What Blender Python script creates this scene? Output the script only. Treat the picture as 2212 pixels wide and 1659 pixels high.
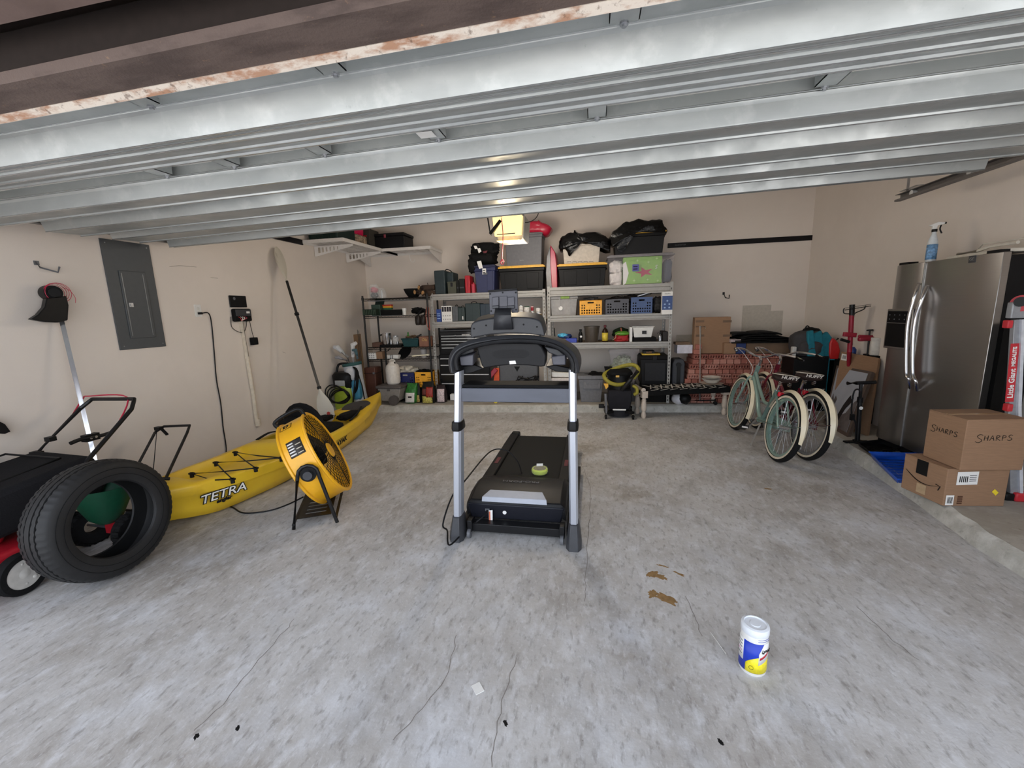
import bpy, math, random
from mathutils import Vector, Matrix, noise
random.seed(7)
for o in list(bpy.data.objects): bpy.data.objects.remove(o)
SC = bpy.context.scene
COL = SC.collection
PI = math.pi
# ---------------------------------------------------------------- camera
FPX, CXP, CYP, CAMZ = 900.0, 1106.0, 829.5, 1.45
_y, _p, _r = [math.radians(a) for a in (11.08, 9.89, -1.67)]
FW = Vector((-math.sin(_y)*math.cos(_p), math.cos(_y)*math.cos(_p), -math.sin(_p)))
_rr = Vector((math.cos(_y), math.sin(_y), 0)); _uu = _rr.cross(FW)
RT = math.cos(_r)*_rr + math.sin(_r)*_uu
UP = -math.sin(_r)*_rr + math.cos(_r)*_uu
CAM = Vector((0, 0, CAMZ))
cd = bpy.data.cameras.new('camera'); cam = bpy.data.objects.new('camera', cd); COL.objects.link(cam)
m3 = Matrix((RT, UP, -FW)).transposed()
cam.matrix_world = Matrix.Translation(CAM) @ m3.to_4x4()
cd.sensor_width = 36; cd.lens = FPX/2212*36; cd.clip_start = .02; cd.clip_end = 200
SC.camera = cam
# ---------------------------------------------------------------- light
w = bpy.data.worlds.new('sky'); SC.world = w; w.use_nodes = True
nt = w.node_tree; nt.nodes.clear()
wo = nt.nodes.new('ShaderNodeOutputWorld'); bg = nt.nodes.new('ShaderNodeBackground'); sk = nt.nodes.new('ShaderNodeTexSky')
sk.sky_type = 'NISHITA'; sk.sun_disc = False; sk.sun_elevation = math.radians(48); sk.sun_rotation = math.radians(20)
sk.air_density = 1.2; sk.dust_density = 3.5
hz = nt.nodes.new('ShaderNodeMixRGB'); hz.inputs[0].default_value = .62; hz.inputs[2].default_value = (1.55, 1.62, 1.75, 1)
sm = nt.nodes.new('ShaderNodeMixRGB'); sm.blend_type = 'MULTIPLY'; sm.inputs[0].default_value = 1; sm.inputs[2].default_value = (.22, .22, .22, 1)
nt.links.new(sk.outputs[0], sm.inputs[1]); nt.links.new(sm.outputs[0], hz.inputs[1]); nt.links.new(hz.outputs[0], bg.inputs[0])
nt.links.new(bg.outputs[0], wo.inputs[0]); bg.inputs[1].default_value = 1.0
sun = bpy.data.lights.new('sun', 'SUN'); sun.energy = 13.0; sun.angle = math.radians(2); sun.color = (1, .97, .93)
so = bpy.data.objects.new('sun', sun); COL.objects.link(so); so.location = (2, 14, 14)
so.rotation_euler = (math.radians(-42), 0, math.radians(-14))      # behind the house: lights the driveway, not the garage
SC.view_settings.view_transform = 'Standard'; SC.view_settings.look = 'None'; SC.view_settings.gamma = 1
SC.view_settings.use_curve_mapping = False; SC.view_settings.exposure = 1.08
# ---------------------------------------------------------------- pixel -> place
def ray(x, y): return RT*((x-CXP)/FPX) - UP*((y-CYP)/FPX) + FW
def F(x, y, z=0.0):
    d = ray(x, y); return CAM + d*((z-CAMZ)/d.z)
def AY(x, y, Y):
    d = ray(x, y); return CAM + d*(Y/d.y)
def AX(x, y, X):
    d = ray(x, y); return CAM + d*(X/d.x)
def RC(x0, x1, yt, yb, Y):
    xm, ym = (x0+x1)/2, (yt+yb)/2
    return AY(x0, ym, Y).x, AY(x1, ym, Y).x, AY(xm, yb, Y).z, AY(xm, yt, Y).z
# ---------------------------------------------------------------- materials
def lin(c):
    c = c/255.0
    return c/12.92 if c <= .04045 else ((c+.055)/1.055)**2.4
MC = {}
def pm(name, rgb, rough=.55, metal=0, bump=0.0, scale=30, var=.10, alpha=1, trans=0, emit=0, coat=0, stretch=None):
    if name in MC: return MC[name]
    m = bpy.data.materials.new(name); m.use_nodes = True; t = m.node_tree; b = t.nodes['Principled BSDF']
    c = (lin(rgb[0]), lin(rgb[1]), lin(rgb[2]), 1)
    tc = t.nodes.new('ShaderNodeTexCoord'); n = t.nodes.new('ShaderNodeTexNoise'); n.inputs['Scale'].default_value = scale
    n.inputs['Detail'].default_value = 4
    if stretch:
        mp = t.nodes.new('ShaderNodeMapping'); mp.inputs['Scale'].default_value = stretch
        t.links.new(tc.outputs['Object'], mp.inputs[0]); t.links.new(mp.outputs[0], n.inputs['Vector'])
    else: t.links.new(tc.outputs['Object'], n.inputs['Vector'])
    r = t.nodes.new('ShaderNodeValToRGB')
    r.color_ramp.elements[0].position = .3; r.color_ramp.elements[1].position = .7
    r.color_ramp.elements[0].color = tuple(max(0, x*(1-var)) for x in c[:3])+(1,)
    r.color_ramp.elements[1].color = tuple(min(1, x*(1+var)) for x in c[:3])+(1,)
    t.links.new(n.outputs['Fac'], r.inputs[0]); t.links.new(r.outputs[0], b.inputs['Base Color'])
    b.inputs['Roughness'].default_value = rough; b.inputs['Metallic'].default_value = metal
    if max(c[:3]) < .035 and not metal: b.inputs['Specular IOR Level'].default_value = .22
    if coat: b.inputs['Coat Weight'].default_value = coat
    if trans: b.inputs['Transmission Weight'].default_value = trans; b.inputs['IOR'].default_value = 1.25
    if alpha < 1: b.inputs['Alpha'].default_value = alpha
    if emit: b.inputs['Emission Color'].default_value = c; b.inputs['Emission Strength'].default_value = emit
    if bump:
        bp = t.nodes.new('ShaderNodeBump'); bp.inputs['Strength'].default_value = bump; bp.inputs['Distance'].default_value = .01
        t.links.new(n.outputs['Fac'], bp.inputs['Height']); t.links.new(bp.outputs[0], b.inputs['Normal'])
    MC[name] = m; return m
def multi_noise(name, rough, layers, bump=.2, metal=0, bscale=60, rvar=None):
    """layers: base rgb, then (rgb, scale, lo, hi, detail, stretch)"""
    m = bpy.data.materials.new(name); m.use_nodes = True; t = m.node_tree; b = t.nodes['Principled BSDF']
    tc = t.nodes.new('ShaderNodeTexCoord')
    def nz(scale, detail, stretch, rotz=0):
        mp = t.nodes.new('ShaderNodeMapping'); mp.inputs['Scale'].default_value = stretch or (1, 1, 1); mp.inputs['Rotation'].default_value = (0, 0, rotz)
        t.links.new(tc.outputs['Object'], mp.inputs[0])
        n = t.nodes.new('ShaderNodeTexNoise'); n.inputs['Scale'].default_value = scale; n.inputs['Detail'].default_value = detail; n.inputs['Roughness'].default_value = .62
        t.links.new(mp.outputs[0], n.inputs['Vector']); return n
    rgb = t.nodes.new('ShaderNodeRGB'); rgb.outputs[0].default_value = tuple(lin(x) for x in layers[0])+(1,)
    cur = rgb.outputs[0]
    for (c, sc, lo, hi, amt, st, rz) in layers[1:]:
        n = nz(sc, 6, st, rz); r = t.nodes.new('ShaderNodeMapRange'); r.inputs[1].default_value = lo; r.inputs[2].default_value = hi; r.inputs[4].default_value = amt
        t.links.new(n.outputs['Fac'], r.inputs[0])
        mx = t.nodes.new('ShaderNodeMixRGB'); mx.inputs[2].default_value = tuple(lin(x) for x in c)+(1,)
        t.links.new(r.outputs[0], mx.inputs[0]); t.links.new(cur, mx.inputs[1]); cur = mx.outputs[0]
    t.links.new(cur, b.inputs['Base Color'])
    b.inputs['Roughness'].default_value = rough; b.inputs['Metallic'].default_value = metal
    if rvar:
        n = nz(rvar[0], 4, None); r = t.nodes.new('ShaderNodeMapRange'); r.inputs[3].default_value = rvar[1]; r.inputs[4].default_value = rvar[2]
        r.inputs[1].default_value = .35; r.inputs[2].default_value = .65
        t.links.new(n.outputs['Fac'], r.inputs[0]); t.links.new(r.outputs[0], b.inputs['Roughness'])
    if bump:
        n = nz(bscale, 5, None); bp = t.nodes.new('ShaderNodeBump'); bp.inputs['Strength'].default_value = bump; bp.inputs['Distance'].default_value = .004
        t.links.new(n.outputs['Fac'], bp.inputs['Height']); t.links.new(bp.outputs[0], b.inputs['Normal'])
    MC[name] = m; return m
# ---------------------------------------------------------------- mesh builder
def basis(n, up=Vector((0, 0, 1))):
    n = Vector(n).normalized()
    a = n.cross(up)
    if a.length < 1e-4: a = n.cross(Vector((1, 0, 0)))
    a.normalize(); return a, n.cross(a).normalized() * -1, n      # right, up, normal
class MB:
    def __init__(s, M=None): s.v = []; s.f = []; s.M = M or Matrix(); s.mi = []; s.cm = 0
    def add(s, vs, fs):
        k = len(s.v); s.v += [s.M @ Vector(v) for v in vs]; s.f += [tuple(i+k for i in f) for f in fs]; s.mi += [s.cm]*len(fs); return s
    def box(s, a, b, t=(0, 0), tb=None):
        """box from corner a to b; t = inset of the bottom face (taper)"""
        x0, y0, z0 = a; x1, y1, z1 = b; tx, ty = t
        vs = [(x0+tx, y0+ty, z0), (x1-tx, y0+ty, z0), (x1-tx, y1-ty, z0), (x0+tx, y1-ty, z0), (x0, y0, z1), (x1, y0, z1), (x1, y1, z1), (x0, y1, z1)]
        return s.add(vs, [(3, 2, 1, 0), (4, 5, 6, 7), (0, 1, 5, 4), (1, 2, 6, 5), (2, 3, 7, 6), (3, 0, 4, 7)])
    def cb(s, c, d, R=None):
        """centred box with optional 3x3 rotation"""
        hx, hy, hz_ = d[0]/2, d[1]/2, d[2]/2
        vs = [Vector((x*hx, y*hy, z*hz_)) for z in (-1, 1) for x, y in ((-1, -1), (1, -1), (1, 1), (-1, 1))]
        if R is not None: vs = [R @ v for v in vs]
        return s.add([Vector(c)+v for v in vs], [(3, 2, 1, 0), (4, 5, 6, 7), (0, 1, 5, 4), (1, 2, 6, 5), (2, 3, 7, 6), (3, 0, 4, 7)])
    def bar(s, p, q, wd, th, up=(0, 0, 1)):
        p, q = Vector(p), Vector(q); n = (q-p).normalized(); a, u, _ = basis(n, Vector(up))
        vs = [e+a*(i*wd/2)+u*(j*th/2) for e in (p, q) for i, j in ((-1, -1), (1, -1), (1, 1), (-1, 1))]
        return s.add(vs, [(3, 2, 1, 0), (4, 5, 6, 7), (0, 1, 5, 4), (1, 2, 6, 5), (2, 3, 7, 6), (3, 0, 4, 7)])
    def cyl(s, p, q, r0, r1=None, n=16, cap=True):
        r1 = r0 if r1 is None else r1; p, q = Vector(p), Vector(q); a, u, _ = basis(q-p)
        vs = []
        for e, r in ((p, r0), (q, r1)):
            vs += [e+(a*math.cos(2*PI*i/n)+u*math.sin(2*PI*i/n))*r for i in range(n)]
        fs = [(i, (i+1) % n, n+(i+1) % n, n+i) for i in range(n)]
        if cap: fs += [tuple(range(n-1, -1, -1)), tuple(range(n, 2*n))]
        return s.add(vs, fs)
    def tube(s, pts, r, n=8, closed=False, flat=1.0):
        pts = [Vector(p) for p in pts]; N = len(pts)
        rs = r if isinstance(r, (list, tuple)) else [r]*N
        vs = []; pu = None
        for i, p in enumerate(pts):
            if closed: t = pts[(i+1) % N]-pts[i-1]
            else: t = pts[min(i+1, N-1)]-pts[max(i-1, 0)]
            if t.length < 1e-9: t = Vector((0, 0, 1))
            t.normalize()
            if pu is None: a, u, _ = basis(t)
            else:
                a = pu-t*pu.dot(t)
                if a.length < 1e-5: a, u, _ = basis(t)
                a.normalize(); u = t.cross(a)
            pu = a
            vs += [p+(a*math.cos(2*PI*k/n)+u*math.sin(2*PI*k/n)*flat)*rs[i] for k in range(n)]
        fs = []
        for i in range(N if closed else N-1):
            j = (i+1) % N
            fs += [(i*n+k, i*n+(k+1) % n, j*n+(k+1) % n, j*n+k) for k in range(n)]
        if not closed: fs += [tuple(range(n-1, -1, -1)), tuple(range((N-1)*n, N*n))]
        return s.add(vs, fs)
    def lathe(s, prof, o=(0, 0, 0), ax=(0, 0, 1), n=24, sx=1, sy=1, cap=True, closed=False):
        o = Vector(o); a, u, t = basis(ax); vs = []
        if abs(t.z) > .999: a, u = Vector((1, 0, 0)), Vector((0, 1 if t.z > 0 else -1, 0))
        for r, h in prof: vs += [o+t*h+a*(math.cos(2*PI*i/n)*r*sx)+u*(math.sin(2*PI*i/n)*r*sy) for i in range(n)]
        fs = []; P = len(prof)
        for j in range(P if closed else P-1):
            k = (j+1) % P
            fs += [(j*n+i, j*n+(i+1) % n, k*n+(i+1) % n, k*n+i) for i in range(n)]
        if cap and not closed: fs += [tuple(range(n-1, -1, -1)), tuple(range((P-1)*n, P*n))]
        return s.add(vs, fs)
    def prism(s, pts, ext):
        """planar polygon (3D points) extruded by vector ext"""
        pts = [Vector(p) for p in pts]; e = Vector(ext); n = len(pts)
        return s.add(pts+[p+e for p in pts], [tuple(range(n-1, -1, -1)), tuple(range(n, 2*n))]+[(i, (i+1) % n, n+(i+1) % n, n+i) for i in range(n)])
    def loft(s, rings, cap=True, closed=True):
        n = len(rings[0]); vs = [Vector(p) for r in rings for p in r]; fs = []
        for j in range(len(rings)-1):
            for i in range(n if closed else n-1): fs.append((j*n+i, j*n+(i+1) % n, (j+1)*n+(i+1) % n, (j+1)*n+i))
        if cap and closed: fs += [tuple(range(n-1, -1, -1)), tuple(range((len(rings)-1)*n, len(rings)*n))]
        return s.add(vs, fs)
    def blob(s, c, d, amp=.15, fr=2.0, seed=0, nu=24, nv=14, sq=1.0):
        """lumpy ellipsoid; sq<1 makes it boxier"""
        vs = []; c = Vector(c)
        def pw(x): return math.copysign(abs(x)**sq, x)
        for j in range(nv+1):
            th = PI*j/nv
            for i in range(nu):
                ph = 2*PI*i/nu
                u = Vector((pw(math.cos(ph))*pw(math.sin(th)), pw(math.sin(ph))*pw(math.sin(th)), -pw(math.cos(th))))
                k = 1+amp*noise.noise(u*fr+Vector((seed*7.1, seed*3.3, 0)))*2+amp*.5*noise.noise(u*fr*3+Vector((seed, 0, 9)))
                vs.append(c+Vector((u.x*d[0]/2, u.y*d[1]/2, u.z*d[2]/2))*k)
        fs = [(j*nu+i, j*nu+(i+1) % nu, (j+1)*nu+(i+1) % nu, (j+1)*nu+i) for j in range(nv) for i in range(nu)]
        return s.add(vs, fs)
    def outlet(s, name, mats, ang=35, bevel=0, seg=2, solid=0):
        me = bpy.data.meshes.new(name); me.from_pydata(s.v, [], s.f); me.validate()
        mats = mats if isinstance(mats, (list, tuple)) else [mats]
        for m in mats: me.materials.append(m)
        if len(mats) > 1 and len(me.polygons) == len(s.mi):
            for p, k in zip(me.polygons, s.mi): p.material_index = k
        import bmesh
        b = bmesh.new(); b.from_mesh(me); bmesh.ops.recalc_face_normals(b, faces=b.faces)
        b.to_mesh(me); b.free()
        me.shade_smooth(); me.set_sharp_from_angle(angle=math.radians(ang))
        o = bpy.data.objects.new(name, me); COL.objects.link(o)
        if solid:
            md = o.modifiers.new('solid', 'SOLIDIFY'); md.thickness = solid; md.offset = 0
        if bevel:
            md = o.modifiers.new('bevel', 'BEVEL'); md.width = bevel; md.segments = seg; md.limit_method = 'ANGLE'; md.angle_limit = math.radians(40)
        return o
def shift(me, off):
    me.transform(Matrix.Translation(-Vector(off)))
def tag(o, label=None, cat=None, group=None, kind=None):
    if label: o['label'] = label
    if cat: o['category'] = cat
    if group: o['group'] = group
    if kind: o['kind'] = kind
    return o
def thing(name, label, cat, loc, group=None, R=None):
    """empty at the thing's base; parts are given in world coordinates unless local=True"""
    o = bpy.data.objects.new(name, None); COL.objects.link(o); o.empty_display_size = .05
    M = Matrix.Translation(Vector(loc)) @ (R.to_4x4() if R is not None else Matrix())
    o.matrix_world = M; OM[o.name] = M
    return tag(o, label, cat, group)
OM = {}
def part(t, name, mb, mat, label=None, local=False, **k):
    o = mb.outlet(name, mat, **k)
    if not local: o.data.transform(OM[t.name].inverted())
    o.parent = t; OM[o.name] = OM[t.name]
    if label: o['label'] = label
    return o
def solo(name, mb, mat, label, cat, group=None, **k):
    o = mb.outlet(name, mat, **k)
    xs = [v.co for v in o.data.vertices]
    c = Vector(((min(p.x for p in xs)+max(p.x for p in xs))/2, (min(p.y for p in xs)+max(p.y for p in xs))/2, min(p.z for p in xs)))
    shift(o.data, c); o.location = c; OM[o.name] = Matrix.Translation(c)
    return tag(o, label, cat, group)
def struct(name, mb, mat, parent=None, **k):
    o = mb.outlet(name, mat, **k); OM[o.name] = Matrix()
    if parent: o.parent = parent
    else: o['kind'] = 'structure'
    return o
def dup(root, loc, rz=0, label=None, group=None):
    r = root.copy(); COL.objects.link(r); M = Matrix.Translation(Vector(loc)) @ Matrix.Rotation(rz, 4, 'Z')
    r.matrix_world = M; OM[r.name] = M
    if label: r['label'] = label
    if group: r['group'] = group
    for ch in [c for c in bpy.data.objects if c.parent == root]:
        c = ch.copy(); COL.objects.link(c); c.parent = r
        for g in [q for q in bpy.data.objects if q.parent == ch]:
            d = g.copy(); COL.objects.link(d); d.parent = c
    return r
def cr(pts, k=8, closed=False):
    """Catmull-Rom through points"""
    pts = [Vector(p) for p in pts]; N = len(pts); out = []
    for i in range(N if closed else N-1):
        if closed: a, b, c, d = pts[i-1], pts[i], pts[(i+1) % N], pts[(i+2) % N]
        else: a, b, c, d = pts[max(i-1, 0)], pts[i], pts[i+1], pts[min(i+2, N-1)]
        for j in range(k):
            t = j/k
            out.append(.5*((2*b)+(c-a)*t+(2*a-5*b+4*c-d)*t*t+(3*b-a-3*c+d)*t**3))
    if not closed: out.append(pts[-1])
    return out
def curve_mesh(cu):
    o = bpy.data.objects.new('tmp', cu); COL.objects.link(o)
    dg = bpy.context.evaluated_depsgraph_get(); me = bpy.data.meshes.new_from_object(o.evaluated_get(dg))
    bpy.data.objects.remove(o); return me
def holed(outer, holes, th):
    """2D plate with holes (x,y) of thickness th along z: returns verts, faces"""
    cu = bpy.data.curves.new('c', 'CURVE'); cu.dimensions = '2D'; cu.fill_mode = 'BOTH'; cu.extrude = th/2
    for poly in [outer]+holes:
        sp = cu.splines.new('POLY'); sp.points.add(len(poly)-1); sp.use_cyclic_u = True
        for k, (x, y) in enumerate(poly): sp.points[k].co = (x, y, 0, 1)
    me = curve_mesh(cu); r = ([v.co.copy() for v in me.vertices], [tuple(p.vertices) for p in me.polygons])
    bpy.data.meshes.remove(me); bpy.data.curves.remove(cu); return r
def rect(x0, y0, x1, y1): return [(x0, y0), (x1, y0), (x1, y1), (x0, y1)]
def circ(x, y, r, n=12): return [(x+r*math.cos(2*PI*i/n), y+r*math.sin(2*PI*i/n)) for i in range(n)]
def rrect(x0, y0, x1, y1, r, n=4):
    out = []
    for cx, cy, a0 in ((x1-r, y1-r, 0), (x0+r, y1-r, 90), (x0+r, y0+r, 180), (x1-r, y0+r, 270)):
        out += [(cx+r*math.cos(math.radians(a0+90*k/n)), cy+r*math.sin(math.radians(a0+90*k/n))) for k in range(n+1)]
    return out
def plate(mb, o, ax, ay, vf):
    """put a holed() result on plane at o with axes ax, ay"""
    ax, ay = Vector(ax).normalized(), Vector(ay).normalized(); az = ax.cross(ay); o = Vector(o)
    return mb.add([o+ax*v[0]+ay*v[1]+az*v[2] for v in vf[0]], vf[1])
FONT = None
def text(t, name, s, size, mat, o, ax, ay, bold=.0, shear=0, ext=.0006, label=None, align='CENTER', sx=1.0, local=False, parent=None):
    cu = bpy.data.curves.new('t', 'FONT'); cu.body = s; cu.size = size; cu.align_x = align; cu.align_y = 'CENTER'; cu.extrude = ext; cu.offset = bold; cu.shear = shear; cu.resolution_u = 3
    me = curve_mesh(cu); bpy.data.curves.remove(cu)
    ax, ay = Vector(ax).normalized(), Vector(ay).normalized(); az = ax.cross(ay); o = Vector(o)
    mb = MB(); mb.add([o+ax*(v.co.x*sx)+ay*v.co.y+az*v.co.z for v in me.vertices], [tuple(p.vertices) for p in me.polygons])
    return part(t, name, mb, mat, label=label, local=local)
# common materials
BLACK = pm('black_plastic', (20, 20, 21), .45, var=.15)
BLACKM = pm('black_matte', (14, 14, 15), .8, bump=.1, var=.2)
BLACKMET = pm('black_metal', (24, 24, 26), .4, metal=.3)
DGREY = pm('dark_grey_plastic', (58, 59, 63), .45)
MGREY = pm('mid_grey_plastic', (98, 99, 103), .5)
WHITE = pm('white_plastic', (225, 224, 220), .4, var=.04)
CHROME = pm('chrome', (215, 215, 218), .15, metal=1, var=.03)
STEEL = pm('steel', (170, 172, 176), .35, metal=.9)
ALU = pm('brushed_aluminium', (196, 200, 210), .32, metal=.55, var=.05, stretch=(60, 60, 2))
YEL = pm('yellow_plastic', (232, 174, 50), .4, var=.05)
RED = pm('red_paint', (178, 28, 42), .4)
CARD = pm('cardboard', (146, 114, 88), .85, bump=.08, scale=8, var=.07, stretch=(2, 2, 14))
CARDD = pm('dark_cardboard', (112, 90, 72), .85, bump=.08, scale=8, var=.08)
RUB = pm('rubber', (17, 17, 18), .8, bump=.15, scale=90, var=.2)
PRINTW = pm('paper_white', (232, 231, 228), .6, var=.02)
INK = pm('black_ink', (15, 15, 16), .6)
# ================================================================ setting
XL, XR, YB, ZC = -3.9, 3.06, 6.9, 3.05
WALL = multi_noise('painted_drywall', .85, [(224, 214, 204), ((213, 202, 192), 1.1, .45, .75, .5, None, 0), ((234, 224, 215), 3, .5, .8, .4, None, 0), ((160, 150, 143), 9, .72, .8, .3, None, 0)], bump=.12, bscale=120)
CONC = multi_noise('concrete_floor', .62, [(188, 186, 184),
    ((146, 138, 128), .9, .42, .62, .65, None, 0), ((205, 208, 214), 2.3, .5, .7, .6, None, .5),
    ((132, 126, 118), 5, .5, .7, .45, (1, .5, 1), .9), ((216, 217, 220), 16, .5, .7, .5, (1, .55, 1), -.6), ((116, 110, 104), 40, .53, .68, .55, (1, .4, 1), .4), ((224, 224, 226), 75, .56, .68, .3, (1, .5, 1), .9), ((70, 64, 58), 26, .70, .75, .8, None, 0)],
    bump=.45, bscale=38, rvar=(5, .5, .8))
CONC2 = multi_noise('concrete_slab', .75, [(172, 166, 156), ((140, 132, 120), 2, .42, .62, .7, None, 0), ((196, 192, 184), 8, .5, .7, .5, None, 0), ((104, 96, 86), 30, .6, .72, .5, None, 0)], bump=.4, bscale=50)
CURB = multi_noise('rough_concrete', .85, [(176, 173, 165), ((206, 204, 198), 9, .45, .65, .7, None, 0), ((140, 136, 128), 24, .55, .7, .6, None, 0)], bump=.8, bscale=40)
BROWN = multi_noise('brown_trim_paint', .7, [(112, 94, 88), ((96, 80, 74), 6, .45, .65, .7, None, 0)], bump=.15)
fl = struct('floor', MB().box((XL-.2, .3, -.15), (XR+.2, YB+.2, 0)), CONC)
struct('driveway', MB().box((-14, -24, -.17), (14, .285, -.02)), CONC)
struct('wall_left', MB().box((XL-.15, .75, 0), (XL, YB, ZC)), WALL)
struct('wall_right', MB().box((XR, .75, 0), (XR+.15, YB, ZC)), WALL)
wb = struct('wall_back', MB().box((XL-.15, YB, 0), (XR+.15, YB+.15, ZC)), WALL)
CEIL = pm('ceiling_paint', (234, 228, 220), .9, bump=.05)
struct('ceiling', MB().box((XL-.15, .75, ZC), (XR+.15, YB+.15, ZC+.15)), CEIL)
# front wall with the door opening, brown header and jambs
hd = MB()
hd.prism([(XL-.15, 1.0, 2.24), (XR+.15, 1.0, 2.28), (XR+.15, 1.0, ZC+.15), (XL-.15, 1.0, ZC+.15)], (0, -.3, 0))
struct('wall_front', MB().box((XL-.6, .7, 0), (-3.55, 1.0, 3.2)).box((2.72, .7, 0), (XR+.7, 1.0, 3.2)), WALL)
struct('trim_1', hd, BROWN)
struct('roof_eave', MB().box((XL-1.2, -.1, 2.75), (XR+1.2, .7, 2.9)), BROWN)
# raised slab along the back and right walls
sl = [F(820, 891), F(1100, 891), F(1558, 891)]
cor = Vector((2.42, sl[2].y+.06, 0))
edge = [Vector((XL, sl[0].y-.06, 0)), sl[0], sl[1], sl[2], cor, F(1790, 960), F(1975, 1085), F(2110, 1185), F(2212, 1250), Vector((2.1, 1.0, 0))]
poly = edge+[Vector((XR, 1.0, 0)), Vector((XR, YB, 0)), Vector((XL, YB, 0))]
def rough_edge(e, k=14, amp=.006):
    out = []
    for a, b in zip(e[:-1], e[1:]):
        for i in range(k):
            p = a.lerp(b, i/k); out.append(p+Vector((noise.noise(p*5), noise.noise(p*5+Vector((9, 0, 0))), 0))*amp)
    out.append(e[-1]); return out
re_ = rough_edge(edge)
inner = []
for i, p in enumerate(re_):
    t = (re_[min(i+1, len(re_)-1)]-re_[max(i-1, 0)]).normalized(); nrm = Vector((-t.y, t.x, 0))
    if nrm.dot(Vector((1, 1, 0))) < 0: nrm = -nrm
    inner.append(p+nrm*(.05+.02*noise.noise(p*9))+Vector((0, 0, .1)))
struct('step_slab', MB().prism([Vector((p.x, p.y, .0)) for p in inner]+poly[-3:], (0, 0, .1)), CONC2)
cm = MB(); n_ = len(re_)
vs = re_+[p+Vector((0, 0, .004)) for p in inner]+[Vector((a.x*.6+b.x*.4, a.y*.6+b.y*.4, .085+.008*noise.noise(a*12))) for a, b in zip(re_, inner)]
cm.add(vs, [(i, i+1, 2*n_+i+1, 2*n_+i) for i in range(n_-1)]+[(2*n_+i, 2*n_+i+1, n_+i+1, n_+i) for i in range(n_-1)])
struct('trim_2', cm, CURB)
# marks on the floor
MUD = pm('mud_stain', (136, 106, 66), .9, bump=.3, scale=40, var=.2)
DSTAIN = pm('damp_stain', (128, 118, 112), .8, scale=40, var=.15)
def splat(c, rx, ry, ang, mat, name, seed, h=.0012, rag=.25):
    mb = MB(); n = 40; c = Vector(c); vs = [c+Vector((0, 0, h))]
    for i in range(n):
        a = 2*PI*i/n; k = 1+rag*noise.noise(Vector((math.cos(a)*2.2, math.sin(a)*2.2, seed)))*1.6+rag*.6*noise.noise(Vector((math.cos(a)*7, math.sin(a)*7, seed+5)))
        x, y = rx*k*math.cos(a), ry*k*math.sin(a)
        vs.append(c+Vector((x*math.cos(ang)-y*math.sin(ang), x*math.sin(ang)+y*math.cos(ang), 0)))
    mb.add(vs, [(0, 1+i, 1+(i+1) % n) for i in range(n)]); return struct(name, mb, mat, fl)
for k, (x, y, rx, ry, an) in enumerate(((1409, 1240, .040, .022, .7), (1427, 1246, .035, .020, -.5), (1410, 1283, .03, .022, 1.2), (1440, 1293, .055, .028, -.6), (1468, 1240, .03, .010, -.6), (1430, 1222, .03, .008, -.4), (1658, 1056, .03, .012, -.1))):
    splat(F(x, y), rx, ry, an, MUD, 'mud_stain', k*3.1, rag=.4)
for x, y, s in ((1032, 1487, .02),):
    p = F(x, y, .002); struct('paper_scrap', MB().cb(p, (.035, .045, .003), Matrix.Rotation(.7, 3, 'Z')), WHITE, fl)
for x, y in ((1557, 1603), (1092, 1562), (513, 1573), (425, 1590)):
    splat(F(x, y), .007, .012, .5, INK, 'oil_spot', x*.3, h=.0012, rag=.35)
CRK = pm('crack_dark', (128, 122, 116), .95)
for pts in (((985, 1372), (975, 1420), (960, 1470), (900, 1545), (850, 1600)), ((640, 1335), (560, 1425), (480, 1520), (420, 1580)), ((1115, 1420), (1090, 1500), (1070, 1600), (1060, 1655)), ((1480, 1290), (1500, 1330), (1515, 1375)), ((1255, 1000), (1275, 1060), (1270, 1170), (1262, 1300)), ((1850, 1310), (1920, 1375), (1990, 1430))):
    q = cr([F(x, y) for x, y in pts], 10); mb = MB(); vs = []
    for i, p in enumerate(q):
        p = p+Vector((noise.noise(p*20), noise.noise(p*20+Vector((5, 5, 5))), 0))*.012; wv = .0012+.001*abs(noise.noise(p*30))
        t = (q[min(i+1, len(q)-1)]-q[max(i-1, 0)]).normalized(); nr = Vector((-t.y, t.x, 0))*wv
        vs += [p-nr+Vector((0, 0, .0008)), p+nr+Vector((0, 0, .0008))]
    mb.add(vs, [(2*i, 2*i+1, 2*i+3, 2*i+2) for i in range(len(q)-1)]); struct('crack', mb, CRK, fl)
q = cr([F(1535, 1367), F(1548, 1385), F(1560, 1402), F(1568, 1413)], 6)
struct('thread', MB().tube([p+Vector((0, 0, .002)) for p in q], .0015, 5), WHITE, fl)
# unpainted drywall patches on the back wall
PATCH = pm('drywall_patch', (190, 182, 170), .9, var=.06)
x0, x1, z0, z1 = RC(1603, 1690, 672, 712, YB-.002)
struct('wall_patch', MB().box((x0, YB-.006, z0-.1), (x1, YB, z1)).box((x0, YB-.006, z1), (x0+(x1-x0)*.7, YB, AY(1640, 659, YB).z)), PATCH, wb)
x0, x1, z0, z1 = RC(1461, 1500, 723, 745, YB-.002)
struct('wall_patch', MB().box((x0, YB-.006, z0), (x1, YB, z1)), PATCH, wb)

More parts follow.
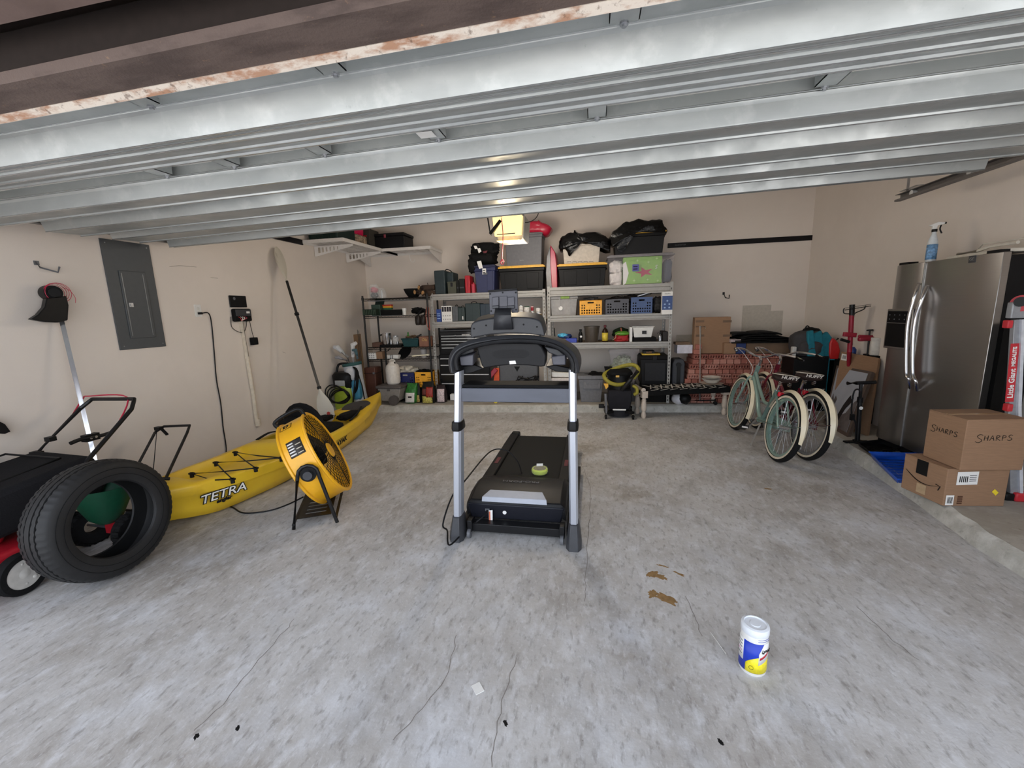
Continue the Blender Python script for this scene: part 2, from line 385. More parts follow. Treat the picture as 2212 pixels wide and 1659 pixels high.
# ================================================================ overhead garage door
GALV = multi_noise('galvanised_steel', .42, [(178, 182, 181), ((156, 161, 160), 4, .4, .62, .7, (.3, 1, 1), 0), ((200, 203, 201), 9, .55, .75, .55, None, 0), ((122, 127, 127), 40, .66, .74, .35, None, 0)], bump=.05, metal=.45, rvar=(6, .32, .55))
RIBW = pm('door_skin_inside', (226, 224, 216), .6, var=.05)
RUSTB = multi_noise('rusty_brown_paint', .8, [(98, 84, 78), ((72, 60, 56), 14, .45, .62, .8, (.3, 1, 1), 0), ((150, 118, 90), 50, .64, .74, .5, None, 0)], bump=.5, bscale=90)
RUSTE = multi_noise('rusty_white_edge', .75, [(206, 196, 184), ((150, 98, 60), 18, .48, .6, .8, (.4, 1, 1), 0), ((96, 74, 60), 46, .58, .68, .7, None, 0)], bump=.5)
DX0, DX1 = -3.66, 2.32
def dz(x): return .02*(x+.3)
gd = thing('garage_door', 'wide open sectional garage door with galvanised struts lying overhead', 'garage door', (-.66, 2.2, 2.2))
KK = {58: 1.66, 97: 1.76, 190: 2.065, 197: 2.093, 209: 2.143, 231: 2.241, 252: 2.344, 287: 2.541, 329: 2.829, 356: 3.056, 388: 3.38, 410: 3.648, 426: 3.873, 443: 4.148, 463: 4.527}
def yz(px, z): return ((z-1.45)*KK[px], z)
def ribbon(prof, x0, x1, th=.003, nx=14):
    """profile of (Y,z) swept along X, given thickness"""
    mb = MB(); P = len(prof); nrm = []
    for i in range(P):
        a = prof[max(i-1, 0)]; b = prof[min(i+1, P-1)]; dy, dzz = b[0]-a[0], b[1]-a[1]; L = math.hypot(dy, dzz) or 1
        nrm.append((-dzz/L*th, dy/L*th))
    ring = [(p[0], p[1]) for p in prof]+[(prof[i][0]+nrm[i][0], prof[i][1]+nrm[i][1]) for i in range(P-1, -1, -1)]
    rings = []
    for k in range(nx+1):
        x = x0+(x1-x0)*k/nx; rings.append([(x, y, z+dz(x)) for y, z in ring])
    return mb.loft(rings)
def lip(y, z, d=.012, g=.0): return [(y, z), (y+.002, z-d), (y+.008, z-d)]
# bottom rail
part(gd, 'gap_shade_strip', ribbon([(1.106, 2.345), (1.108, 2.244)], DX0, DX1, .012), pm('gap_shade_dark', (42, 35, 32), .85))  # strip added above the rail; its dark brown paints the gap's shade
part(gd, 'bottom_rail', ribbon([(1.105, 2.245), (1.11, 2.215), (1.235, 2.205), yz(58, 2.195)], DX0, DX1, .02), RUSTB, 'rusty brown bottom rail of the door')
part(gd, 'rail_lip', ribbon([(1.222, 2.203), (1.245, 2.189), (1.25, 2.206)], DX0, DX1, .004), RUSTE, 'rust-streaked white edge')
# panel skins, one per section (ribbed)
secY = [1.11, 1.80, 2.46, 2.95, 3.27]
for i in range(4):
    a, b = secY[i]+.004, secY[i+1]-.004; prof = []; k = 8
    for j in range(k):
        u = a+(b-a)*j/k; v = (b-a)/k; prof += [(u, 2.262), (u+v*.62, 2.262), (u+v*.72, 2.270), (u+v*.9, 2.270)]
    prof.append((b, 2.262)); part(gd, 'panel_skin', ribbon(prof, DX0, DX1, .012), GALV if i == 0 else RIBW)
# struts: face, lips, underside
def strut(prof, nm='strut', x0=DX0, x1=DX1): return part(gd, nm, ribbon(prof, x0, x1, .003), GALV, ang=20)
y97, _ = yz(97, 2.262)
strut([(y97+.01, 2.292), (y97+.005, 2.268), (y97-.003, 2.264), (y97, 2.258), (y97+.012, 2.25), (y97+.035, 2.165), (y97+.037, 2.158), (y97+.052, 2.158)])
strut([(1.50, 2.175), (1.503, 2.163), (1.512, 2.162), (1.535, 2.168), (1.537, 2.158), (1.548, 2.158), (1.66, 2.19), (1.665, 2.182), (1.672, 2.182), (1.75, 2.205), (1.756, 2.196), (1.765, 2.196), (1.77, 2.22), (1.80, 2.25)])
y287, _ = yz(287, 2.205)
strut([(y287+.012, 2.29), (y287+.006, 2.212), (y287-.002, 2.208), (y287, 2.203), (1.925, 2.195), (1.93, 2.134), (1.933, 2.128), (1.945, 2.128)])
strut([(1.945, 2.128), (2.075, 2.14), (2.078, 2.131), (2.088, 2.131)])
for (ya, za, zb, yb, zb2) in ((2.30, 2.235, 2.148, 2.53, 2.152), (2.71, 2.24, 2.163, 2.94, 2.168), (3.16, 2.25, 2.166, 3.23, 2.172)):
    strut([(ya+.01, 2.29), (ya, za), (ya+.028, zb), (ya+.03, zb-.007), (ya+.042, zb-.006)])
    strut([(ya+.042, zb-.004), (yb, zb2), (yb+.002, zb2-.009), (yb+.012, zb2-.009), (yb+.02, 2.28)])
# extra lips on the faces give the fine double lines
for k, (y, z) in enumerate(((2.745, 2.158),)):
    pass
# vertical stiles between the struts, each with a bolt
def stile(px, yy, ya, yb, z, wd=.075):
    x = F(px, yy, z).x
    mb = MB().box((x-wd/2, ya, z+dz(x)), (x+wd/2, yb, z+dz(x)+.003)).box((x-wd/2, ya, z+dz(x)), (x-wd/2+.003, yb, 2.295+dz(x))).box((x+wd/2-.003, ya, z+dz(x)), (x+wd/2, yb, 2.295+dz(x)))
    part(gd, 'stile', mb, GALV)
    part(gd, 'bolt', MB().cyl((x, yb+.004, z+dz(x)-.012), (x, yb+.004, z+dz(x)+.004), .008, n=6).cyl((x, yb+.004, z+dz(x)-.006), (x, yb+.004, z+dz(x)), .013, n=10), STEEL)
for px in (105, 342, 625, 932, 1289, 1697, 2140): stile(px, 280, 1.77, 1.895, 2.212)
for px in (110, 680, 1342): stile(px, 110, 1.25, 1.385, 2.245, .085)
xx = F(928, 292, 2.208).x
part(gd, 'sticker', MB().box((xx-.04, 1.80, 2.207+dz(xx)), (xx+.03, 1.86, 2.2085+dz(xx))), PRINTW, 'white warning sticker')
# lift handle at left
hx = F(60, 380, 2.19); mb = MB().tube(cr([hx+Vector((-.05, .0, .05)), hx+Vector((-.04, .02, 0)), hx+Vector((.02, .03, 0)), hx+Vector((.04, .0, .05))], 6), .008)
part(gd, 'lift_handle', mb, STEEL)
mb = MB().box((hx.x-.14, hx.y-.02, hx.z+.0), (hx.x-.07, hx.y+.03, hx.z+.05)).cyl((hx.x-.10, hx.y, hx.z-.01), (hx.x-.10, hx.y, hx.z), .012)
part(gd, 'lock', mb, STEEL)
EDGE = pm('edge_highlight_steel', (225, 228, 228), .22, metal=.7, var=.04)  # paler steel for added tubes that draw bright highlight lines on strut corners
for y, z in ((1.425, 2.262), (1.466, 2.158), (1.505, 2.163), (1.539, 2.158), (1.667, 2.182), (1.758, 2.196), (1.90, 2.207), (1.932, 2.128), (2.08, 2.131), (2.33, 2.141), (2.532, 2.143), (2.74, 2.156), (2.942, 2.159), (3.19, 2.159), (3.232, 2.163)):
    part(gd, 'edge_highlight', MB().tube([(DX0, y, z+dz(DX0)), (DX1, y, z+dz(DX1))], .0032, 6), EDGE)
struct('gap_shade_board', MB().box((XL, 1.2, 2.39), (XR, 1.235, ZC)), pm('gap_shade_brown', (74, 62, 56), .8, bump=.1))  # board added over the door, coloured dark to stand for the shaded gap
# tracks
def track(label, xw, p0, p1, sgn):
    a, b = AX(p0[0], p0[1], xw), AX(p1[0], p1[1], xw); a.y = 1.2 if a.y > 1.2 else a.y
    t = thing('door_track', label, 'track', (xw, b.y, b.z))
    a = Vector((xw, 1.2, b.z-.02)); b = Vector((xw, b.y, b.z))
    mb = MB().bar(a, b, .004, .055).bar(a+Vector((sgn*.02, 0, -.026)), b+Vector((sgn*.02, 0, -.026)), .045, .004).bar(a+Vector((sgn*.02, 0, .026)), b+Vector((sgn*.02, 0, .026)), .045, .004).bar(a+Vector((sgn*.042, 0, -.02)), b+Vector((sgn*.042, 0, -.02)), .004, .014)
    part(t, 'channel', mb, pm('track_steel', (112, 108, 106), .5, metal=.4))
    part(t, 'angle_bracket', MB().bar(b+Vector((-sgn*.01, -.06, .03)), b+Vector((-sgn*.01, -.06, ZC-b.z)), .03, .003, up=(1, 0, 0)).cb(b+Vector((0, -.12, .05)), (.05, .2, .004)), STEEL)
    for k in range(4):
        part(t, 'roller', MB().cyl((xw-sgn*.0, b.y-.18-k*.55, b.z), (xw+sgn*.035, b.y-.18-k*.55, b.z), .022), pm('nylon', (200, 200, 198), .5))
    return t
track('steel door track hanging beside the left wall over the grey panel', -3.72, (0, 465), (404, 525), 1)
track('steel door track hanging near the right wall above the fridge', 2.62, (2207, 345), (1945, 428), -1)
# black chain rail in the dark gap above the door
t = thing('opener_rail', 'black opener chain rail seen in the dark gap over the door edge', 'rail', (-.66, 1.1, 2.6))
part(t, 'rail', MB().bar((-.72, 1.02, 2.62), (-.85, 4.1, 2.55), .03, .03), BLACKMET)
part(t, 'chain', MB().tube([(-.66+.01*math.sin(i*2), 1.02+i*.12, 2.62) for i in range(26)], .008, 5), BLACKMET)
# ---- opener with lit lamp
Yo = 4.1
t = thing('garage_opener', 'garage door opener with glowing yellow lamp cover hanging from ceiling', 'opener', AY(1098, 515, Yo))
x0, x1, z0, z1 = RC(1064, 1128, 466, 508, Yo)
LAMP = pm('lit_lamp_cover', (255, 218, 140), .5, emit=.75, var=.12, scale=6)
part(t, 'lamp_cover', MB().box((x0, Yo, z0), (x1, Yo+.06, z1), (.015, .01)).box((x0+.03, Yo+.0, z0-.05), (x1-.03, Yo+.12, z0-.044), (.02, .0)), LAMP, bevel=.01)
part(t, 'housing', MB().box((x0, Yo+.06, z0-.03), (x1+.02, Yo+.42, z1+.01), (.02, .02)), pm('opener_grey', (168, 166, 160), .5), bevel=.012)
part(t, 'vent_slot', MB().box((x0+.04, Yo-.004, z0+.008), (x1-.07, Yo+.0, z0+.016)), DGREY)
part(t, 'hanger', MB().bar((x0-.02, Yo-.02, z1-.16), (x0-.05, Yo-.02, z1+.06), .012, .008, up=(0, 1, 0)).bar((x0-.02, Yo-.02, z1-.16), (x0+.14, Yo+.04, z1+.04), .03, .03, up=(0, 1, 0)).bar((x0+.14, Yo+.04, z1), (x1, Yo+.1, z1+.03), .04, .03).bar((x1, Yo+.1, z1), (x1, Yo+.1, ZC), .03, .006), BLACKMET)
c0, c1 = AY(1083, 468, Yo-.03), AY(1085, 566, Yo-.03)
part(t, 'pull_cord', MB().tube(cr([c0, c0.lerp(c1, .4)+Vector((.012, 0, 0)), c0.lerp(c1, .85), c1], 6), .0045, 6), pm('pink_cord', (206, 84, 100), .7))
part(t, 'cord_handle', MB().tube([c1+Vector((.016*math.cos(a*PI/6), 0, .022*math.sin(a*PI/6))) for a in range(12)], .005, 6, closed=True), pm('pink_cord', 0))
part(t, 'wire', MB().tube(cr([Vector((x1, Yo+.1, z1-.05)), Vector((x1+.06, Yo+.1, z1-.05)), Vector((x1+.12, Yo+.2, z1+.02)), Vector((x1+.16, Yo+.2, z1+.15))], 6), .004, 6), BLACK)
lp = bpy.data.lights.new('opener_bulb', 'POINT'); lp.energy = 9; lp.color = (1, .82, .55); lp.shadow_soft_size = .06
l2 = bpy.data.lights.new('rear_fill', 'POINT'); l2.energy = 15; l2.color = (1, .93, .85); l2.shadow_soft_size = .2
o2 = bpy.data.objects.new('rear_fill', l2); COL.objects.link(o2); o2.location = ((x0+x1)/2, Yo+.68, z0+.05)      # unseen fill light added behind the opener to brighten the back wall
lo = bpy.data.objects.new('opener_bulb', lp); COL.objects.link(lo); lo.location = ((x0+x1)/2, Yo+.05, z0-.16)
# ================================================================ left wall
EP = pm('panel_grey_enamel', (74, 77, 80), .5, var=.04)
a, b = AX(212, 514, XL), AX(357, 748, XL); y0, y1, z0, z1 = a.y, b.y, b.z, a.z
t = thing('electrical_panel', 'tall grey metal electrical panel on the left wall', 'electrical panel', (XL, (y0+y1)/2, z0))
part(t, 'cover', MB().box((XL, y0, z0), (XL+.012, y1, z1)), EP, bevel=.002)
da, db = AX(252, 584, XL), AX(334, 728, XL)
part(t, 'door', MB().box((XL+.012, da.y, db.z), (XL+.02, db.y, da.z)), EP, bevel=.003)
part(t, 'door_edge', MB().box((XL+.02, da.y+.012, db.z+.02), (XL+.023, da.y+.018, da.z-.02)).box((XL+.02, db.y-.03, db.z+.02), (XL+.023, db.y-.024, da.z-.02)), pm('worn_metal', (130, 132, 134), .4, metal=.5))
l = AX(279, 659, XL); part(t, 'latch', MB().cb((XL+.022, l.y, l.z), (.006, .034, .034)).cyl((XL+.022, l.y, l.z), (XL+.03, l.y, l.z), .01), STEEL)
for y in (y0+.03, y1-.03):
    for z in (z0+.03, z1-.03): part(t, 'screw', MB().cyl((XL+.012, y, z), (XL+.016, y, z), .005, n=8), STEEL)
# wall hook
t = thing('wall_hook', 'empty grey metal hook on left wall above the string trimmer', 'hook', AX(95, 575, XL))
part(t, 'hook_arm', MB().tube([AX(76, 565, XL), AX(82, 578, XL)+Vector((.02, 0, 0)), AX(114, 589, XL)+Vector((.05, 0, 0)), AX(117, 577, XL)+Vector((.05, 0, 0))], .006, 6), MGREY)
part(t, 'hook_plate', MB().cb(AX(78, 568, XL)+Vector((.003, 0, 0)), (.004, .03, .03)), MGREY)
# outlet
a, b = AX(418, 658, XL), AX(436, 684, XL); ym, zm = (a.y+b.y)/2, (a.z+b.z)/2
t = thing('wall_outlet', 'white outlet plate with a black plug on left wall', 'outlet', (XL, ym, b.z))
part(t, 'outlet_plate', MB().box((XL, a.y, b.z), (XL+.007, b.y, a.z)), WHITE, bevel=.002)
for s in (-.022, .022): part(t, 'socket', MB().cyl((XL+.007, ym, zm+s), (XL+.009, ym, zm+s), .016), pm('outlet_face', (212, 210, 204), .4))
CORD = pm('black_cord', (22, 22, 24), .5)
t = thing('extension_cord', 'long black power cord hanging from outlet down to the kayak', 'cord', AX(480, 975, XL))
pts = [AX(430, 677, XL)+Vector((.03, 0, 0)), AX(446, 677, XL)+Vector((.025, 0, 0)), AX(455, 700, XL)+Vector((.012, 0, 0)), AX(461, 760, XL)+Vector((.01, 0, 0)), AX(466, 820, XL)+Vector((.01, 0, 0)), AX(475, 870, XL)+Vector((.01, 0, 0)), AX(480, 920, XL)+Vector((.01, 0, 0)), AX(484, 982, XL)+Vector((.02, 0, 0)), Vector((XL+.1, 3.35, .02)), Vector((-3.4, 3.2, .008)), F(488, 1082), F(507, 1100), F(530, 1110), F(580, 1105), F(620, 1092), F(655, 1075)]
pts = [Vector((p.x, p.y, max(p.z, .006))) for p in pts]
part(t, 'cord', MB().tube(cr(pts, 8), .0055, 8), CORD)
part(t, 'plug', MB().cb(AX(429, 677, XL)+Vector((.02, 0, 0)), (.03, .035, .022)), CORD, bevel=.004)
# irrigation controller
a, b = AX(492, 638, XL), AX(532, 664, XL)
t = thing('sprinkler_timer', 'open black sprinkler timer box with wires on the left wall', 'timer', AX(515, 694, XL))
part(t, 'open_lid', MB().box((XL+.004, a.y, b.z), (XL+.016, b.y, a.z)), BLACK, bevel=.012)
l = AX(503, 645, XL); part(t, 'lid_window', MB().cyl((XL+.017, l.y, l.z), (XL+.019, l.y, l.z), .016, n=20), MGREY)
a2, b2 = AX(497, 667, XL), AX(538, 694, XL)
part(t, 'box', MB().box((XL, a2.y, b2.z), (XL+.05, b2.y, a2.z)), BLACKM, bevel=.015)
part(t, 'inner_face', MB().box((XL+.05, a2.y+.012, b2.z+.06), (XL+.056, b2.y-.012, a2.z-.01)), DGREY, bevel=.003)
l = AX(528, 675, XL); part(t, 'label_sticker', MB().cb((XL+.057, l.y-.01, l.z), (.002, .045, .022)), PRINTW, 'white sticker')
for k, c in enumerate(((200, 60, 60), (225, 225, 220), (230, 225, 210), (190, 60, 90))):
    y = a2.y+.035+k*.028; part(t, 'wire', MB().tube(cr([Vector((XL+.055, y, b2.z+.055)), Vector((XL+.075, y+.012, b2.z+.035)), Vector((XL+.055, a2.y+.07, b2.z+.008))], 5), .003, 5), pm('wire%d' % k, c, .5))
part(t, 'sensor_cable', MB().tube(cr([AX(497, 684, XL)+Vector((.01, 0, 0)), AX(500, 708, XL)+Vector((.01, 0, 0)), AX(520, 719, XL)+Vector((.02, 0, 0)), AX(528, 708, XL)+Vector((.02, 0, 0)), AX(529, 694, XL)+Vector((.02, 0, 0))], 6), .0035, 6), CORD)
l = AX(544, 737, XL)
part(t, 'power_adapter', MB().cb(l+Vector((.03, 0, 0)), (.05, .075, .085)), BLACKM, bevel=.006)
part(t, 'adapter_cable', MB().tube(cr([AX(536, 694, XL)+Vector((.02, 0, 0)), AX(540, 712, XL)+Vector((.02, 0, 0)), l+Vector((.03, 0, .04))], 6), .0035, 6), CORD)
CONDM = pm('cream_pipe', (216, 204, 184), .5, bump=.1)
solo('conduit_pipe', MB().tube([AX(517, 694, XL)+Vector((.02, 0, 0)), AX(530, 770, XL)+Vector((.02, 0, 0)), AX(542, 840, XL)+Vector((.02, 0, 0)), AX(552, 915, XL)+Vector((.02, 0, 0))], .022, 12).cyl(AX(553, 905, XL)+Vector((.02, 0, 0)), AX(555, 919, XL)+Vector((.02, 0, 0)), .032, n=12), CONDM, 'cream conduit pipe running down left wall under the sprinkler timer', 'pipe')
# black wall rail on the left wall
RAIL = pm('black_rail', (20, 19, 22), .4)
a, b = AX(540, 498, XL), AX(652, 524, XL)
solo('wall_rail', MB().box((XL, 3.2, b.z-.035), (XL+.02, b.y, b.z+.035)), RAIL, 'black metal rail on the left wall leading to the white shelf', 'rail', bevel=.003)
a, b = AY(1442, 531, YB), AY(1755, 515, YB)
t = thing('wall_rail', 'long black metal rail across the back wall above the bricks', 'rail', (a.x, YB, a.z))
part(t, 'bar', MB().box((a.x, YB-.02, a.z-.035), (b.x, YB, a.z+.035)), RAIL, bevel=.003)
text(t, 'lettering', 'GLADIATOR', .028, MGREY, (a.x+.18, YB-.0215, a.z), (1, 0, 0), (0, 0, 1))
# back wall hook
t = thing('wall_hook', 'small black J-shaped hook on back wall above the cardboard box', 'hook', AY(1568, 636, YB))
part(t, 'hook_arm', MB().tube([AY(1563, 634, YB)+Vector((0, -.01, 0)), AY(1565, 643, YB)+Vector((0, -.04, 0)), AY(1572, 645, YB)+Vector((0, -.06, 0)), AY(1573, 637, YB)+Vector((0, -.06, 0))], .008, 6), BLACKMET)
part(t, 'hook_plate', MB().cb(AY(1563, 634, YB)+Vector((0, -.003, 0)), (.03, .006, .04)), BLACKMET)
# scuffs on the left wall
SCUFF = pm('scuff_mark', (150, 138, 128), .9)
for pts in (((366, 576), (390, 574), (424, 577)), ((455, 600), (470, 601)), ((610, 760), (617, 763))):
    q = [AX(x, y, XL)+Vector((.0015, 0, 0)) for x, y in pts]; struct('scuff', MB().tube(cr(q, 6), .0018, 4), SCUFF, bpy.data.objects['wall_left'])

# ================================================================ kayak
KY = multi_noise('yellow_kayak_plastic', .42, [(232, 192, 44), ((222, 176, 40), 2, .45, .65, .6, None, 0), ((206, 170, 70), 12, .6, .75, .35, None, 0)], bump=.05)
K0, K1 = 2.1, 5.47
HWT = [(0, .05), (.02, .12), (.06, .2), (.15, .28), (.3, .335), (.5, .34), (.65, .29), (.8, .19), (.92, .09), (1, .012)]
CXT = [(0, -2.99), (.25, -2.91), (.55, -2.93), (.75, -2.98), (1, -3.03)]
def itp(T, t):
    for (a, va), (b, vb) in zip(T[:-1], T[1:]):
        if t <= b:
            u = (t-a)/(b-a); u = u if T is not HWT else u; return va+(vb-va)*u
    return T[-1][1]
def sstep(a, b, x): x = min(1, max(0, (x-a)/(b-a))); return x*x*(3-2*x)
def win(x, a, b, s): return sstep(a-s, a+s, x)*(1-sstep(b-s, b+s, x))
kt = thing('kayak', 'long yellow sit-on-top kayak lying along the left wall', 'kayak', (-2.93, 3.6, 0))
def deckz(t, s):
    g = .27+.05*abs(2*t-1)**3
    z = g+.035*(1-s*s)
    z -= .085*win(t, .09, .32, .02)*(1-sstep(.66, .82, abs(s)))
    z -= .13*win(t, .40, .69, .02)*(1-sstep(.66, .84, abs(s)))
    z -= .05*win(t, .74, .82, .02)*(1-sstep(.5, .7, abs(s)))
    return z
rings = []; NS = 96
for i in range(NS+1):
    t = i/NS; Y = K0+(K1-K0)*t; c = itp(CXT, t); h = itp(HWT, t); g = .27+.05*abs(2*t-1)**3
    kz = .0+.16*sstep(.82, 1, t)+.08*(1-sstep(0, .12, t)); ring = []
    for k in range(21): s = -1+2*k/20; ring.append((c+s*h, Y, deckz(t, s)))
    for (sx, fz) in ((1.02, .95), (1.0, .72), (.94, .70), (.88, .35), (.72, .08), (.4, .02), (0, 0), (-.4, .02), (-.72, .08), (-.88, .35), (-.94, .70), (-1.0, .72), (-1.02, .95)):
        ring.append((c+sx*h, Y, kz+(g-kz)*fz-.002))
    rings.append(ring)
part(kt, 'hull', MB().loft(rings), KY, ang=60)
def dk(px, py, up=.012): # deck point under a pixel
    p = F(px, py, .29)
    for _ in range(4):
        t = (p.y-K0)/(K1-K0); s = max(-1, min(1, (p.x-itp(CXT, t))/itp(HWT, t))); p = F(px, py, deckz(t, s)+up)
    return p
BN = [F(x, y, .315) for x, y in ((414, 1023), (466, 999), (508, 977), (607, 989), (552, 1011), (502, 1035))]
for i, j in ((0, 4), (1, 3), (2, 3), (2, 4), (1, 5), (0, 5)):
    a, b = BN[i], BN[j]; part(kt, 'bungee_cord', MB().tube([a, a.lerp(b, .5)-Vector((0, 0, .006 if (i, j) != (0, 5) else .03)), b], .005, 6), CORD)
for p in BN: part(kt, 'deck_fitting', MB().cyl(p-Vector((0, 0, .03)), p+Vector((0, 0, .006)), .014, n=10).cb(p, (.04, .02, .012)), BLACK)
# hatch, seat, straps
def kp(t, s, up=0): return Vector((itp(CXT, t)+s*itp(HWT, t), K0+(K1-K0)*t, deckz(t, s)+up))
hc = kp(.80, -.05, .04)
part(kt, 'hatch_cover', MB().lathe([(0, .03), (.5, .03), (.86, .02), (1.0, .0), (1.0, -.03)], o=hc, n=36, sx=.14, sy=.25), pm('hatch_grey', (58, 56, 56), .6, bump=.1), 'dark grey oval hatch cover')
sb = MB(); pts = []
B0 = kp(.475, 0); W2 = .24
for k in range(13):
    a = PI*k/12; pts.append(Vector((B0.x-W2*math.cos(a)*1.0, B0.y+.0, B0.z+.06+.36*math.sin(a)**.8)))
pts = [Vector((B0.x-W2, B0.y, B0.z))]+pts+[Vector((B0.x+W2, B0.y, B0.z))]
part(kt, 'seat_back', MB().prism([p+Vector((0, -.16*(p.z-B0.z), 0)) for p in pts], (0, .05, 0)), pm('black_padding', (18, 18, 20), .85, bump=.3), bevel=.015, label='tall black padded seat back')
part(kt, 'seat_pad', MB().blob(kp(.55, 0, .06), (.42, .42, .10), .05, 2, 3, sq=.6), pm('black_padding', 0))
part(kt, 'seat_bag', MB().blob(kp(.455, -.1, .17), (.42, .16, .22), .12, 3, 5, sq=.7), BLACKM)
part(kt, 'side_strap', MB().tube(cr([kp(.36, -.7, .02), kp(.42, -.8, .05), kp(.46, -.7, .12)], 6), .022, 6, flat=.3), BLACKM)
part(kt, 'side_strap', MB().tube(cr([kp(.40, .9, .03), kp(.44, .8, .05), kp(.47, .7, .14)], 6), .02, 6, flat=.3), BLACKM)
part(kt, 'thigh_brace', MB().blob(kp(.68, .35, .09), (.16, .34, .07), .1, 3, 8, sq=.6).blob(kp(.66, -.6, .1), (.14, .26, .06), .1, 3, 9, sq=.6), BLACKM)
part(kt, 'paddle_strap', MB().tube(cr([kp(.62, .75, .05), kp(.69, .72, .05), kp(.76, .60, .05)], 6), .015, 6, flat=.5), BLACK)
part(kt, 'carry_handle', MB().tube(cr([kp(.05, -.3, .02), kp(.02, 0, .05), kp(.05, .3, .02)], 6), .012), BLACK)
part(kt, 'bow_tab', MB().cb(kp(.985, 0, .02), (.03, .04, .02)), BLACK)
# lettering on the side facing the room
def sidept(px, py): # on the near side surface
    p = F(px, py, .2)
    for _ in range(5):
        t = (p.y-K0)/(K1-K0); x = itp(CXT, t)+itp(HWT, t)*1.01+.004; p = AX(px, py, x)
    return p
A, B_ = sidept(440, 1080), sidept(520, 1053); ax = (B_-A).normalized()
text(kt, 'lettering', 'TETRA', .085, INK, A.lerp(B_, .5)+Vector((.003, 0, 0)), ax, (-.12, 0, 1), shear=.3, bold=.006, sx=1.25)
text(kt, 'lettering', 'TETRA', .085, pm('white_ink', (235, 232, 225), .5), A.lerp(B_, .5)+Vector((.0045, 0, 0)), ax, (-.12, 0, 1), shear=.3, bold=.0005, sx=1.25)
text(kt, 'lettering', 'angler', .035, INK, A.lerp(B_, .5)+Vector((.004, 0, -.045)), ax, (-.12, 0, 1), shear=.3, bold=.002, sx=1.2)
A, B_ = sidept(722, 965), sidept(746, 947); ax = (B_-A).normalized()
text(kt, 'lettering', 'KAYAK', .06, INK, A.lerp(B_, .5)+Vector((.004, 0, 0)), ax, (-.1, 0, 1), shear=.3, bold=.003, sx=1.3)
A, B_ = sidept(698, 988), sidept(720, 966); ax = (B_-A).normalized()
text(kt, 'lettering', 'OCEAN', .06, INK, A.lerp(B_, .3)+Vector((.004, 0, 0)), ax, (-.1, 0, 1), shear=.3, bold=.003, sx=1.3)

# ---- paddle leaning on the wall
BLADE = multi_noise('worn_white_blade', .5, [(200, 194, 180), ((140, 130, 112), 6, .5, .7, .7, (1, 1, .3), 0)], bump=.05)
pt_, pb_ = AX(597, 533, XL+.05), kp(.66, -.75, .0)
pt_ = Vector((XL+.05, pt_.y, pt_.z)); pb_ = AY(712, 912, 4.35)
t = thing('paddle', 'double-bladed kayak paddle with black shaft leaning on left wall', 'paddle', pb_)
dirp = (pt_-pb_).normalized(); L = (pt_-pb_).length
s0 = pb_+dirp*(L*.185); s1 = pb_+dirp*(L*.80)
part(t, 'shaft', MB().tube([s0, s1], .0155, 12), BLACKMET)
part(t, 'shaft_joint', MB().cyl(s0.lerp(s1, .68), s0.lerp(s1, .70), .026, n=12), BLACK)
part(t, 'blade_collar', MB().cyl(s0, s0+dirp*.03, .024, n=12), BLACK)
def blade(a, b, wd, wx, nm, lab):
    n = (b-a); pr = [(0, .10), (.12, .3), (.3, .72), (.55, 1), (.78, .9), (.93, .55), (1, .12)]
    wv = Vector(wx); tv = n.normalized().cross(wv).normalized(); rings = []
    for u, k in pr:
        c = a+n*u; w_ = wd/2*k; rings.append([c-wv*w_, c-wv*w_*.4+tv*.008, c+tv*.012*(1-u*.6), c+wv*w_*.4+tv*.008, c+wv*w_, c+wv*w_*.4-tv*.003, c-tv*.006, c-wv*w_*.4-tv*.003])
    part(t, nm, MB().loft(rings), BLADE, lab, ang=50)
wl = (AY(725, 880, 4.35)-AY(692, 880, 4.35)); 
blade(s0, pb_, .19, Vector((.95, .3, 0)).normalized(), 'blade', 'white lower paddle blade with a small red mark')
blade(s1, pt_, .17, Vector((.0, 1, 0)), 'blade', 'worn white upper paddle blade')
l = s0.lerp(pb_, .72)+Vector((.035, -.016, 0)); part(t, 'blade_mark', MB().cyl(l, l+Vector((.002, -.006, 0)), .02, n=10), pm('red_mark', (190, 70, 60), .6))

# ================================================================ drum fan
FY = pm('fan_yellow_paint', (240, 176, 30), .38, coat=.2, var=.03)
fc = CAM+(Vector((-1.94, 2.531, .46))-CAM)*1.07
fa, fb = .485, .433; fn = Vector((math.cos(fa)*math.cos(fb), math.sin(fa)*math.cos(fb), math.sin(fb)))
side = Vector((math.sin(fa), -math.cos(fa), 0)); fup = side.cross(fn)*-1
if fup.z < 0: fup = -fup
R_, W_ = .33, .197
t = thing('drum_fan', 'yellow barrel fan tilted back on a black tubular stand', 'fan', (fc.x, fc.y, 0))
h = W_/2
part(t, 'drum', MB().lathe([(R_-.012, -h), (R_+.004, -h-.006), (R_+.012, -h), (R_+.01, -h+.012), (R_, -h+.018), (R_, h-.018), (R_+.01, h-.012), (R_+.012, h), (R_+.004, h+.006), (R_-.012, h)], o=fc, ax=fn, n=72, cap=False, closed=True), FY, ang=30)
GR = pm('black_wire_grille', (18, 18, 20), .5)
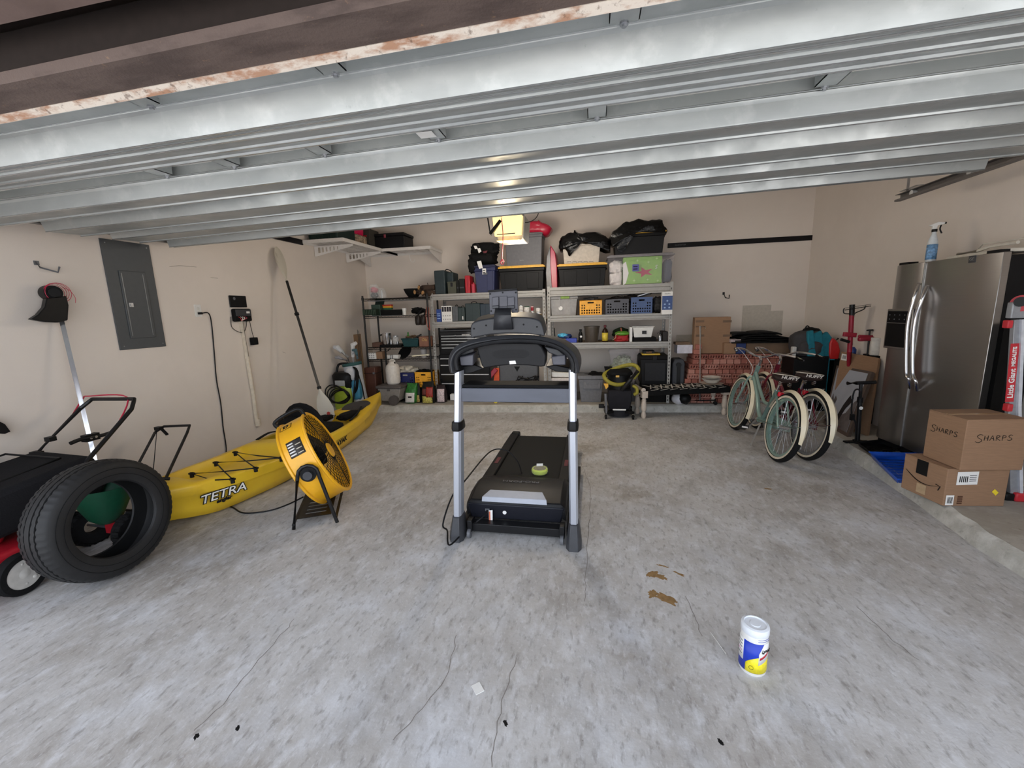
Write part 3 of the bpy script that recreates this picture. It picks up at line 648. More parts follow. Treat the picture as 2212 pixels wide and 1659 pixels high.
for sgn, nm in ((1, 'front_grille'), (-1, 'rear_grille')):
    g = MB(); a, u, _ = basis(fn)
    for k in range(10):
        r = .05+k*.03; zz = sgn*(h-.004+.02*(1-(r/R_)**2))
        g.tube([fc+fn*zz+(a*math.cos(2*PI*i/48)+u*math.sin(2*PI*i/48))*r for i in range(48)], .0018, 4, closed=True)
    for k in range(36):
        c_, s_ = math.cos(2*PI*k/36), math.sin(2*PI*k/36)
        g.tube([fc+fn*(sgn*(h+.014))+(a*c_+u*s_)*.06, fc+fn*(sgn*(h+.006))+(a*c_+u*s_)*.2, fc+fn*(sgn*(h-.006))+(a*c_+u*s_)*(R_-.006)], .002 if k % 9 else .004, 4)
    part(t, nm, g, GR)
part(t, 'hub_badge', MB().lathe([(0, h+.026), (.055, h+.024), (.062, h+.014)], o=fc, ax=fn, n=28), FY, 'round yellow hub badge')
part(t, 'motor', MB().cyl(fc-fn*.07, fc+fn*.05, .075, n=24), BLACKM)
a, u, _ = basis(fn)
for k in range(3):
    an = 2*PI*k/3+.5; bl = MB(); rings = []
    for j in range(7):
        r = .06+j*.038; wd = .07+.05*math.sin(j/6*PI*.8); c_ = an+j*.05
        e = (a*math.cos(c_)+u*math.sin(c_)); q = (-a*math.sin(c_)+u*math.cos(c_))
        rings.append([fc+e*r-q*wd-fn*.035, fc+e*r+fn*.012, fc+e*r+q*wd+fn*.035, fc+e*r+fn*.006])
    part(t, 'blade', bl.loft(rings), pm('fan_blade_dark', (40, 40, 42), .5))
# stickers on drum (curved)
def onwrap(ang0, ang1, h0, h1, r, mat, nm, lab=None, n=10):
    mb = MB(); vs = []
    for i in range(n+1):
        an = ang0+(ang1-ang0)*i/n; e = side*math.cos(an)+fup*math.sin(an)
        vs += [fc+e*r+fn*h0, fc+e*r+fn*h1]
    mb.add(vs, [(2*i, 2*i+1, 2*i+3, 2*i+2) for i in range(n)]); return part(t, nm, mb, mat, lab, solid=.0008)
onwrap(.42, .80, -.05, .055, R_+.001, pm('spec_label', (54, 50, 46), .5), 'spec_label', 'dark specification label with small print')
for k in range(5): onwrap(.46+k*.065, .49+k*.065, -.045, -.005, R_+.0018, PRINTW, 'label_print')
for k in range(3): onwrap(.46+k*.1, .48+k*.1, .005, .045, R_+.0018, pm('tan_print', (200, 190, 170), .6), 'label_print')
onwrap(1.22, 1.42, -.075, .01, R_+.001, INK, 'power_mark'); onwrap(1.24, 1.40, -.07, .005, R_+.0016, FY, 'power_mark_field')
e = side*math.cos(1.32)+fup*math.sin(1.32)
tg = (-side*math.sin(1.32)+fup*math.cos(1.32))
text(t, 'lettering', 'D', .055, INK, fc+e*(R_+.003)+fn*-.032, fn, tg, bold=.003)
# handle
hh = [fc+fup*(R_*.98)+side*.10-fn*h*.6, fc+fup*(R_+.075)+side*.10-fn*h*.7, fc+fup*(R_+.085)+side*.10+fn*h*.9, fc+fup*(R_)+side*.10+fn*h*1.0]
hh = [fc+fup*(R_*.96)+side*.0-fn*h*.95, fc+fup*(R_+.05)-fn*h*.98, fc+fup*(R_+.06)+fn*h*.8, fc+fup*(R_*.98)+fn*h*.98]
part(t, 'handle', MB().tube(cr(hh, 6), .014, 10), BLACK)
# stand: two U frames, pivots, cross bars, plate
fw2 = Vector((fn.x, fn.y, 0)).normalized()
for sgn in (1, -1):
    P = fc+side*(sgn*(R_+.035)); pts = [Vector((P.x, P.y, 0))-fw2*.13+Vector((0, 0, .012)), P-fw2*.07+Vector((0, 0, -.03))]
    for k in range(7): an = PI-PI*k/6; pts.append(P+fw2*(.065*math.cos(an))+Vector((0, 0, .0+.065*math.sin(an))))
    pts += [P+fw2*.07+Vector((0, 0, -.03)), Vector((P.x, P.y, .012))+fw2*.15]
    part(t, 'leg_frame', MB().tube(pts, .0125, 10), BLACKMET)
    part(t, 'pivot_plate', MB().cyl(P-side*(sgn*.03), P, .052, n=24), BLACK)
    part(t, 'tilt_knob', MB().cyl(P-side*(sgn*.01), P+side*(sgn*.03), .03, n=12), DGREY)
for off in (-.125, .145):
    q0 = Vector((fc.x, fc.y, .05))+fw2*off
    part(t, 'cross_bar', MB().tube([q0+side*(R_+.05), q0-side*(R_+.05)], .01, 8), BLACKMET)
vf = holed(rect(-.11, -.2, .11, .2), [rrect(-.07, y-.012, .07, y+.012, .01) for y in (-.13, -.07, -.01, .05, .11)], .004)
part(t, 'base_plate', plate(MB(), Vector((fc.x, fc.y, .06))+side*.12, fw2, side*-1, vf), BLACKMET)

# ================================================================ tyre
tn = Vector((math.cos(.011)*math.cos(.07), math.sin(.011)*math.cos(.07), math.sin(.07)))
tc_ = Vector((-2.653, 1.743, .353))-tn*.097
mb = MB(); N = 180; a, u, _ = basis(tn)
prof = [(.209, -.082), (.216, -.094), (.245, -.104), (.285, -.103), (.312, -.094), (.324, -.084, 1), (.330, -.07, 1), (.3335, -.052, 1), (.320, -.052), (.320, -.045), (.335, -.044, 2), (.3365, -.022, 2), (.321, -.021), (.321, -.015), (.337, -.014), (.337, .014), (.321, .015), (.321, .021), (.3365, .022, 2), (.335, .044, 2), (.320, .045), (.320, .052), (.3335, .052, 1), (.330, .07, 1), (.324, .084, 1), (.312, .094), (.285, .103), (.245, .104), (.216, .094), (.209, .082), (.214, .075), (.26, .088), (.30, .085), (.318, .06), (.322, 0), (.318, -.06), (.30, -.085), (.26, -.088), (.214, -.075)]
vs = []
for pr in prof:
    for i in range(N):
        r = pr[0]; k = pr[2] if len(pr) > 2 else 0
        if k == 1 and i % 3 == 0: r -= .004
        if k == 2 and (i+1) % 4 == 0: r -= .0026
        an = 2*PI*i/N; vs.append(tc_+tn*pr[1]+(a*math.cos(an)+u*math.sin(an))*r)
P = len(prof); fs = [(j*N+i, j*N+(i+1) % N, ((j+1) % P)*N+(i+1) % N, ((j+1) % P)*N+i) for j in range(P) for i in range(N)]
mb.add(vs, fs)
tt = thing('car_tyre', 'large black car tyre standing upright at the left, no rim', 'tyre', (tc_.x, tc_.y, 0))
part(tt, 'tyre_body', mb, multi_noise('tyre_rubber', .62, [(20, 20, 21), ((34, 34, 36), 6, .5, .72, .6, None, 0), ((90, 88, 84), 60, .70, .76, .5, None, 0)], bump=.15), ang=40)
part(tt, 'bead_ring', MB().lathe([(.2085, .078), (.214, .088), (.222, .096), (.2215, .094), (.210, .076)], o=tc_, ax=tn, n=64, closed=True), RUB)
part(tt, 'sidewall_ridge', MB().tube([tc_+tn*.104+(a*math.cos(2*PI*i/72)+u*math.sin(2*PI*i/72))*.285 for i in range(72)], .0016, 5, closed=True).tube([tc_+tn*.1045+(a*math.cos(2*PI*i/72)+u*math.sin(2*PI*i/72))*.25 for i in range(72)], .0014, 5, closed=True), RUB)
tga = lambda an: (a*math.cos(an)+u*math.sin(an))

# ================================================================ lawn mower
t = thing('lawn_mower', 'push lawn mower with red deck and black grass bag behind tyre', 'lawn mower', (-3.4, 1.6, 0))
RD = pm('mower_red', (168, 26, 40), .35, coat=.3)
part(t, 'deck', MB().box((-3.78, 1.12, .1), (-3.12, 1.72, .24), (-.02, -.02)).box((-3.66, 1.25, .24), (-3.26, 1.6, .30)), RD, bevel=.03, seg=3)
part(t, 'engine', MB().cyl((-3.5, 1.3, .3), (-3.5, 1.3, .42), .13, n=24).cyl((-3.5, 1.3, .42), (-3.5, 1.3, .46), .09, .05, n=24), BLACKM)
def wheel(c, r, wd, rimm):
    o = part(t, 'wheel', MB().lathe([(r*.7, -wd/2), (r*.94, -wd/2), (r, -wd/3), (r*.985, -.002), (r, wd/3), (r*.94, wd/2), (r*.7, wd/2)], o=c, ax=(1, .12, 0), n=40, closed=True), RUB)
    part(o, 'wheel_disc', MB().lathe([(r*.72, wd*.44), (r*.66, wd*.3), (r*.3, wd*.36), (r*.16, wd*.52), (0, wd*.54)], o=c, ax=(1, .12, 0), n=32), rimm)
    for k in range(8):
        an = 2*PI*k/8; q = Vector(c)+Vector((wd*.36, 0, 0))+Vector((0, math.cos(an), math.sin(an)))*(r*.5)
        part(o, 'wheel_dimple', MB().blob(q, (.012, .022, .022), .0, nu=10, nv=6), rimm)
GW = pm('grey_wheel_disc', (190, 186, 180), .5)
wheel((-3.06, 1.52, .115), .115, .05, GW); wheel((-3.80, 1.52, .115), .115, .05, GW); wheel((-3.80, 1.2, .1), .1, .045, GW); wheel((-3.08, 1.14, .1), .1, .045, GW)
BAGM = pm('black_bag_fabric', (24, 24, 27), .9, bump=.2, scale=120)
part(t, 'grass_bag', MB().loft([[(-3.72, 1.45, .28), (-3.2, 1.45, .28), (-3.2, 2.05, .32), (-3.72, 2.05, .32)], [(-3.75, 1.42, .42), (-3.17, 1.42, .42), (-3.17, 2.1, .46), (-3.75, 2.1, .46)], [(-3.72, 1.5, .56), (-3.2, 1.5, .54), (-3.22, 2.05, .60), (-3.7, 2.05, .62)]]), BAGM, bevel=.03)
part(t, 'bag_frame', MB().tube([(-3.7, 1.55, .60), (-3.25, 1.55, .585), (-3.25, 1.9, .63), (-3.7, 1.9, .64)], .007, 6, closed=True), BLACK)
A = [AY(100, 990, 2.0), AY(190, 862, 2.4), AY(300, 862, 2.4), AX(218, 985, AY(300, 862, 2.4).x+.03)]
hl = [Vector((A[1].x+.02, 1.75, .36)), A[1]+Vector((0, -.06, -.06)), A[1]+Vector((.04, 0, 0)), A[2]+Vector((-.04, 0, 0)), A[2]+Vector((0, -.06, -.06)), Vector((A[2].x+.03, 1.75, .36))]
part(t, 'handle', MB().tube(hl[:1]+cr(hl[1:3], 3)+cr(hl[3:5], 3)+hl[5:], .0135, 10), BLACKMET, 'black tubular push handle')
q = hl[1].lerp(hl[0], .35); q2 = hl[4].lerp(hl[5], .2)
part(t, 'brake_bar', MB().tube(cr([hl[1].lerp(hl[0], .12), A[1]+Vector((-.05, .0, .0)), A[1]+Vector((0, .01, .02)), A[1].lerp(A[2], .75)+Vector((0, .01, .012)), q2], 6), .005, 8), pm('red_bar', (190, 40, 70), .4), 'thin red safety bar')
part(t, 'knob', MB().cb(q, (.05, .04, .03)), BLACK)
part(t, 'cable_clamp', MB().cb(hl[1].lerp(hl[0], .5), (.07, .04, .02)), BLACK)
part(t, 'cable', MB().tube(cr([q, q+Vector((0, -.3, -.25)), Vector((-3.75, 1.5, .5))], 8), .003, 5), DGREY)

# ================================================================ spreader behind the tyre
t = thing('lawn_spreader', 'green push spreader with black handle, seen through the tyre', 'spreader', (-3.1, 2.2, 0))
GRN = pm('spreader_green', (14, 70, 48), .45)
hc = AY(222, 1078, 1.98)
part(t, 'hopper', MB().lathe([(.05, -.16), (.10, -.12), (.19, .06), (.205, .10), (.213, .105), (.2, .10), (.18, .06), (.09, -.11), (0, -.13)], o=hc, n=32, sx=1.0, sy=.8, cap=False), GRN)
wy = 2.0
for dx in (-.17, .2):
    c = Vector((hc.x+dx, wy, .125))
    o = part(t, 'wheel', MB().lathe([(.05, -.03), (.11, -.035), (.125, -.025), (.12, 0), (.125, .025), (.11, .035), (.05, .03)], o=c, ax=(1, -.25, 0), n=28, closed=True), RUB)
    g = MB()
    for k in range(22): an = 2*PI*k/22; g.cb(c+Vector((0, math.cos(an), math.sin(an)))*.125, (.06, .014, .014), Matrix.Rotation(an, 3, 'X'))
    part(o, 'tread_lug', g, RUB)
part(t, 'axle', MB().cyl((hc.x-.2, wy, .125), (hc.x+.22, wy, .125), .01), STEEL)
part(t, 'gearbox', MB().cb(hc+Vector((.02, .05, -.2)), (.1, .1, .08)), RD, 'red gearbox')
part(t, 'shutoff_arm', MB().cb(hc+Vector((.22, .1, -.13)), (.07, .06, .1)), RD)
h0, h1 = AX(350, 921, XL+.3), AX(415, 918, XL+.12)
h0 = AY(350, 921, 2.85); h1 = AY(414, 919, 2.85)
fr = [Vector((hc.x-.1, 2.1, .2)), h0+Vector((-.02, -.05, -.04)), h0+Vector((.02, 0, 0)), h1+Vector((-.02, 0, 0)), h1+Vector((.0, -.05, -.05)), Vector((hc.x+.2, 2.1, .2))]
part(t, 'handle', MB().tube(fr, .011, 8), BLACKMET)
part(t, 'lever', MB().bar(h0+Vector((.0, -.02, .0)), h0+Vector((.09, -.04, -.06)), .02, .012).cb(h0+Vector((0, -.03, -.01)), (.05, .04, .03)).tube([h0+Vector((0, -.05, -.03)), Vector((hc.x, 2.3, .35))], .003, 5), BLACK)
part(t, 'leg', MB().tube([Vector((hc.x-.1, 2.1, .2)), Vector((hc.x-.12, 2.4, .01)), Vector((hc.x-.38, 2.4, .01)), Vector((hc.x-.2, 2.1, .2))], .008, 6), BLACKMET)

# ================================================================ string trimmer upside down
t = thing('string_trimmer', 'upside-down string trimmer with chrome shaft leaning on left wall', 'string trimmer', (-3.45, 2.2, 0))
T0, T1 = AX(133, 692, XL+.05), AX(203, 985, XL+.25)
dn = (T1-T0); sh = [T0-dn*.14, T0, T1, T1+dn*.35]
part(t, 'shaft', MB().tube([sh[1]-dn*.1, sh[3]], .013, 12), CHROME, 'chrome shaft')
hp = AX(112, 633, XL+.07)
part(t, 'head', MB().cyl(hp-Vector((.03, 0, .0)), hp+Vector((.05, -.02, 0)), .055, .05, n=24).cyl(hp+Vector((.05, -.02, 0)), hp+Vector((.065, -.025, 0)), .032, n=16), BLACK)
LN = pm('red_trimmer_line', (196, 46, 78), .4)
lm = MB()
for k in range(4): lm.tube([hp+Vector((.02+.008*k, .004*k, .004*math.sin(k)))+Vector((0, (.062+.005*k)*math.cos(2*PI*i/28), (.058+.004*k)*math.sin(2*PI*i/28))) for i in range(28)], .0018, 5, closed=True)
lm.tube(cr([hp+Vector((.03, .05, .04)), hp+Vector((.03, .09, .02)), hp+Vector((.03, .115, -.03)), hp+Vector((.03, .11, -.07))], 6), .0018, 5)
part(t, 'trimmer_line', lm, LN, 'coiled red trimmer line')
g = [AX(x, y, XL+.06) for x, y in ((92, 645), (135, 640), (140, 660), (138, 692), (118, 697), (90, 696), (58, 690), (74, 680), (88, 664))]
part(t, 'guard', MB().prism(g, (.07, -.02, .0)), BLACK, bevel=.006)
part(t, 'gear_neck', MB().tube([hp+Vector((.0, .02, -.0)), hp.lerp(T0, .6)+Vector((0, .01, 0)), T0], .022, 10), BLACK)
hb = T0.lerp(T1, .86)
part(t, 'grip', MB().tube(cr([AX(152, 958, hb.x+.02), AX(172, 950, hb.x+.02), AX(196, 945, hb.x+.03), AX(222, 940, hb.x+.02), AX(238, 935, hb.x+.02)], 6), .014, 8).cb(hb+Vector((.01, 0, 0)), (.05, .09, .05)), BLACK)
for s in (-.016, .016): part(t, 'clamp_bolt', MB().cyl(hb+Vector((.03, s, 0)), hb+Vector((.042, s, 0)), .009), CHROME)
# small dark tool end at far left edge
p = AX(4, 926, XL+.05)
t = thing('garden_tool', 'black tool head poking in at the left edge of wall', 'tool', p)
part(t, 'tool_head', MB().prism([AX(-30, 900, XL+.03), AX(2, 916, XL+.03), AX(14, 932, XL+.03), AX(2, 937, XL+.03), AX(-30, 935, XL+.03)], (.04, 0, 0)), BLACK, bevel=.004)
part(t, 'tool_shaft', MB().cyl(AX(-30, 920, XL+.05), AX(-140, 1000, XL+.06), .012), BLACK)
# ================================================================ treadmill
TY = 2.42
TMD = multi_noise('treadmill_charcoal', .45, [(46, 47, 51), ((38, 39, 43), 5, .45, .6, .6, None, 0)], bump=.08, bscale=300)
TMB = pm('treadmill_black', (26, 26, 28), .45, bump=.05, scale=200, var=.12)
SILV = pm('silver_paint', (176, 180, 190), .6, metal=.15, var=.04)
tm = thing('treadmill', 'black folding treadmill with silver uprights in the middle of floor', 'treadmill', (-.5, 2.6, 0))
tops = {}
for sgn, (bx, tx, pb, pc, pt2) in ((-1, (988, 992, 1168, 925, 800)), (1, (1240, 1237, 1182, 925, 797))):
    b = F(bx, pb-4); top = AY(tx, pt2, TY+.02); col = AY((bx+tx)/2+(1 if sgn < 0 else -1), pc, TY)
    b = Vector((b.x, TY, 0)); top = Vector((top.x, TY+.02, top.z)); col = Vector((b.lerp(top, col.z/top.z).x, TY, col.z)); tops[sgn] = (b, col, top)
    def rs(c, wx, wy, z): return [(c.x+x*wx/2, c.y+y*wy/2, z) for x, y in ((-.6, -1), (.6, -1), (1, -.6), (1, .6), (.6, 1), (-.6, 1), (-1, .6), (-1, -.6))]
    part(tm, 'foot_boot', MB().loft([rs(b, .095, .17, 0), rs(b, .085, .15, .06), rs(b.lerp(top, .1), .062, .12, .155), rs(b.lerp(top, .105), .058, .11, .16)]), DGREY, bevel=.003)
    part(tm, 'lower_upright', MB().loft([rs(b.lerp(top, .1), .052, .10, .15), rs(col, .052, .10, col.z)]), ALU, ang=25)
    part(tm, 'collar', MB().loft([rs(col, .062, .125, col.z-.005), rs(col, .066, .13, col.z+.01), rs(col, .06, .115, col.z+.05)]), BLACK, bevel=.003)
    part(tm, 'upper_upright', MB().loft([rs(col, .044, .085, col.z), rs(top, .044, .085, top.z)]), ALU, ang=25)
    part(tm, 'upright_cap', MB().loft([rs(top, .035, .07, top.z-.01), rs(top, .036, .07, top.z+.035)]), BLACK)
    part(tm, 'transport_wheel', MB().cyl((b.x-sgn*.065, TY-.01, .03), (b.x-sgn*.085, TY-.01, .03), .03, n=20), MGREY)
    part(tm, 'wheel_bracket', MB().cb((b.x-sgn*.075, TY+.03, .075), (.032, .07, .08)), BLACKMET, bevel=.004)
    part(tm, 'base_rail', MB().box((b.x-sgn*.02-.03, TY+.06, .02), (b.x-sgn*.02+.03, TY+1.15, .075)), BLACKMET, bevel=.004)
bl, br = tops[-1][0], tops[1][0]
part(tm, 'base_crossbar', MB().box((bl.x+.08, TY+.02, .03), (br.x-.07, TY+.09, .085)), BLACKMET, bevel=.004)
# middle crossbar panel
x0, x1, z0, z1 = RC(995, 1233, 840, 870, TY-.02)
part(tm, 'crossbar_panel', MB().box((x0, TY-.01, z0), (x1, TY+.05, z1)), multi_noise('crossbar_grey', .4, [(84, 88, 100), ((72, 75, 84), 7, .4, .6, .6, (.3, 1, 1), 0)], bump=0), bevel=.003)
part(tm, 'crossbar_tray', MB().box((x0+.005, TY+.0, z1), (x1-.005, TY+.16, z1+.02)), BLACKM, bevel=.004)
def P2(pts, Y): return [AY(x, y, Y) for x, y in pts]
def arc(pts, k=5, closed=False): return cr([(x, y, 0) for x, y in pts], k, closed)
# console shell: outer arch swept back as handrails
out = arc([(972, 806), (968, 778), (980, 752), (1008, 737), (1055, 727), (1110, 723), (1165, 726), (1208, 738), (1238, 760), (1250, 785), (1251, 806)], 4)
inn = arc([(985, 806), (984, 782), (994, 765), (1018, 752), (1058, 744), (1110, 740), (1165, 742), (1200, 752), (1222, 768), (1234, 785), (1238, 806)], 4)
rings = []
for (ox, oy, _), (ix, iy, _) in zip(out, inn):
    Yf, Yk = TY-.04, TY+.30
    u = abs(ox-1110)/142; Yk = TY+.22+.22*u*u
    o, i = AY(ox, oy, Yf), AY(ix, iy, Yf)
    o2, i2 = Vector((o.x, Yk, o.z-.01)), Vector((i.x*.97+o.x*.03, Yk, i.z-.0))
    m = o.lerp(i, .5)+Vector((0, -.02, 0)); rings.append([o, m, i, i2, o2.lerp(i2, .5)+Vector((0, .015, 0)), o2])
part(tm, 'console_arch', MB().loft(rings), TMD, ang=50, bevel=.004)
part(tm, 'arch_tube', MB().tube([AY(x, y, TY-.065) for x, y, _ in arc([(989, 803), (985, 778), (995, 761), (1022, 749), (1062, 740), (1110, 736), (1160, 738), (1200, 748), (1226, 765), (1237, 785), (1237, 803)], 5)], .013, 10), TMB)
# upper console pod
pod = P2([(x, y) for x, y, _ in arc([(1017, 731), (1016, 712), (1022, 697), (1050, 689), (1095, 685), (1140, 686), (1164, 692), (1172, 705), (1177, 727)], 4)]+[(1145, 722), (1100, 720), (1060, 723)], TY-.05)
part(tm, 'console_pod', MB().prism(pod, (0, .13, .03)), TMD, bevel=.014, seg=3)
for x, y in ((1024, 710), (1050, 703), (1131, 701), (1160, 706), (1025, 729), (1167, 724)):
    p = AY(x, y, TY-.05); part(tm, 'screw_hole', MB().cyl(p-Vector((0, .001, 0)), p-Vector((0, .0025, 0)), .0055, n=8), INK)
# neck and tablet holder
part(tm, 'neck', MB().loft([P2([(1066, 712), (1107, 711), (1107, 711.2), (1066, 712.2)], TY-.06), P2([(1068, 682), (1103, 681), (1103, 681.2), (1068, 682.2)], TY-.075), P2([(1070, 668), (1102, 667), (1102, 667.2), (1070, 668.2)], TY-.03)], closed=False), TMD, solid=.012)
hol = P2([(1056, 630), (1117, 626), (1119, 675), (1105, 676), (1105, 669), (1070, 671), (1069, 679), (1058, 680)], TY+.0)
part(tm, 'tablet_holder', MB().prism(hol, (0, .02, 0)), MGREY if False else pm('holder_grey', (74, 74, 82), .45), bevel=.003)
part(tm, 'holder_ledge', MB().prism(P2([(1054, 631), (1054, 627), (1117, 622), (1118, 626)], TY-.02), (0, .045, 0)), BLACK, bevel=.002)
for a, b in ((1063, 1077), (1096, 1111)):
    part(tm, 'holder_clip', MB().prism(P2([(a, 642), (b, 641), (b, 660), (a, 661)], TY-.012), (0, .012, 0)), pm('holder_grey', 0), bevel=.003)
    part(tm, 'clip_foot', MB().prism(P2([(a, 661), (b, 660), (b, 666), (a, 667)], TY-.018), (0, .018, 0)), DGREY, bevel=.003)
part(tm, 'holder_spine', MB().prism(P2([(1078, 640), (1095, 639), (1096, 662), (1079, 663)], TY-.008), (0, .008, 0)), pm('holder_grey', 0), bevel=.002)
for x, y in ((1059, 635), (1114, 632), (1061, 672), (1115, 669), (1086, 632)):
    p = AY(x, y, TY); part(tm, 'screw_hole', MB().cyl(p-Vector((0, .001, 0)), p-Vector((0, .0025, 0)), .005, n=8), INK)
# lower black control panel with vents
lo_ = P2([(1027, 744), (1060, 741), (1110, 740), (1162, 741), (1170, 748), (1179, 768), (1178, 791), (1168, 793), (1140, 790), (1100, 789), (1068, 792), (1046, 796), (1040, 790), (1034, 768)], TY-.03)
part(tm, 'control_panel', MB().prism(lo_, (0, .10, .02)), TMB, bevel=.008)
vm = MB()
for k in range(9):
    y = 757+k*2.1; w_ = 40*math.sqrt(max(.1, 1-((k-4)/6)**2)); a, b = AY(1103-w_, y, TY-.032), AY(1103+w_, y-1, TY-.032)
    part(tm, 'vent_rib', MB().bar(a, b, .0012, .002, up=(0, 1, 0)), TMB)
part(tm, 'sticker', MB().prism(P2([(1100, 780), (1113, 779), (1115, 786), (1101, 787)], TY-.034), (0, .002, 0)), PRINTW, 'white barcode sticker')
for a, b, c, d in ((992, 768, 1022, 790), (1191, 768, 1222, 789)):
    part(tm, 'cup_holder', MB().prism(P2([(a, b+3), (c, b-2), (c, d), (a+3, d)], TY-.02), (0, .11, .02)), pm('holder_grey', 0), bevel=.006)
for pts in ([(992, 768), (1000, 757), (1022, 749), (1024, 760), (1000, 768)], [(1175, 748), (1205, 754), (1224, 770), (1218, 775), (1185, 762)]):
    part(tm, 'arm_cover', MB().prism(P2(pts, TY-.01), (0, .2, .0)), TMD, bevel=.006)
# lower wing skirts
for pts in ([(978, 800), (985, 792), (1026, 788), (1045, 796), (1020, 806), (990, 810)], [(1178, 792), (1200, 788), (1236, 796), (1247, 806), (1200, 803)]):
    part(tm, 'arm_skirt', MB().prism(P2(pts, TY+.06), (0, .25, .02)), TMB, bevel=.006)
# deck
x0, x1 = F(1005, 1083, .2).x, F(1222, 1090, .2).x; yf = TY+.12; yb = 4.13
part(tm, 'deck', MB().box((x0+.02, yf+.05, .10), (x1-.02, yb, .165)), BLACKMET, bevel=.005)
xb0, xb1 = x0+.085, x1-.085
part(tm, 'running_belt', MB().box((xb0, yf+.45, .166), (xb1, yb-.01, .172)), pm('belt_black', (27, 28, 28), .7, bump=.2, scale=400, var=.2), bevel=.002)
for a, b in ((x0, xb0), (xb1, x1)):
    part(tm, 'foot_rail', MB().box((a, yf+.3, .15), (b, yb+.0, .195)), pm('foot_rail_black', (22, 22, 23), .5, bump=.2, scale=150), bevel=.01)
    part(tm, 'end_cap', MB().box((a+.01, yb-.03, .12), (b+.01, yb+.05, .205)), BLACK, bevel=.012)
    q = Vector(((a+b)/2, yf+.78, .1965)); part(tm, 'rail_mark', MB().cb(q, (.03, .14, .001)), pm('dull_red', (96, 30, 40), .6))
# motor hood
hoodp = [(yf, .11), (yf-.01, .175), (yf+.005, .205), (yf+.12, .235), (yf+.28, .24), (yf+.40, .215), (yf+.46, .175), (yf+.46, .1)]
rings = [[(x, y, z*(1 if ed == 0 else .97)-(.0 if ed == 0 else .02)) for y, z in hoodp] for x, ed in ((x0, 1), (x0+.03, .0), (x1-.03, .0), (x1, 1))]
part(tm, 'motor_hood', MB().loft(rings), TMB, bevel=.006)
part(tm, 'front_apron', MB().prism([(x0+.005, yf-.012, .185), (x1-.005, yf-.012, .185), (x1-.03, yf-.004, .075), (x0+.03, yf-.004, .075)], (0, .05, 0)), pm('apron_black', (30, 31, 38), .35), bevel=.01)
sA = F(1040, 1087, .19); sB = F(1182, 1089, .19)
sx0, sx1 = AY(1040, 1080, yf-.02).x, AY(1182, 1082, yf-.02).x
part(tm, 'silver_trim', MB().add([(sx0, yf-.022, .203), (sx1, yf-.022, .203), (sx1-.004, yf-.018, .238), (sx0+.004, yf-.018, .238), (sx1-.04, yf+.07, .252), (sx0+.04, yf+.07, .252), (sx0+.04, yf+.07, .2), (sx1-.04, yf+.07, .2)], [(0, 1, 2, 3), (3, 2, 4, 5), (5, 4, 7, 6), (0, 3, 5, 6), (1, 7, 4, 2), (0, 6, 7, 1)]), SILV, bevel=.004)
text(tm, 'lettering', 'PRO-FORM', .042, MGREY, ((x0+x1)/2+.0, yf+.25, .2425), (-1, 0, 0), (0, -1, -.0), sx=1.3)
p = AY(1090, 1107, yf-.015); part(tm, 'round_sticker', MB().cyl(p, p+Vector((0, -.002, 0)), .013, n=18), PRINTW, 'round white sticker')
p = AY(1053, 1101, yf-.015); part(tm, 'power_socket', MB().cb(p, (.03, .008, .015)), MGREY)
p2 = AY(1060, 1112, yf-.03); part(tm, 'warning_tag', MB().prism([p2+Vector(v) for v in ((-.012, 0, .03), (.014, 0, .035), (.014, -.01, -.035), (-.01, -.01, -.04))], (0, -.002, 0)), PRINTW, 'orange and white tag')
part(tm, 'tag_print', MB().prism([p2+Vector(v) for v in ((-.010, -.003, .024), (-.001, -.003, .026), (-.0, -.012, -.03), (-.009, -.012, -.034))], (0, -.001, 0)), pm('orange_print', (206, 92, 50), .6))
q = [p+Vector((0, -.01, 0)), p+Vector((0, -.04, -.01)), AY(1030, 1127, TY+.02), F(1010, 1140, .03), F(988, 1150, .05)+Vector((0, -.15, 0)), F(966, 1146, .02), Vector((bl.x-.12, TY+.03, .06)), Vector((bl.x-.09, TY+.15, .2)), AX(1003, 1040, x0-.02), Vector((x0+.02, yf+.6, .33)), Vector((x0+.14, yf+.66, .33)), Vector((x0+.24, yf+.62, .26)), Vector((x0+.29, yf+.54, .185))]
part(tm, 'power_cord', MB().tube(cr(q, 8), .0055, 8), CORD)
# yellow trimmer line spool on the belt
p = F(1166, 1021, .172)
t = thing('line_spool', 'round neon yellow spool of line lying on the treadmill belt', 'spool', p)
NE = pm('neon_yellow', (214, 232, 30), .35, var=.05)
part(t, 'coil', MB().lathe([(.035, 0), (.058, 0), (.064, .01), (.064, .03), (.058, .038), (.035, .038)], o=p, n=32, closed=True), NE)
part(t, 'label_disc', MB().lathe([(0, .039), (.05, .039), (.052, .036)], o=p, n=28), pm('spool_label', (120, 112, 60), .4, scale=60, var=.6))
part(t, 'plastic_wrap', MB().lathe([(.066, .002), (.069, .02), (.064, .041), (.03, .044), (0, .043)], o=p, n=28, cap=False), pm('clear_film', (240, 245, 240), .1, alpha=.18))
part(t, 'card_tab', MB().prism([p+Vector(v) for v in ((-.03, .03, .04), (.02, .045, .04), (.02, .06, .055), (-.03, .05, .055))], (0, 0, .001)), PRINTW)
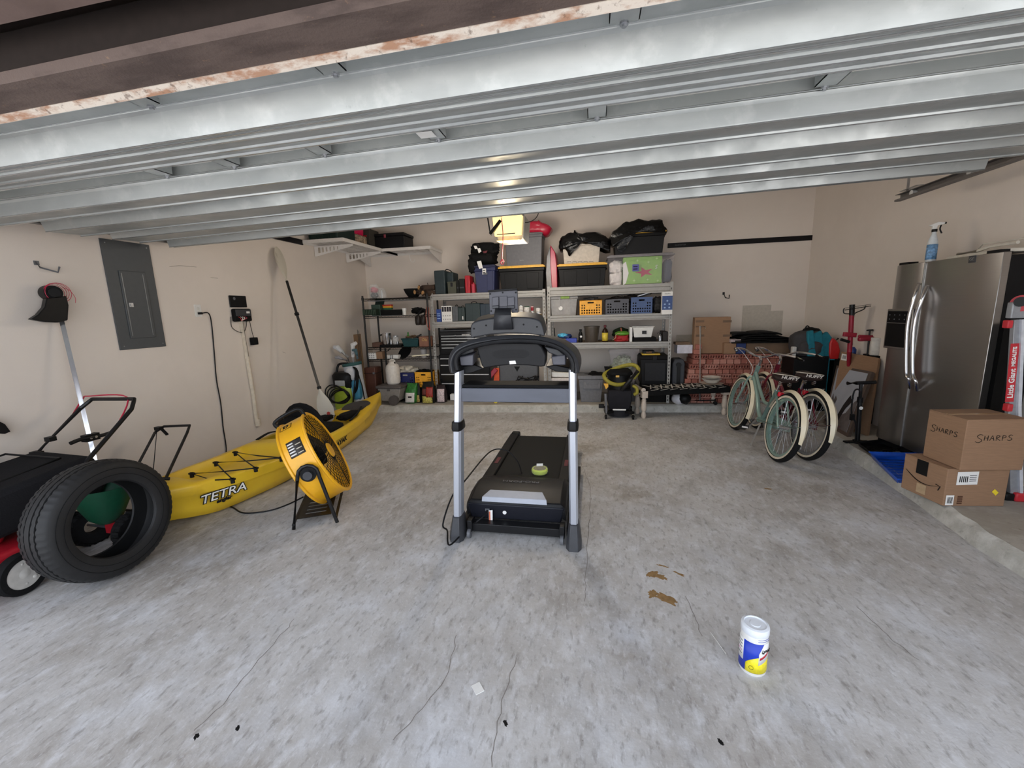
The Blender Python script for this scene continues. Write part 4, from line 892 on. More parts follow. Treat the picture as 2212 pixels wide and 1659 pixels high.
# ================================================================ wipes tub
p = F(1624, 1442); r_ = .049; H = .205
t = thing('wipes_tub', 'white tub of wipes with blue and yellow label standing on floor', 'tub', p)
part(t, 'tub_body', MB().lathe([(r_*.92, 0), (r_, .006), (r_, .172), (r_*.96, .178)], o=p, n=48), WHITE, ang=40)
part(t, 'lid', MB().lathe([(r_*1.0, .172), (r_*1.03, .174), (r_*1.03, .196), (r_*1.0, .202), (r_*.82, .205), (r_*.78, .200), (r_*.4, .200), (r_*.36, .203), (0, .203)], o=p, n=48), pm('frosted_lid', (226, 230, 236), .3, var=.03), ang=40)
toc = math.atan2(-p.y, -p.x)
def wrap(a0, a1, z0, z1, rr, mat, nm, fn2=None, n=18):
    mb = MB(); vs = []
    for i in range(n+1):
        u = i/n; a = toc+(a0+(a1-a0)*u); zz0, zz1 = (z0, z1) if fn2 is None else fn2(u)
        vs += [p+Vector((math.cos(a)*rr, math.sin(a)*rr, zz0)), p+Vector((math.cos(a)*rr, math.sin(a)*rr, zz1))]
    mb.add(vs, [(2*i, 2*i+1, 2*i+3, 2*i+2) for i in range(n)]); return part(t, nm, mb, mat, solid=.0004)
BLUE = pm('label_blue', (14, 52, 176), .4, var=.04); LYEL = pm('label_yellow', (244, 226, 40), .4, var=.12, scale=80)
wrap(-2.6, 2.6, .016, .148, r_+.0004, BLUE, 'label_wrap', n=48)
wrap(-1.7, -.72, .055, .15, r_+.0009, PRINTW, 'label_panel')
for k in range(5): wrap(-1.5, -.86, .075+k*.014, .079+k*.014, r_+.0014, pm('pale_pink', (214, 150, 190), .6) if k == 1 else MGREY, 'label_print')
wrap(-.5, 2.2, 0, 0, r_+.0009, LYEL, 'label_lemon', lambda u: (.017, .017+.075*math.sin(PI*min(1, u*1.0+.08)*.9)**.5), n=24)
wrap(.42, 1.5, 0, 0, r_+.0014, PRINTW, 'brand_panel', lambda u: (.055+.03*u, .105+.045*min(1, u*3)), n=14)
wrap(.5, 1.5, 0, 0, r_+.0019, RED, 'brand_bar', lambda u: (.078+.03*u, .088+.03*u), n=10)
for k in range(2): wrap(.3+k*.0, 1.4, .158+k*.008, .1595+k*.008, r_+.0009, BLUE, 'label_line')
a = toc+.95; e = Vector((math.cos(a), math.sin(a), 0)); tg = Vector((-math.sin(a), math.cos(a), 0))
text(t, 'lettering', 'Lysol', .019, INK, p+e*(r_+.002)+Vector((0, 0, .118)), tg, (0, 0, 1), shear=.2, bold=.0006, ext=.0004)
a = toc-.05; e = Vector((math.cos(a), math.sin(a), 0)); tg = Vector((-math.sin(a), math.cos(a), 0))
part(t, 'round_mark', MB().tube([p+e*(r_+.0018)+tg*(.008*math.cos(k*PI/8))+Vector((0, 0, .04+.008*math.sin(k*PI/8))) for k in range(16)], .0006, 4, closed=True), INK)
# ================================================================ storage racks along the back wall
YF = 6.1; YR = 6.68; SZ = .1
RK = pm('rack_grey_metal', (158, 156, 152), .5, metal=.12, var=.06)
WOODS = pm('rack_board', (140, 116, 92), .8, var=.15, scale=12)
_slots = [rrect(-.006, z, .006, z+.028, .0055, 2) for z in [0.03+.05*k for k in range(33)]]
def rack(label, x0, x1, levels, top):
    t = thing('storage_rack', label, 'rack', ((x0+x1)/2, (YF+YR)/2, SZ))
    vf = holed(rect(-.02, 0, .02, top-SZ), [s for s in _slots if s[0][1] < top-SZ-.05], .002)
    vf2 = holed(rect(-.018, 0, .018, top-SZ), [s for s in _slots if s[0][1] < top-SZ-.05], .002)
    for x, sg in ((x0+.02, 1), (x1-.02, -1)):
        for y, sy in ((YF, 1), (YR, -1)):
            mb = plate(MB(), (x, y, SZ), (1, 0, 0), (0, 0, 1), vf); plate(mb, (x-sg*.019, y+sy*.018, SZ), (0, 1, 0), (0, 0, 1), vf2)
            part(t, 'post', mb, RK, ang=20)
    for z, h in levels:
        for y, sy in ((YF+.004, 1), (YR-.004, -1)):
            mb = MB().prism([(x0+.03, y, z+.004), (x0+.03, y, z-h*.30), (x0+.03, y+sy*.012, z-h*.38), (x0+.03, y+sy*.012, z-h*.75), (x0+.03, y, z-h*.85), (x0+.03, y, z-h), (x0+.03, y+sy*.022, z-h), (x0+.03, y+sy*.022, z+.004)], (x1-x0-.06, 0, 0))
            part(t, 'beam', mb, RK, ang=20)
        for x, sg in ((x0+.01, 1), (x1-.01, -1)): part(t, 'side_beam', MB().box((x-.006, YF+.03, z-h*.8), (x+.006, YR-.03, z)), RK)
        part(t, 'shelf_board', MB().box((x0+.02, YF+.028, z-.016), (x1-.02, YR-.028, z-.001)), WOODS)
    return t
CX0, CX1, BX0, BX1 = AY(1183, 700, YF).x, AY(1452, 690, YF).x, AY(933, 700, YF).x, AY(1179, 700, YF).x
C1, C2, C3 = 1.764, 1.363, .972; B1, B2 = 1.733, 1.318
rack('right grey slotted steel rack holding crates and totes', CX0, CX1, [(C1, .12), (C2, .08), (C3, .08)], C1+.02)
rack('left grey slotted steel rack standing behind treadmill beside black wire rack', BX0, BX1, [(B1, .085), (B2, .085)], B1+.02)
# black wire rack
AXL, AXR = AY(788, 700, 6.0).x, AY(926, 700, 6.0).x; YA0, YA1 = 6.0, 6.42; A1, A2, A3, A4, A5 = 1.70, 1.435, .95, .765, .30
BW = pm('black_wire', (20, 19, 20), .45, metal=.3)
t = thing('wire_rack', 'black wire shelving rack in the back left corner', 'rack', ((AXL+AXR)/2, 6.2, SZ))
for x in (AXL, AXR):
    for y in (YA0, YA1): part(t, 'post', MB().cyl((x, y, SZ), (x, y, A1+.05), .014, n=12).cyl((x, y, A1-.02), (x, y, A1+.02), .019, n=12), BW)
for z in (A1, A2, A3, A4, A5):
    mb = MB()
    for y in (YA0, YA1): mb.tube([(AXL, y, z), (AXR, y, z)], .0065, 5).tube([(AXL, y, z-.028), (AXR, y, z-.028)], .0055, 5).tube([(AXL+(AXR-AXL)*i/36, y, z-(.028 if i % 2 else 0)) for i in range(37)], .0025, 4)
    for x in (AXL, AXR): mb.tube([(x, YA0, z), (x, YA1, z)], .004, 5).tube([(x, YA0, z-.028), (x, YA1, z-.028)], .004, 5)
    for i in range(30): x = AXL+(AXR-AXL)*(i+.5)/30; mb.tube([(x, YA0, z+.002), (x, YA1, z+.002)], .0022, 4)
    part(t, 'wire_shelf', mb, BW, ang=30)
x0 = AXL+.03
part(t, 'shelf_liner', MB().box((AXL+.05, YA0+.01, A1-.034), (AXR-.03, YA1-.01, A1-.03)), pm('shelf_liner', (178, 180, 182), .5))
part(t, 'shelf_liner', MB().box((AXL+.05, YA0+.01, A2+.005), (AXR-.03, YA1-.01, A2+.008)), pm('shelf_liner', 0))
def bxp(x0, x1, yt, yb, Y, z0=None):
    a, b, c, d = RC(x0, x1, yt, yb, Y); h = d-c
    if z0 is not None: c = z0; d = max(d, c+.02)
    return a, b, c, d
def tote(label, r, Y, dep, body, lid=None, z0=None, lidh=.036, tap=.03, name='storage_tote', cat='tote', group=None, ribs=True, handles=True):
    a, b, c, d = bxp(*r, Y, z0)
    t = thing(name, label, cat, ((a+b)/2, Y+dep/2, c), group)
    top = d-(lidh if lid else 0)
    m = MB(); tp = min(tap, (b-a)*.12)
    rings = []
    for z, k in ((c, tp), (c+(top-c)*.86, tp*.3), (c+(top-c)*.87, 0), (top, 0)):
        rings.append([(a+k, Y+k, z), (b-k, Y+k, z), (b-k, Y+dep-k, z), (a+k, Y+dep-k, z)])
    part(t, 'body', m.loft(rings), body, bevel=.006, seg=2)
    if ribs:
        for u0, u1 in ((.12, .40), (.60, .88)):
            w0, w1 = a+(b-a)*u0, a+(b-a)*u1; h0, h1 = c+(top-c)*.12, c+(top-c)*.78
            part(t, 'rib_panel', MB().prism([(w0+.01, Y+tp*.85, h0), (w1-.01, Y+tp*.85, h0), (w1, Y+tp*.35, h1), (w0, Y+tp*.35, h1)], (0, -.006, 0)), body, bevel=.003)
    if lid:
        part(t, 'lid', MB().box((a-.01, Y-.014, top), (b+.01, Y+dep+.014, top+lidh*.6)).box((a+.012, Y+.012, top+lidh*.6), (b-.012, Y+dep-.012, d+.001)), lid, bevel=.004)
    if handles:
        for x in (a, b): part(t, 'grip', MB().box((x-.012, Y+dep*.32, top-.05), (x+.012, Y+dep*.68, top-.03)), body, bevel=.004)
    return t, (a, b, c, d)
def case(label, r, Y, dep, mat, z0=None, name='storage_box', cat='box', bev=.006, group=None, R=None):
    a, b, c, d = bxp(*r, Y, z0)
    t = thing(name, label, cat, ((a+b)/2, Y+dep/2, c), group)
    part(t, 'body', MB().box((a, Y, c), (b, Y+dep, d)), mat, bevel=bev); return t, (a, b, c, d)
def crate(label, r, Y, dep, mat, z0, pat=8, group=None):
    a, b, c, d = bxp(*r, Y, z0); w_, h_ = b-a, d-c
    t = thing('milk_crate', label, 'crate', ((a+b)/2, Y+dep/2, c), group)
    holes = []; n = 8 if w_ > .2 else 6; px = w_/(n+1); rr = px*.33
    for j in range(4):
        for i in range(n):
            if j >= 2 and 1 < i < n-2: continue
            holes.append(circ(px*(i+1), h_*(.16+.17*j), rr, 10))
    holes.append(rrect(w_*.36, h_*.80, w_*.64, h_*.90, .008))
    vf = holed(rrect(0, 0, w_, h_, .01), holes, .008)
    part(t, 'front_panel', plate(MB(), (a, Y, c), (1, 0, 0), (0, 0, 1), vf), mat, ang=25)
    part(t, 'back_panel', plate(MB(), (a, Y+dep, c), (1, 0, 0), (0, 0, 1), vf), mat, ang=25)
    n2 = 6; vf2 = holed(rrect(0, 0, dep, h_, .01), [circ(dep*(i+1)/(n2+1), h_*(.16+.17*j), rr, 10) for i in range(n2) for j in range(4)], .008)
    for x in (a+.004, b-.004): part(t, 'side_panel', plate(MB(), (x, Y, c), (0, 1, 0), (0, 0, 1), vf2), mat, ang=25)
    part(t, 'base', MB().box((a+.005, Y+.005, c), (b-.005, Y+dep-.005, c+.012)), mat)
    part(t, 'rim', MB().tube([(a, Y, d), (b, Y, d), (b, Y+dep, d), (a, Y+dep, d)], .009, 6, closed=True, flat=.9), mat)
    return t, (a, b, c, d)
def lbl(t, r, Y, mat=None, lines=2, nm='sticker'):
    a, b, c, d = RC(*r, Y)
    o = part(t, nm, MB().box((a, Y-.002, c), (b, Y-.0005, d)), mat or PRINTW)
    for k in range(lines):
        z = c+(d-c)*(k+1)/(lines+1); part(o, 'print_line', MB().box((a+(b-a)*.15, Y-.0026, z-(d-c)*.07), (b-(b-a)*.2, Y-.002, z+(d-c)*.05)), INK)
    return o
TB = pm('tote_black', (14, 14, 15), .5); TY_ = pm('tote_yellow_lid', (232, 180, 66), .45)
YI = YF+.05
# ---------------- right rack, top
tote('black tote with yellow lid on right rack beside clear bin', (1205, 1310, 568, 620), YI, .42, TB, TY_, C1)
t, rr_ = tote('clear bin with holiday print and white towel on right rack top', (1313, 1455, 548, 618), YI, .45, pm('clear_plastic', (232, 228, 236), .15, alpha=.13), pm('clear_grey_lid', (150, 146, 150), .35, alpha=.75), C1, ribs=False)
a, b, c, d = rr_
g = case('green holiday box with a red star packed inside the clear bin', (1346, 1430, 554, 616), YI+.05, .3, pm('holiday_green', (134, 182, 78), .6, var=.12, scale=20), C1+.012, name='gift_box')[0]
def star(t, px, py, r, Y, mat, n=5, k=.45, nm='print_star', sy=1.0, rot=0):
    p = AY(px, py, Y); pts = [(p.x+math.cos(rot+PI/2+PI*i/n)*(r if i % 2 == 0 else r*k), Y, p.z+sy*math.sin(rot+PI/2+PI*i/n)*(r if i % 2 == 0 else r*k)) for i in range(2*n)]
    return part(t, nm, MB().prism(pts, (0, .0015, 0)), mat)
star(g, 1392, 588, .13, YI+.047, pm('holiday_red', (176, 50, 84), .6), k=.4, sy=.55, rot=.3)
for x, y in ((1377, 563), (1401, 566), (1419, 558), (1399, 604), (1421, 606), (1370, 606)): star(g, x, y, .022, YI+.046, pm('pale_green', (196, 220, 150), .6), n=4, k=.3)
part(g, 'print_patch', MB().prism([AY(1346, 570, YI+.047), AY(1352, 565, YI+.047), AY(1358, 590, YI+.047), AY(1352, 612, YI+.047), AY(1346, 616, YI+.047)], (0, .001, 0)), PRINTW)
text(g, 'lettering', 'S', .07, PRINTW, AY(1417, 577, YI+.045), (1, 0, 0), (0, 0, 1), shear=.2)
lbl(t, (1366, 1380, 571, 586), YI-.002, pm('blue_white_label', (90, 90, 160), .6), 2)
tw = MB()
solo('towel', MB().blob(AY(1330, 578, YI+.14), (.18, .2, .16), .14, 2.5, 4, sq=.6).blob(AY(1330, 603, YI+.14), (.17, .22, .18), .12, 2.5, 6, sq=.5), pm('white_towel', (226, 220, 216), .9, bump=.3), 'crumpled white towel packed at the left in clear bin', 'towel')
solo('folded_cloth', MB().blob(AY(1440, 586, YI+.18), (.1, .3, .3), .06, 2, 7, sq=.4), pm('slate_cloth', (70, 78, 90), .9), 'slate cloth packed at the right end in clear bin', 'cloth')
BAG = pm('black_bin_liner', (10, 10, 11), .22, bump=1.0, scale=14, var=.3)
t, rr_ = tote('cream lidless bin on right rack under draped black bag', (1214, 1298, 524, 571), YI+.04, .34, pm('cream_bin', (196, 186, 172), .5), None, bxp(1214, 1298, 524, 571, YI+.04)[2]+.0, ribs=False)
zt = 2.055
for k in range(5):
    p = AY(1229+k*12, 567, YI+.04+.022); part(t, 'slot_mark', MB().tube([p+Vector(v) for v in ((-.028, 0, -.012), (-.026, 0, .012), (.026, 0, .012), (.028, 0, -.012))], .0025, 5), MGREY)
t, _r = tote('topmost black tote with yellow lid on right rack, half wrapped in black bag', (1325, 1437, 498, 551), YI+.02, .40, TB, TY_, ribs=False)
def bagmesh(pts, seed, Y, dep, amp=.03):
    """crumpled bag from a traced front outline given real depth; puffed and wrinkled"""
    P = [AY(x, y, Y) for x, y in pts]; c = sum(P, Vector())/len(P); n = len(P); rings = []
    for j, (k, dy) in enumerate(((.0, -.03), (.45, -.04), (.8, -.025), (1.0, .0), (1.03, dep*.25), (1.03, dep*.7), (.9, dep), (.4, dep+.02), (0, dep+.02))):
        ring = []
        for i, p in enumerate(P):
            q = c+(p-c)*k; q = Vector((q.x, Y+dy, q.z))
            nn = noise.noise_vector(q*9+Vector((seed, 0, 0)))*amp+noise.noise_vector(q*24+Vector((seed, 3, 0)))*amp*.4
            ring.append(q+nn*(.2+.8*min(1, k)))
        rings.append(ring)
    return MB().loft(rings)
def smooth2(pts, k=4): return [(p.x, p.y) for p in cr([(x, y, 0) for x, y in pts], k, True)]
solo('bin_bag', bagmesh(smooth2([(1210, 540), (1209, 520), (1225, 506), (1242, 503), (1243, 497), (1252, 503), (1285, 501), (1305, 508), (1318, 525), (1316, 541), (1300, 530), (1288, 526), (1250, 528), (1240, 538), (1230, 553), (1220, 540)]), 2, YI+.03, .34), BAG, 'crumpled black bin bag draped over the cream bin', 'bag', ang=60)
solo('bin_bag', bagmesh(smooth2([(1318, 515), (1326, 498), (1345, 484), (1362, 476), (1400, 476), (1428, 474), (1431, 479), (1440, 494), (1436, 504), (1425, 500), (1365, 504), (1352, 520), (1344, 545), (1330, 532), (1322, 528)]), 9, YI+.01, .42), BAG, 'crumpled black bin bag wrapping the topmost yellow-lidded tote', 'bag', ang=60)
t = thing('plastic_sled', 'red and grey plastic lid standing on edge between the black totes', 'lid', AY(1193, 624, YI))
part(t, 'red_half', MB().prism([AY(x, y, YI) for x, y in ((1189, 529), (1199, 545), (1203, 575), (1204, 623), (1192, 624), (1189, 575))], (0, .4, 0)), pm('red_plastic', (168, 18, 60), .3), bevel=.008, label='glossy red half')
part(t, 'grey_half', MB().prism([AY(x, y, YI+.02) for x, y in ((1188, 532), (1191, 575), (1193, 624), (1181, 624), (1179, 590), (1181, 555))], (0, .36, 0)), pm('smoke_plastic', (112, 112, 118), .3, alpha=.7), bevel=.006, label='smoky grey half')
# ---------------- left rack, top
tote('black tote with yellow lid on left rack under the grey tote', (1078, 1176, 573, 632), YI, .42, TB, TY_, B1)
t, rg = tote('grey lidless tote on left rack top, topmost under the red bag', (1090, 1172, 503, 576), YI+.02, .36, pm('tote_grey', (88, 88, 92), .5), None, ribs=False, tap=.025)
text(t, 'lettering', 'Sterilite', .02, pm('pale_grey_print', (150, 150, 152), .5), AY(1127, 562, YI+.02+.01), (1, 0, 0), (0, 0, 1))
part(t, 'rim', MB().box((rg[0]-.012, YI+.01, rg[3]-.03), (rg[1]+.012, YI+.39, rg[3])), pm('tote_grey', 0), bevel=.008)
solo('red_bag', bagmesh(smooth2([(1130, 502), (1131, 481), (1160, 478), (1163, 474), (1168, 479), (1184, 486), (1190, 493), (1180, 507), (1160, 502)]), 4, YI+.03, .3, .015), pm('red_vinyl', (170, 18, 50), .35), 'red plastic sack lying on top of the grey tote', 'bag', ang=60)
t, rb_ = tote('navy blue tote on left rack under black booster seat', (1024, 1070, 572, 632), YI, .40, pm('tote_navy', (38, 44, 84), .45), pm('tote_navy_lid', (34, 38, 70), .45), B1, ribs=False)
for x in (1052, 1064): part(t, 'rib', MB().bar(AY(x-1, 577, YI-.0), AY(x, 628, YI+.02), .01, .006, up=(0, 1, 0)), pm('tote_navy', 0))
lbl(t, (1042, 1050, 580, 593), YI-.004)
part(t, 'lid_label', MB().box((AY(1044, 576, YI).x, YI-.018, B1+.26), (AY(1053, 576, YI).x, YI-.016, B1+.285)), MGREY)
t = thing('booster_seat', 'black padded car booster seat with white tags on the navy tote', 'seat', AY(1046, 574, YI+.1))
part(t, 'seat_cushion', MB().blob(AY(1044, 560, YI+.16), (.40, .36, .17), .12, 2, 21, sq=.6), BLACKM)
part(t, 'seat_back', MB().blob(AY(1048, 538, YI+.2), (.44, .26, .17), .14, 2.2, 24, sq=.6), BLACKM)
part(t, 'side_flap', MB().blob(AY(1022, 575, YI+.06), (.13, .16, .2), .12, 2, 27, sq=.6), BLACKM)
part(t, 'shoulder_pad', MB().tube(cr([AY(1022, 530, YI+.02), AY(1030, 528, YI-.0), AY(1040, 542, YI-.01), AY(1052, 550, YI-.0)], 5), .03, 8, flat=.5), BLACK)
for q in (((1023, 531), (1029, 531), (1032, 537), (1026, 538)), ((1031, 537), (1037, 536), (1040, 543), (1034, 547)), ((1030, 565), (1039, 563), (1043, 579), (1035, 581))):
    part(t, 'white_tag', MB().prism([AY(x, y, YI-.05) for x, y in q], (0, .003, 0)), PRINTW)
part(t, 'red_trim', MB().prism([AY(x, y, YI-.045) for x, y in ((1043, 543), (1053, 541), (1051, 546), (1045, 547))], (0, .003, 0)), pm('dull_red', 0))
TEAL = pm('dark_teal_case', (36, 50, 54), .5)
t, r = case('tall dark teal tool case on the left end of left rack top', (938, 961, 584, 632), YI, .30, TEAL, B1, name='tool_case', cat='case', bev=.014)
t, r = case('dark teal drill case leaning behind the tall teal case', (962, 979, 588, 611), YI+.12, .26, TEAL, B1+.0, name='tool_case', cat='case', bev=.014)
part(t, 'handle', MB().tube(cr([AY(960, 587, YI+.2), AY(965, 582, YI+.2), AY(973, 585, YI+.2), AY(978, 590, YI+.2)], 4), .008, 6), BLACK)
t, r = case('olive metal ammo can on left rack top', (967, 985, 609, 632), YI, .24, pm('olive_metal', (70, 72, 58), .5), B1, name='ammo_can', cat='can', bev=.003)
part(t, 'lid', MB().box((r[0]-.004, YI-.004, r[3]-.02), (r[1]+.004, YI+.244, r[3]+.004)), pm('olive_metal', 0), bevel=.003)
part(t, 'latch', MB().box(((r[0]+r[1])/2-.015, YI-.01, r[3]-.07), ((r[0]+r[1])/2+.015, YI-.003, r[3]-.01)), BLACKMET)
for k, (a, b, yt) in enumerate(((986, 992, 605), (992, 1004, 602))):
    t, r = case(('slim', 'wider')[k]+' black book-shaped case beside the olive ammo can', (a, b-.5, yt, 632), YI+.01, .22, pm('black_case%d' % k, (26+6*k, 28+6*k, 28+5*k), .6), B1, name='tool_case', cat='case', bev=.004)
    part(t, 'latch', MB().box((r[0]+.01, YI, B1+.08), (r[1]-.01, YI+.006, B1+.10)), DGREY)
t, r = case('slim bright red case on left rack top beside the navy tote', (1004, 1015, 595, 632), YI, .24, RED, B1, name='tool_case', cat='case', bev=.012)
part(t, 'seam', MB().box(((r[0]+r[1])/2-.002, YI-.002, B1+.02), ((r[0]+r[1])/2+.002, YI+.002, r[3]-.02)), pm('dull_red', 0))
t, r = case('small red container between the red case and navy tote', (1018, 1025, 613, 632), YI-.01, .1, pm('soft_red', (180, 52, 70), .5), B1, name='small_container', cat='container', bev=.01)
part(t, 'cap', MB().cyl(((r[0]+r[1])/2, YI+.04, r[3]), ((r[0]+r[1])/2, YI+.04, r[3]+.02), .012), RED)
# ---------------- left rack, second level
t, r = case('blue cardboard book box at left of second shelf', (943, 953, 668, 697), YI, .2, pm('blue_card', (42, 70, 140), .6), B2, name='blue_box', cat='box', bev=.001)
for z in (.05, .09, .12): part(t, 'print_line', MB().box((r[0]+.01, YI-.001, B2+z), (r[1]-.015, YI, B2+z+.012)), pm('pale_blue', (150, 176, 216), .6))
t, r = case('white printed appliance box with pictures on second shelf', (954, 976, 661, 697), YI, .2, PRINTW, B2, name='appliance_box', cat='box', bev=.001)
w_ = r[1]-r[0]
for i in range(4): part(t, 'picture_print', MB().box((r[0]+w_*(.04+.24*i), YI-.0015, r[3]-.085), (r[0]+w_*(.24+.24*i), YI, r[3]-.012)), pm('photo_print', (50, 46, 52), .5, scale=80, var=.8))
for j in range(2):
    for i in range(4): part(t, 'picture_print', MB().box((r[0]+w_*(.1+.22*i), YI-.0015, B2+.03+.055*j), (r[0]+w_*(.2+.22*i), YI, B2+.05+.055*j)), pm('grey_print', (170, 168, 166), .6))
for k, (a, b, yt, col, lab) in enumerate(((977, 989, 662, (84, 88, 92), 'grey tool case beside the white printed box on second shelf'), (989, 1004, 664, (40, 54, 54), 'dark green tool case with white mark on second shelf'), (1005, 1037, 655, (38, 52, 54), 'wide dark teal bin on second shelf left of the tablet holder'), (1037, 1060, 656, (34, 48, 60), 'blue-grey bin on second shelf partly behind the tablet holder'))):
    m = pm('case_c%d' % k, col, .5); t, r = case(lab, (a, b, yt, 697), YI, .26, m, B2, name='tool_case', cat='case', bev=.01)
    part(t, 'seam', MB().box(((r[0]+r[1])/2-.003, YI-.004, B2+.02), ((r[0]+r[1])/2+.003, YI+.002, r[3]-.02)), m)
    if k < 3: part(t, 'handle', MB().tube(cr([Vector((r[0]+(r[1]-r[0])*u, YI+.1, r[3]+dzv)) for u, dzv in ((.3, -.002), (.38, .02), (.62, .02), (.7, -.002))], 4), .006, 6), BLACK)
    if k == 1: part(t, 'white_mark', MB().box((r[1]-.04, YI-.003, B2+.03), (r[1]-.025, YI, B2+.08)), PRINTW)
# paint cans, two rows high
cans = [(1120, 1129, 659, 673, (222, 218, 212), 'upper white paint can next to the tablet holder'), (1119, 1129, 674, 690, (206, 196, 190), 'lower pale paint can next to the tablet holder'),
        (1131, 1143, 662, 676, (214, 212, 208), 'upper white paint can with dark green lid'), (1132, 1143, 677, 690, (206, 60, 96), 'lower pink-labelled can under the green-lidded can'),
        (1146, 1152, 661, 673, (150, 34, 48), 'upper slim red spray can in the can cluster'), (1146, 1154, 673, 690, (196, 168, 62), 'lower slim can with yellow label under the red one'),
        (1157, 1167, 665, 675, (220, 216, 210), 'upper small white jar at right end of can cluster'), (1156, 1169, 675, 692, (150, 120, 56), 'lower gold-labelled can at right end of can cluster')]
base = {}
for k, (a, b, yt, yb, col, lab) in enumerate(cans):
    x0, x1, z0, z1 = RC(a, b, yt, yb, YI); xm = (x0+x1)/2; r = (x1-x0)/2
    if k % 2: z0 = B2
    else:
        z0 = RC(*cans[k+1][:4], YI)[3]; z1 = max(z1, z0+.07)
    if k % 2: z1 = RC(a, b, yt, yb, YI)[3]
    t = thing('paint_can', lab, 'can', (xm, YI+r+.01, z0), 'cans on the second shelf')
    o = (xm, YI+r+.01, z0); h = z1-z0-.0005
    part(t, 'can_body', MB().lathe([(r*.96, 0), (r, .004), (r, h*.9), (r*.92, h*.93)], o=o, n=20), STEEL if k in (1,) else PRINTW)
    part(t, 'can_label', MB().lathe([(r+.0006, h*.15), (r+.0006, h*.8)], o=o, n=20, cap=False), pm('can_label%d' % k, col, .5, scale=60, var=.25), solid=.0006)
    part(t, 'can_lid', MB().lathe([(r*.98, h*.9), (r*.98, h*.97), (r*.85, h), (0, h*.985)], o=o, n=20), pm('dgreen_lid', (30, 84, 60), .5) if k == 2 else (RED if k == 4 else STEEL))
# ---------------- right rack, second level
t, r = tote('clear plastic bin with green latch at left of middle shelf', (1187, 1248, 640, 687), YI, .4, pm('cloudy_plastic', (196, 194, 192), .25, alpha=.55), None, C2, ribs=False)
part(t, 'latch', MB().box((AY(1211, 640, YI).x, YI-.012, r[3]-.035), (AY(1230, 640, YI).x, YI-.0, r[3]+.004)), pm('lime_latch', (132, 166, 62), .5), 'green latch', bevel=.003)
p = AY(1211, 666, YI); part(t, 'round_sticker', MB().cyl(p+Vector((0, .012, 0)), p+Vector((0, .008, 0)), .03, n=20), PRINTW)
for x in (1209, 1231): part(t, 'rib', MB().bar(AY(x, 646, YI+.004), AY(x, 684, YI+.02), .01, .008, up=(0, 1, 0)), pm('cloudy_plastic', 0))
solo('packed_cloth', MB().blob(((r[0]+r[1])/2, YI+.2, C2+.11), (r[1]-r[0]-.1, .3, .2), .08, 2, 5, sq=.5), pm('taupe_cloth', (150, 142, 138), .9, scale=12, var=.25), 'taupe fabric packed inside the green-latched clear bin', 'cloth')
crate('yellow plastic crate with round holes on middle shelf of right rack', (1252, 1300, 649, 685), YI, .3, pm('crate_yellow', (240, 170, 44), .45), C2)
solo('mesh_bundle', MB().blob(AY(1278, 650, YI+.15), (.24, .24, .1), .25, 3, 8), pm('grey_mesh', (70, 70, 72), .8, scale=90, var=.7), 'bundle of grey mesh poking out of yellow crate', 'bundle')
solo('glove_pile', MB().blob(AY(1276, 675, YI+.15), (.26, .24, .14), .15, 3, 11), pm('dark_fill', (42, 38, 36), .9, scale=60, var=.5), 'dark odds and ends inside the yellow crate on the middle shelf', 'pile')
crate('dark grey plastic crate with round holes on middle shelf', (1308, 1358, 646, 684), YI, .3, pm('crate_grey', (70, 70, 78), .45), C2)
solo('cable_pile', MB().blob(AY(1333, 650, YI+.15), (.3, .26, .12), .25, 3, 12).blob(AY(1333, 672, YI+.16), (.27, .24, .16), .2, 3, 13), pm('dark_fill', 0), 'dark cables heaped in dark grey crate', 'cables')
p = AY(1338, 641, YI+.1); solo('buckle', MB().tube(cr([p+Vector((-.05, 0, 0)), p+Vector((-.02, 0, .03)), p+Vector((.03, 0, .02)), p+Vector((.05, 0, -.02))], 5), .01, 6, flat=.4), MGREY, 'grey strap buckle on top of the dark grey crate', 'buckle')
crate('blue plastic crate with round holes on middle shelf', (1363, 1409, 643, 680), YI, .3, pm('crate_blue', (44, 72, 122), .4), C2)
solo('dark_tools', MB().blob(AY(1366, 645, YI+.14), (.3, .22, .1), .3, 3, 14).blob(AY(1387, 668, YI+.16), (.27, .24, .18), .2, 3, 15), pm('dark_fill', 0), 'black tools heaped in the blue crate', 'tools')
p0, p1 = AY(1377, 640, YI+.08), AY(1402, 632, YI+.08)
t = thing('chrome_tool', 'shiny chrome tool lying across the blue crate', 'tool', p0)
part(t, 'tool_body', MB().cyl(p0, p1, .022, .028, n=14), STEEL); part(t, 'tool_end', MB().cyl(p1, p1+Vector((.02, 0, .012)), .034, n=14), CHROME)
solo('dark_pouch', MB().blob(AY(1420, 658, YI+.12), (.13, .24, .22), .14, 2, 16, sq=.6), pm('pouch_dark', (48, 48, 50), .8, scale=30, var=.6), 'dark soft pouch between blue crate and hanging carton', 'pouch')
a, b, c, d = RC(1430, 1453, 630, 679, YF-.09)
t = thing('product_carton', 'blue and white printed carton at the right rack upright', 'carton', ((a+b)/2, YF-.05, c))
part(t, 'carton_body', MB().box((a, YF-.085, c), (b, YF-.01, d)), PRINTW, bevel=.001)
part(t, 'blue_print', MB().box((a+.002, YF-.0865, c+(d-c)*.2), (b-.002, YF-.085, c+(d-c)*.82)), pm('carton_blue', (48, 74, 128), .5, scale=30, var=.2))
for i, (u, v) in enumerate(((.5, .6), (.28, .45), (.7, .45), (.28, .3), (.7, .3))):
    q = (a+(b-a)*u, YF-.0868, c+(d-c)*v); part(t, 'round_print', MB().cyl(q, (q[0], q[1]-.001, q[2]), .012, n=12), pm('pale_blue', 0))
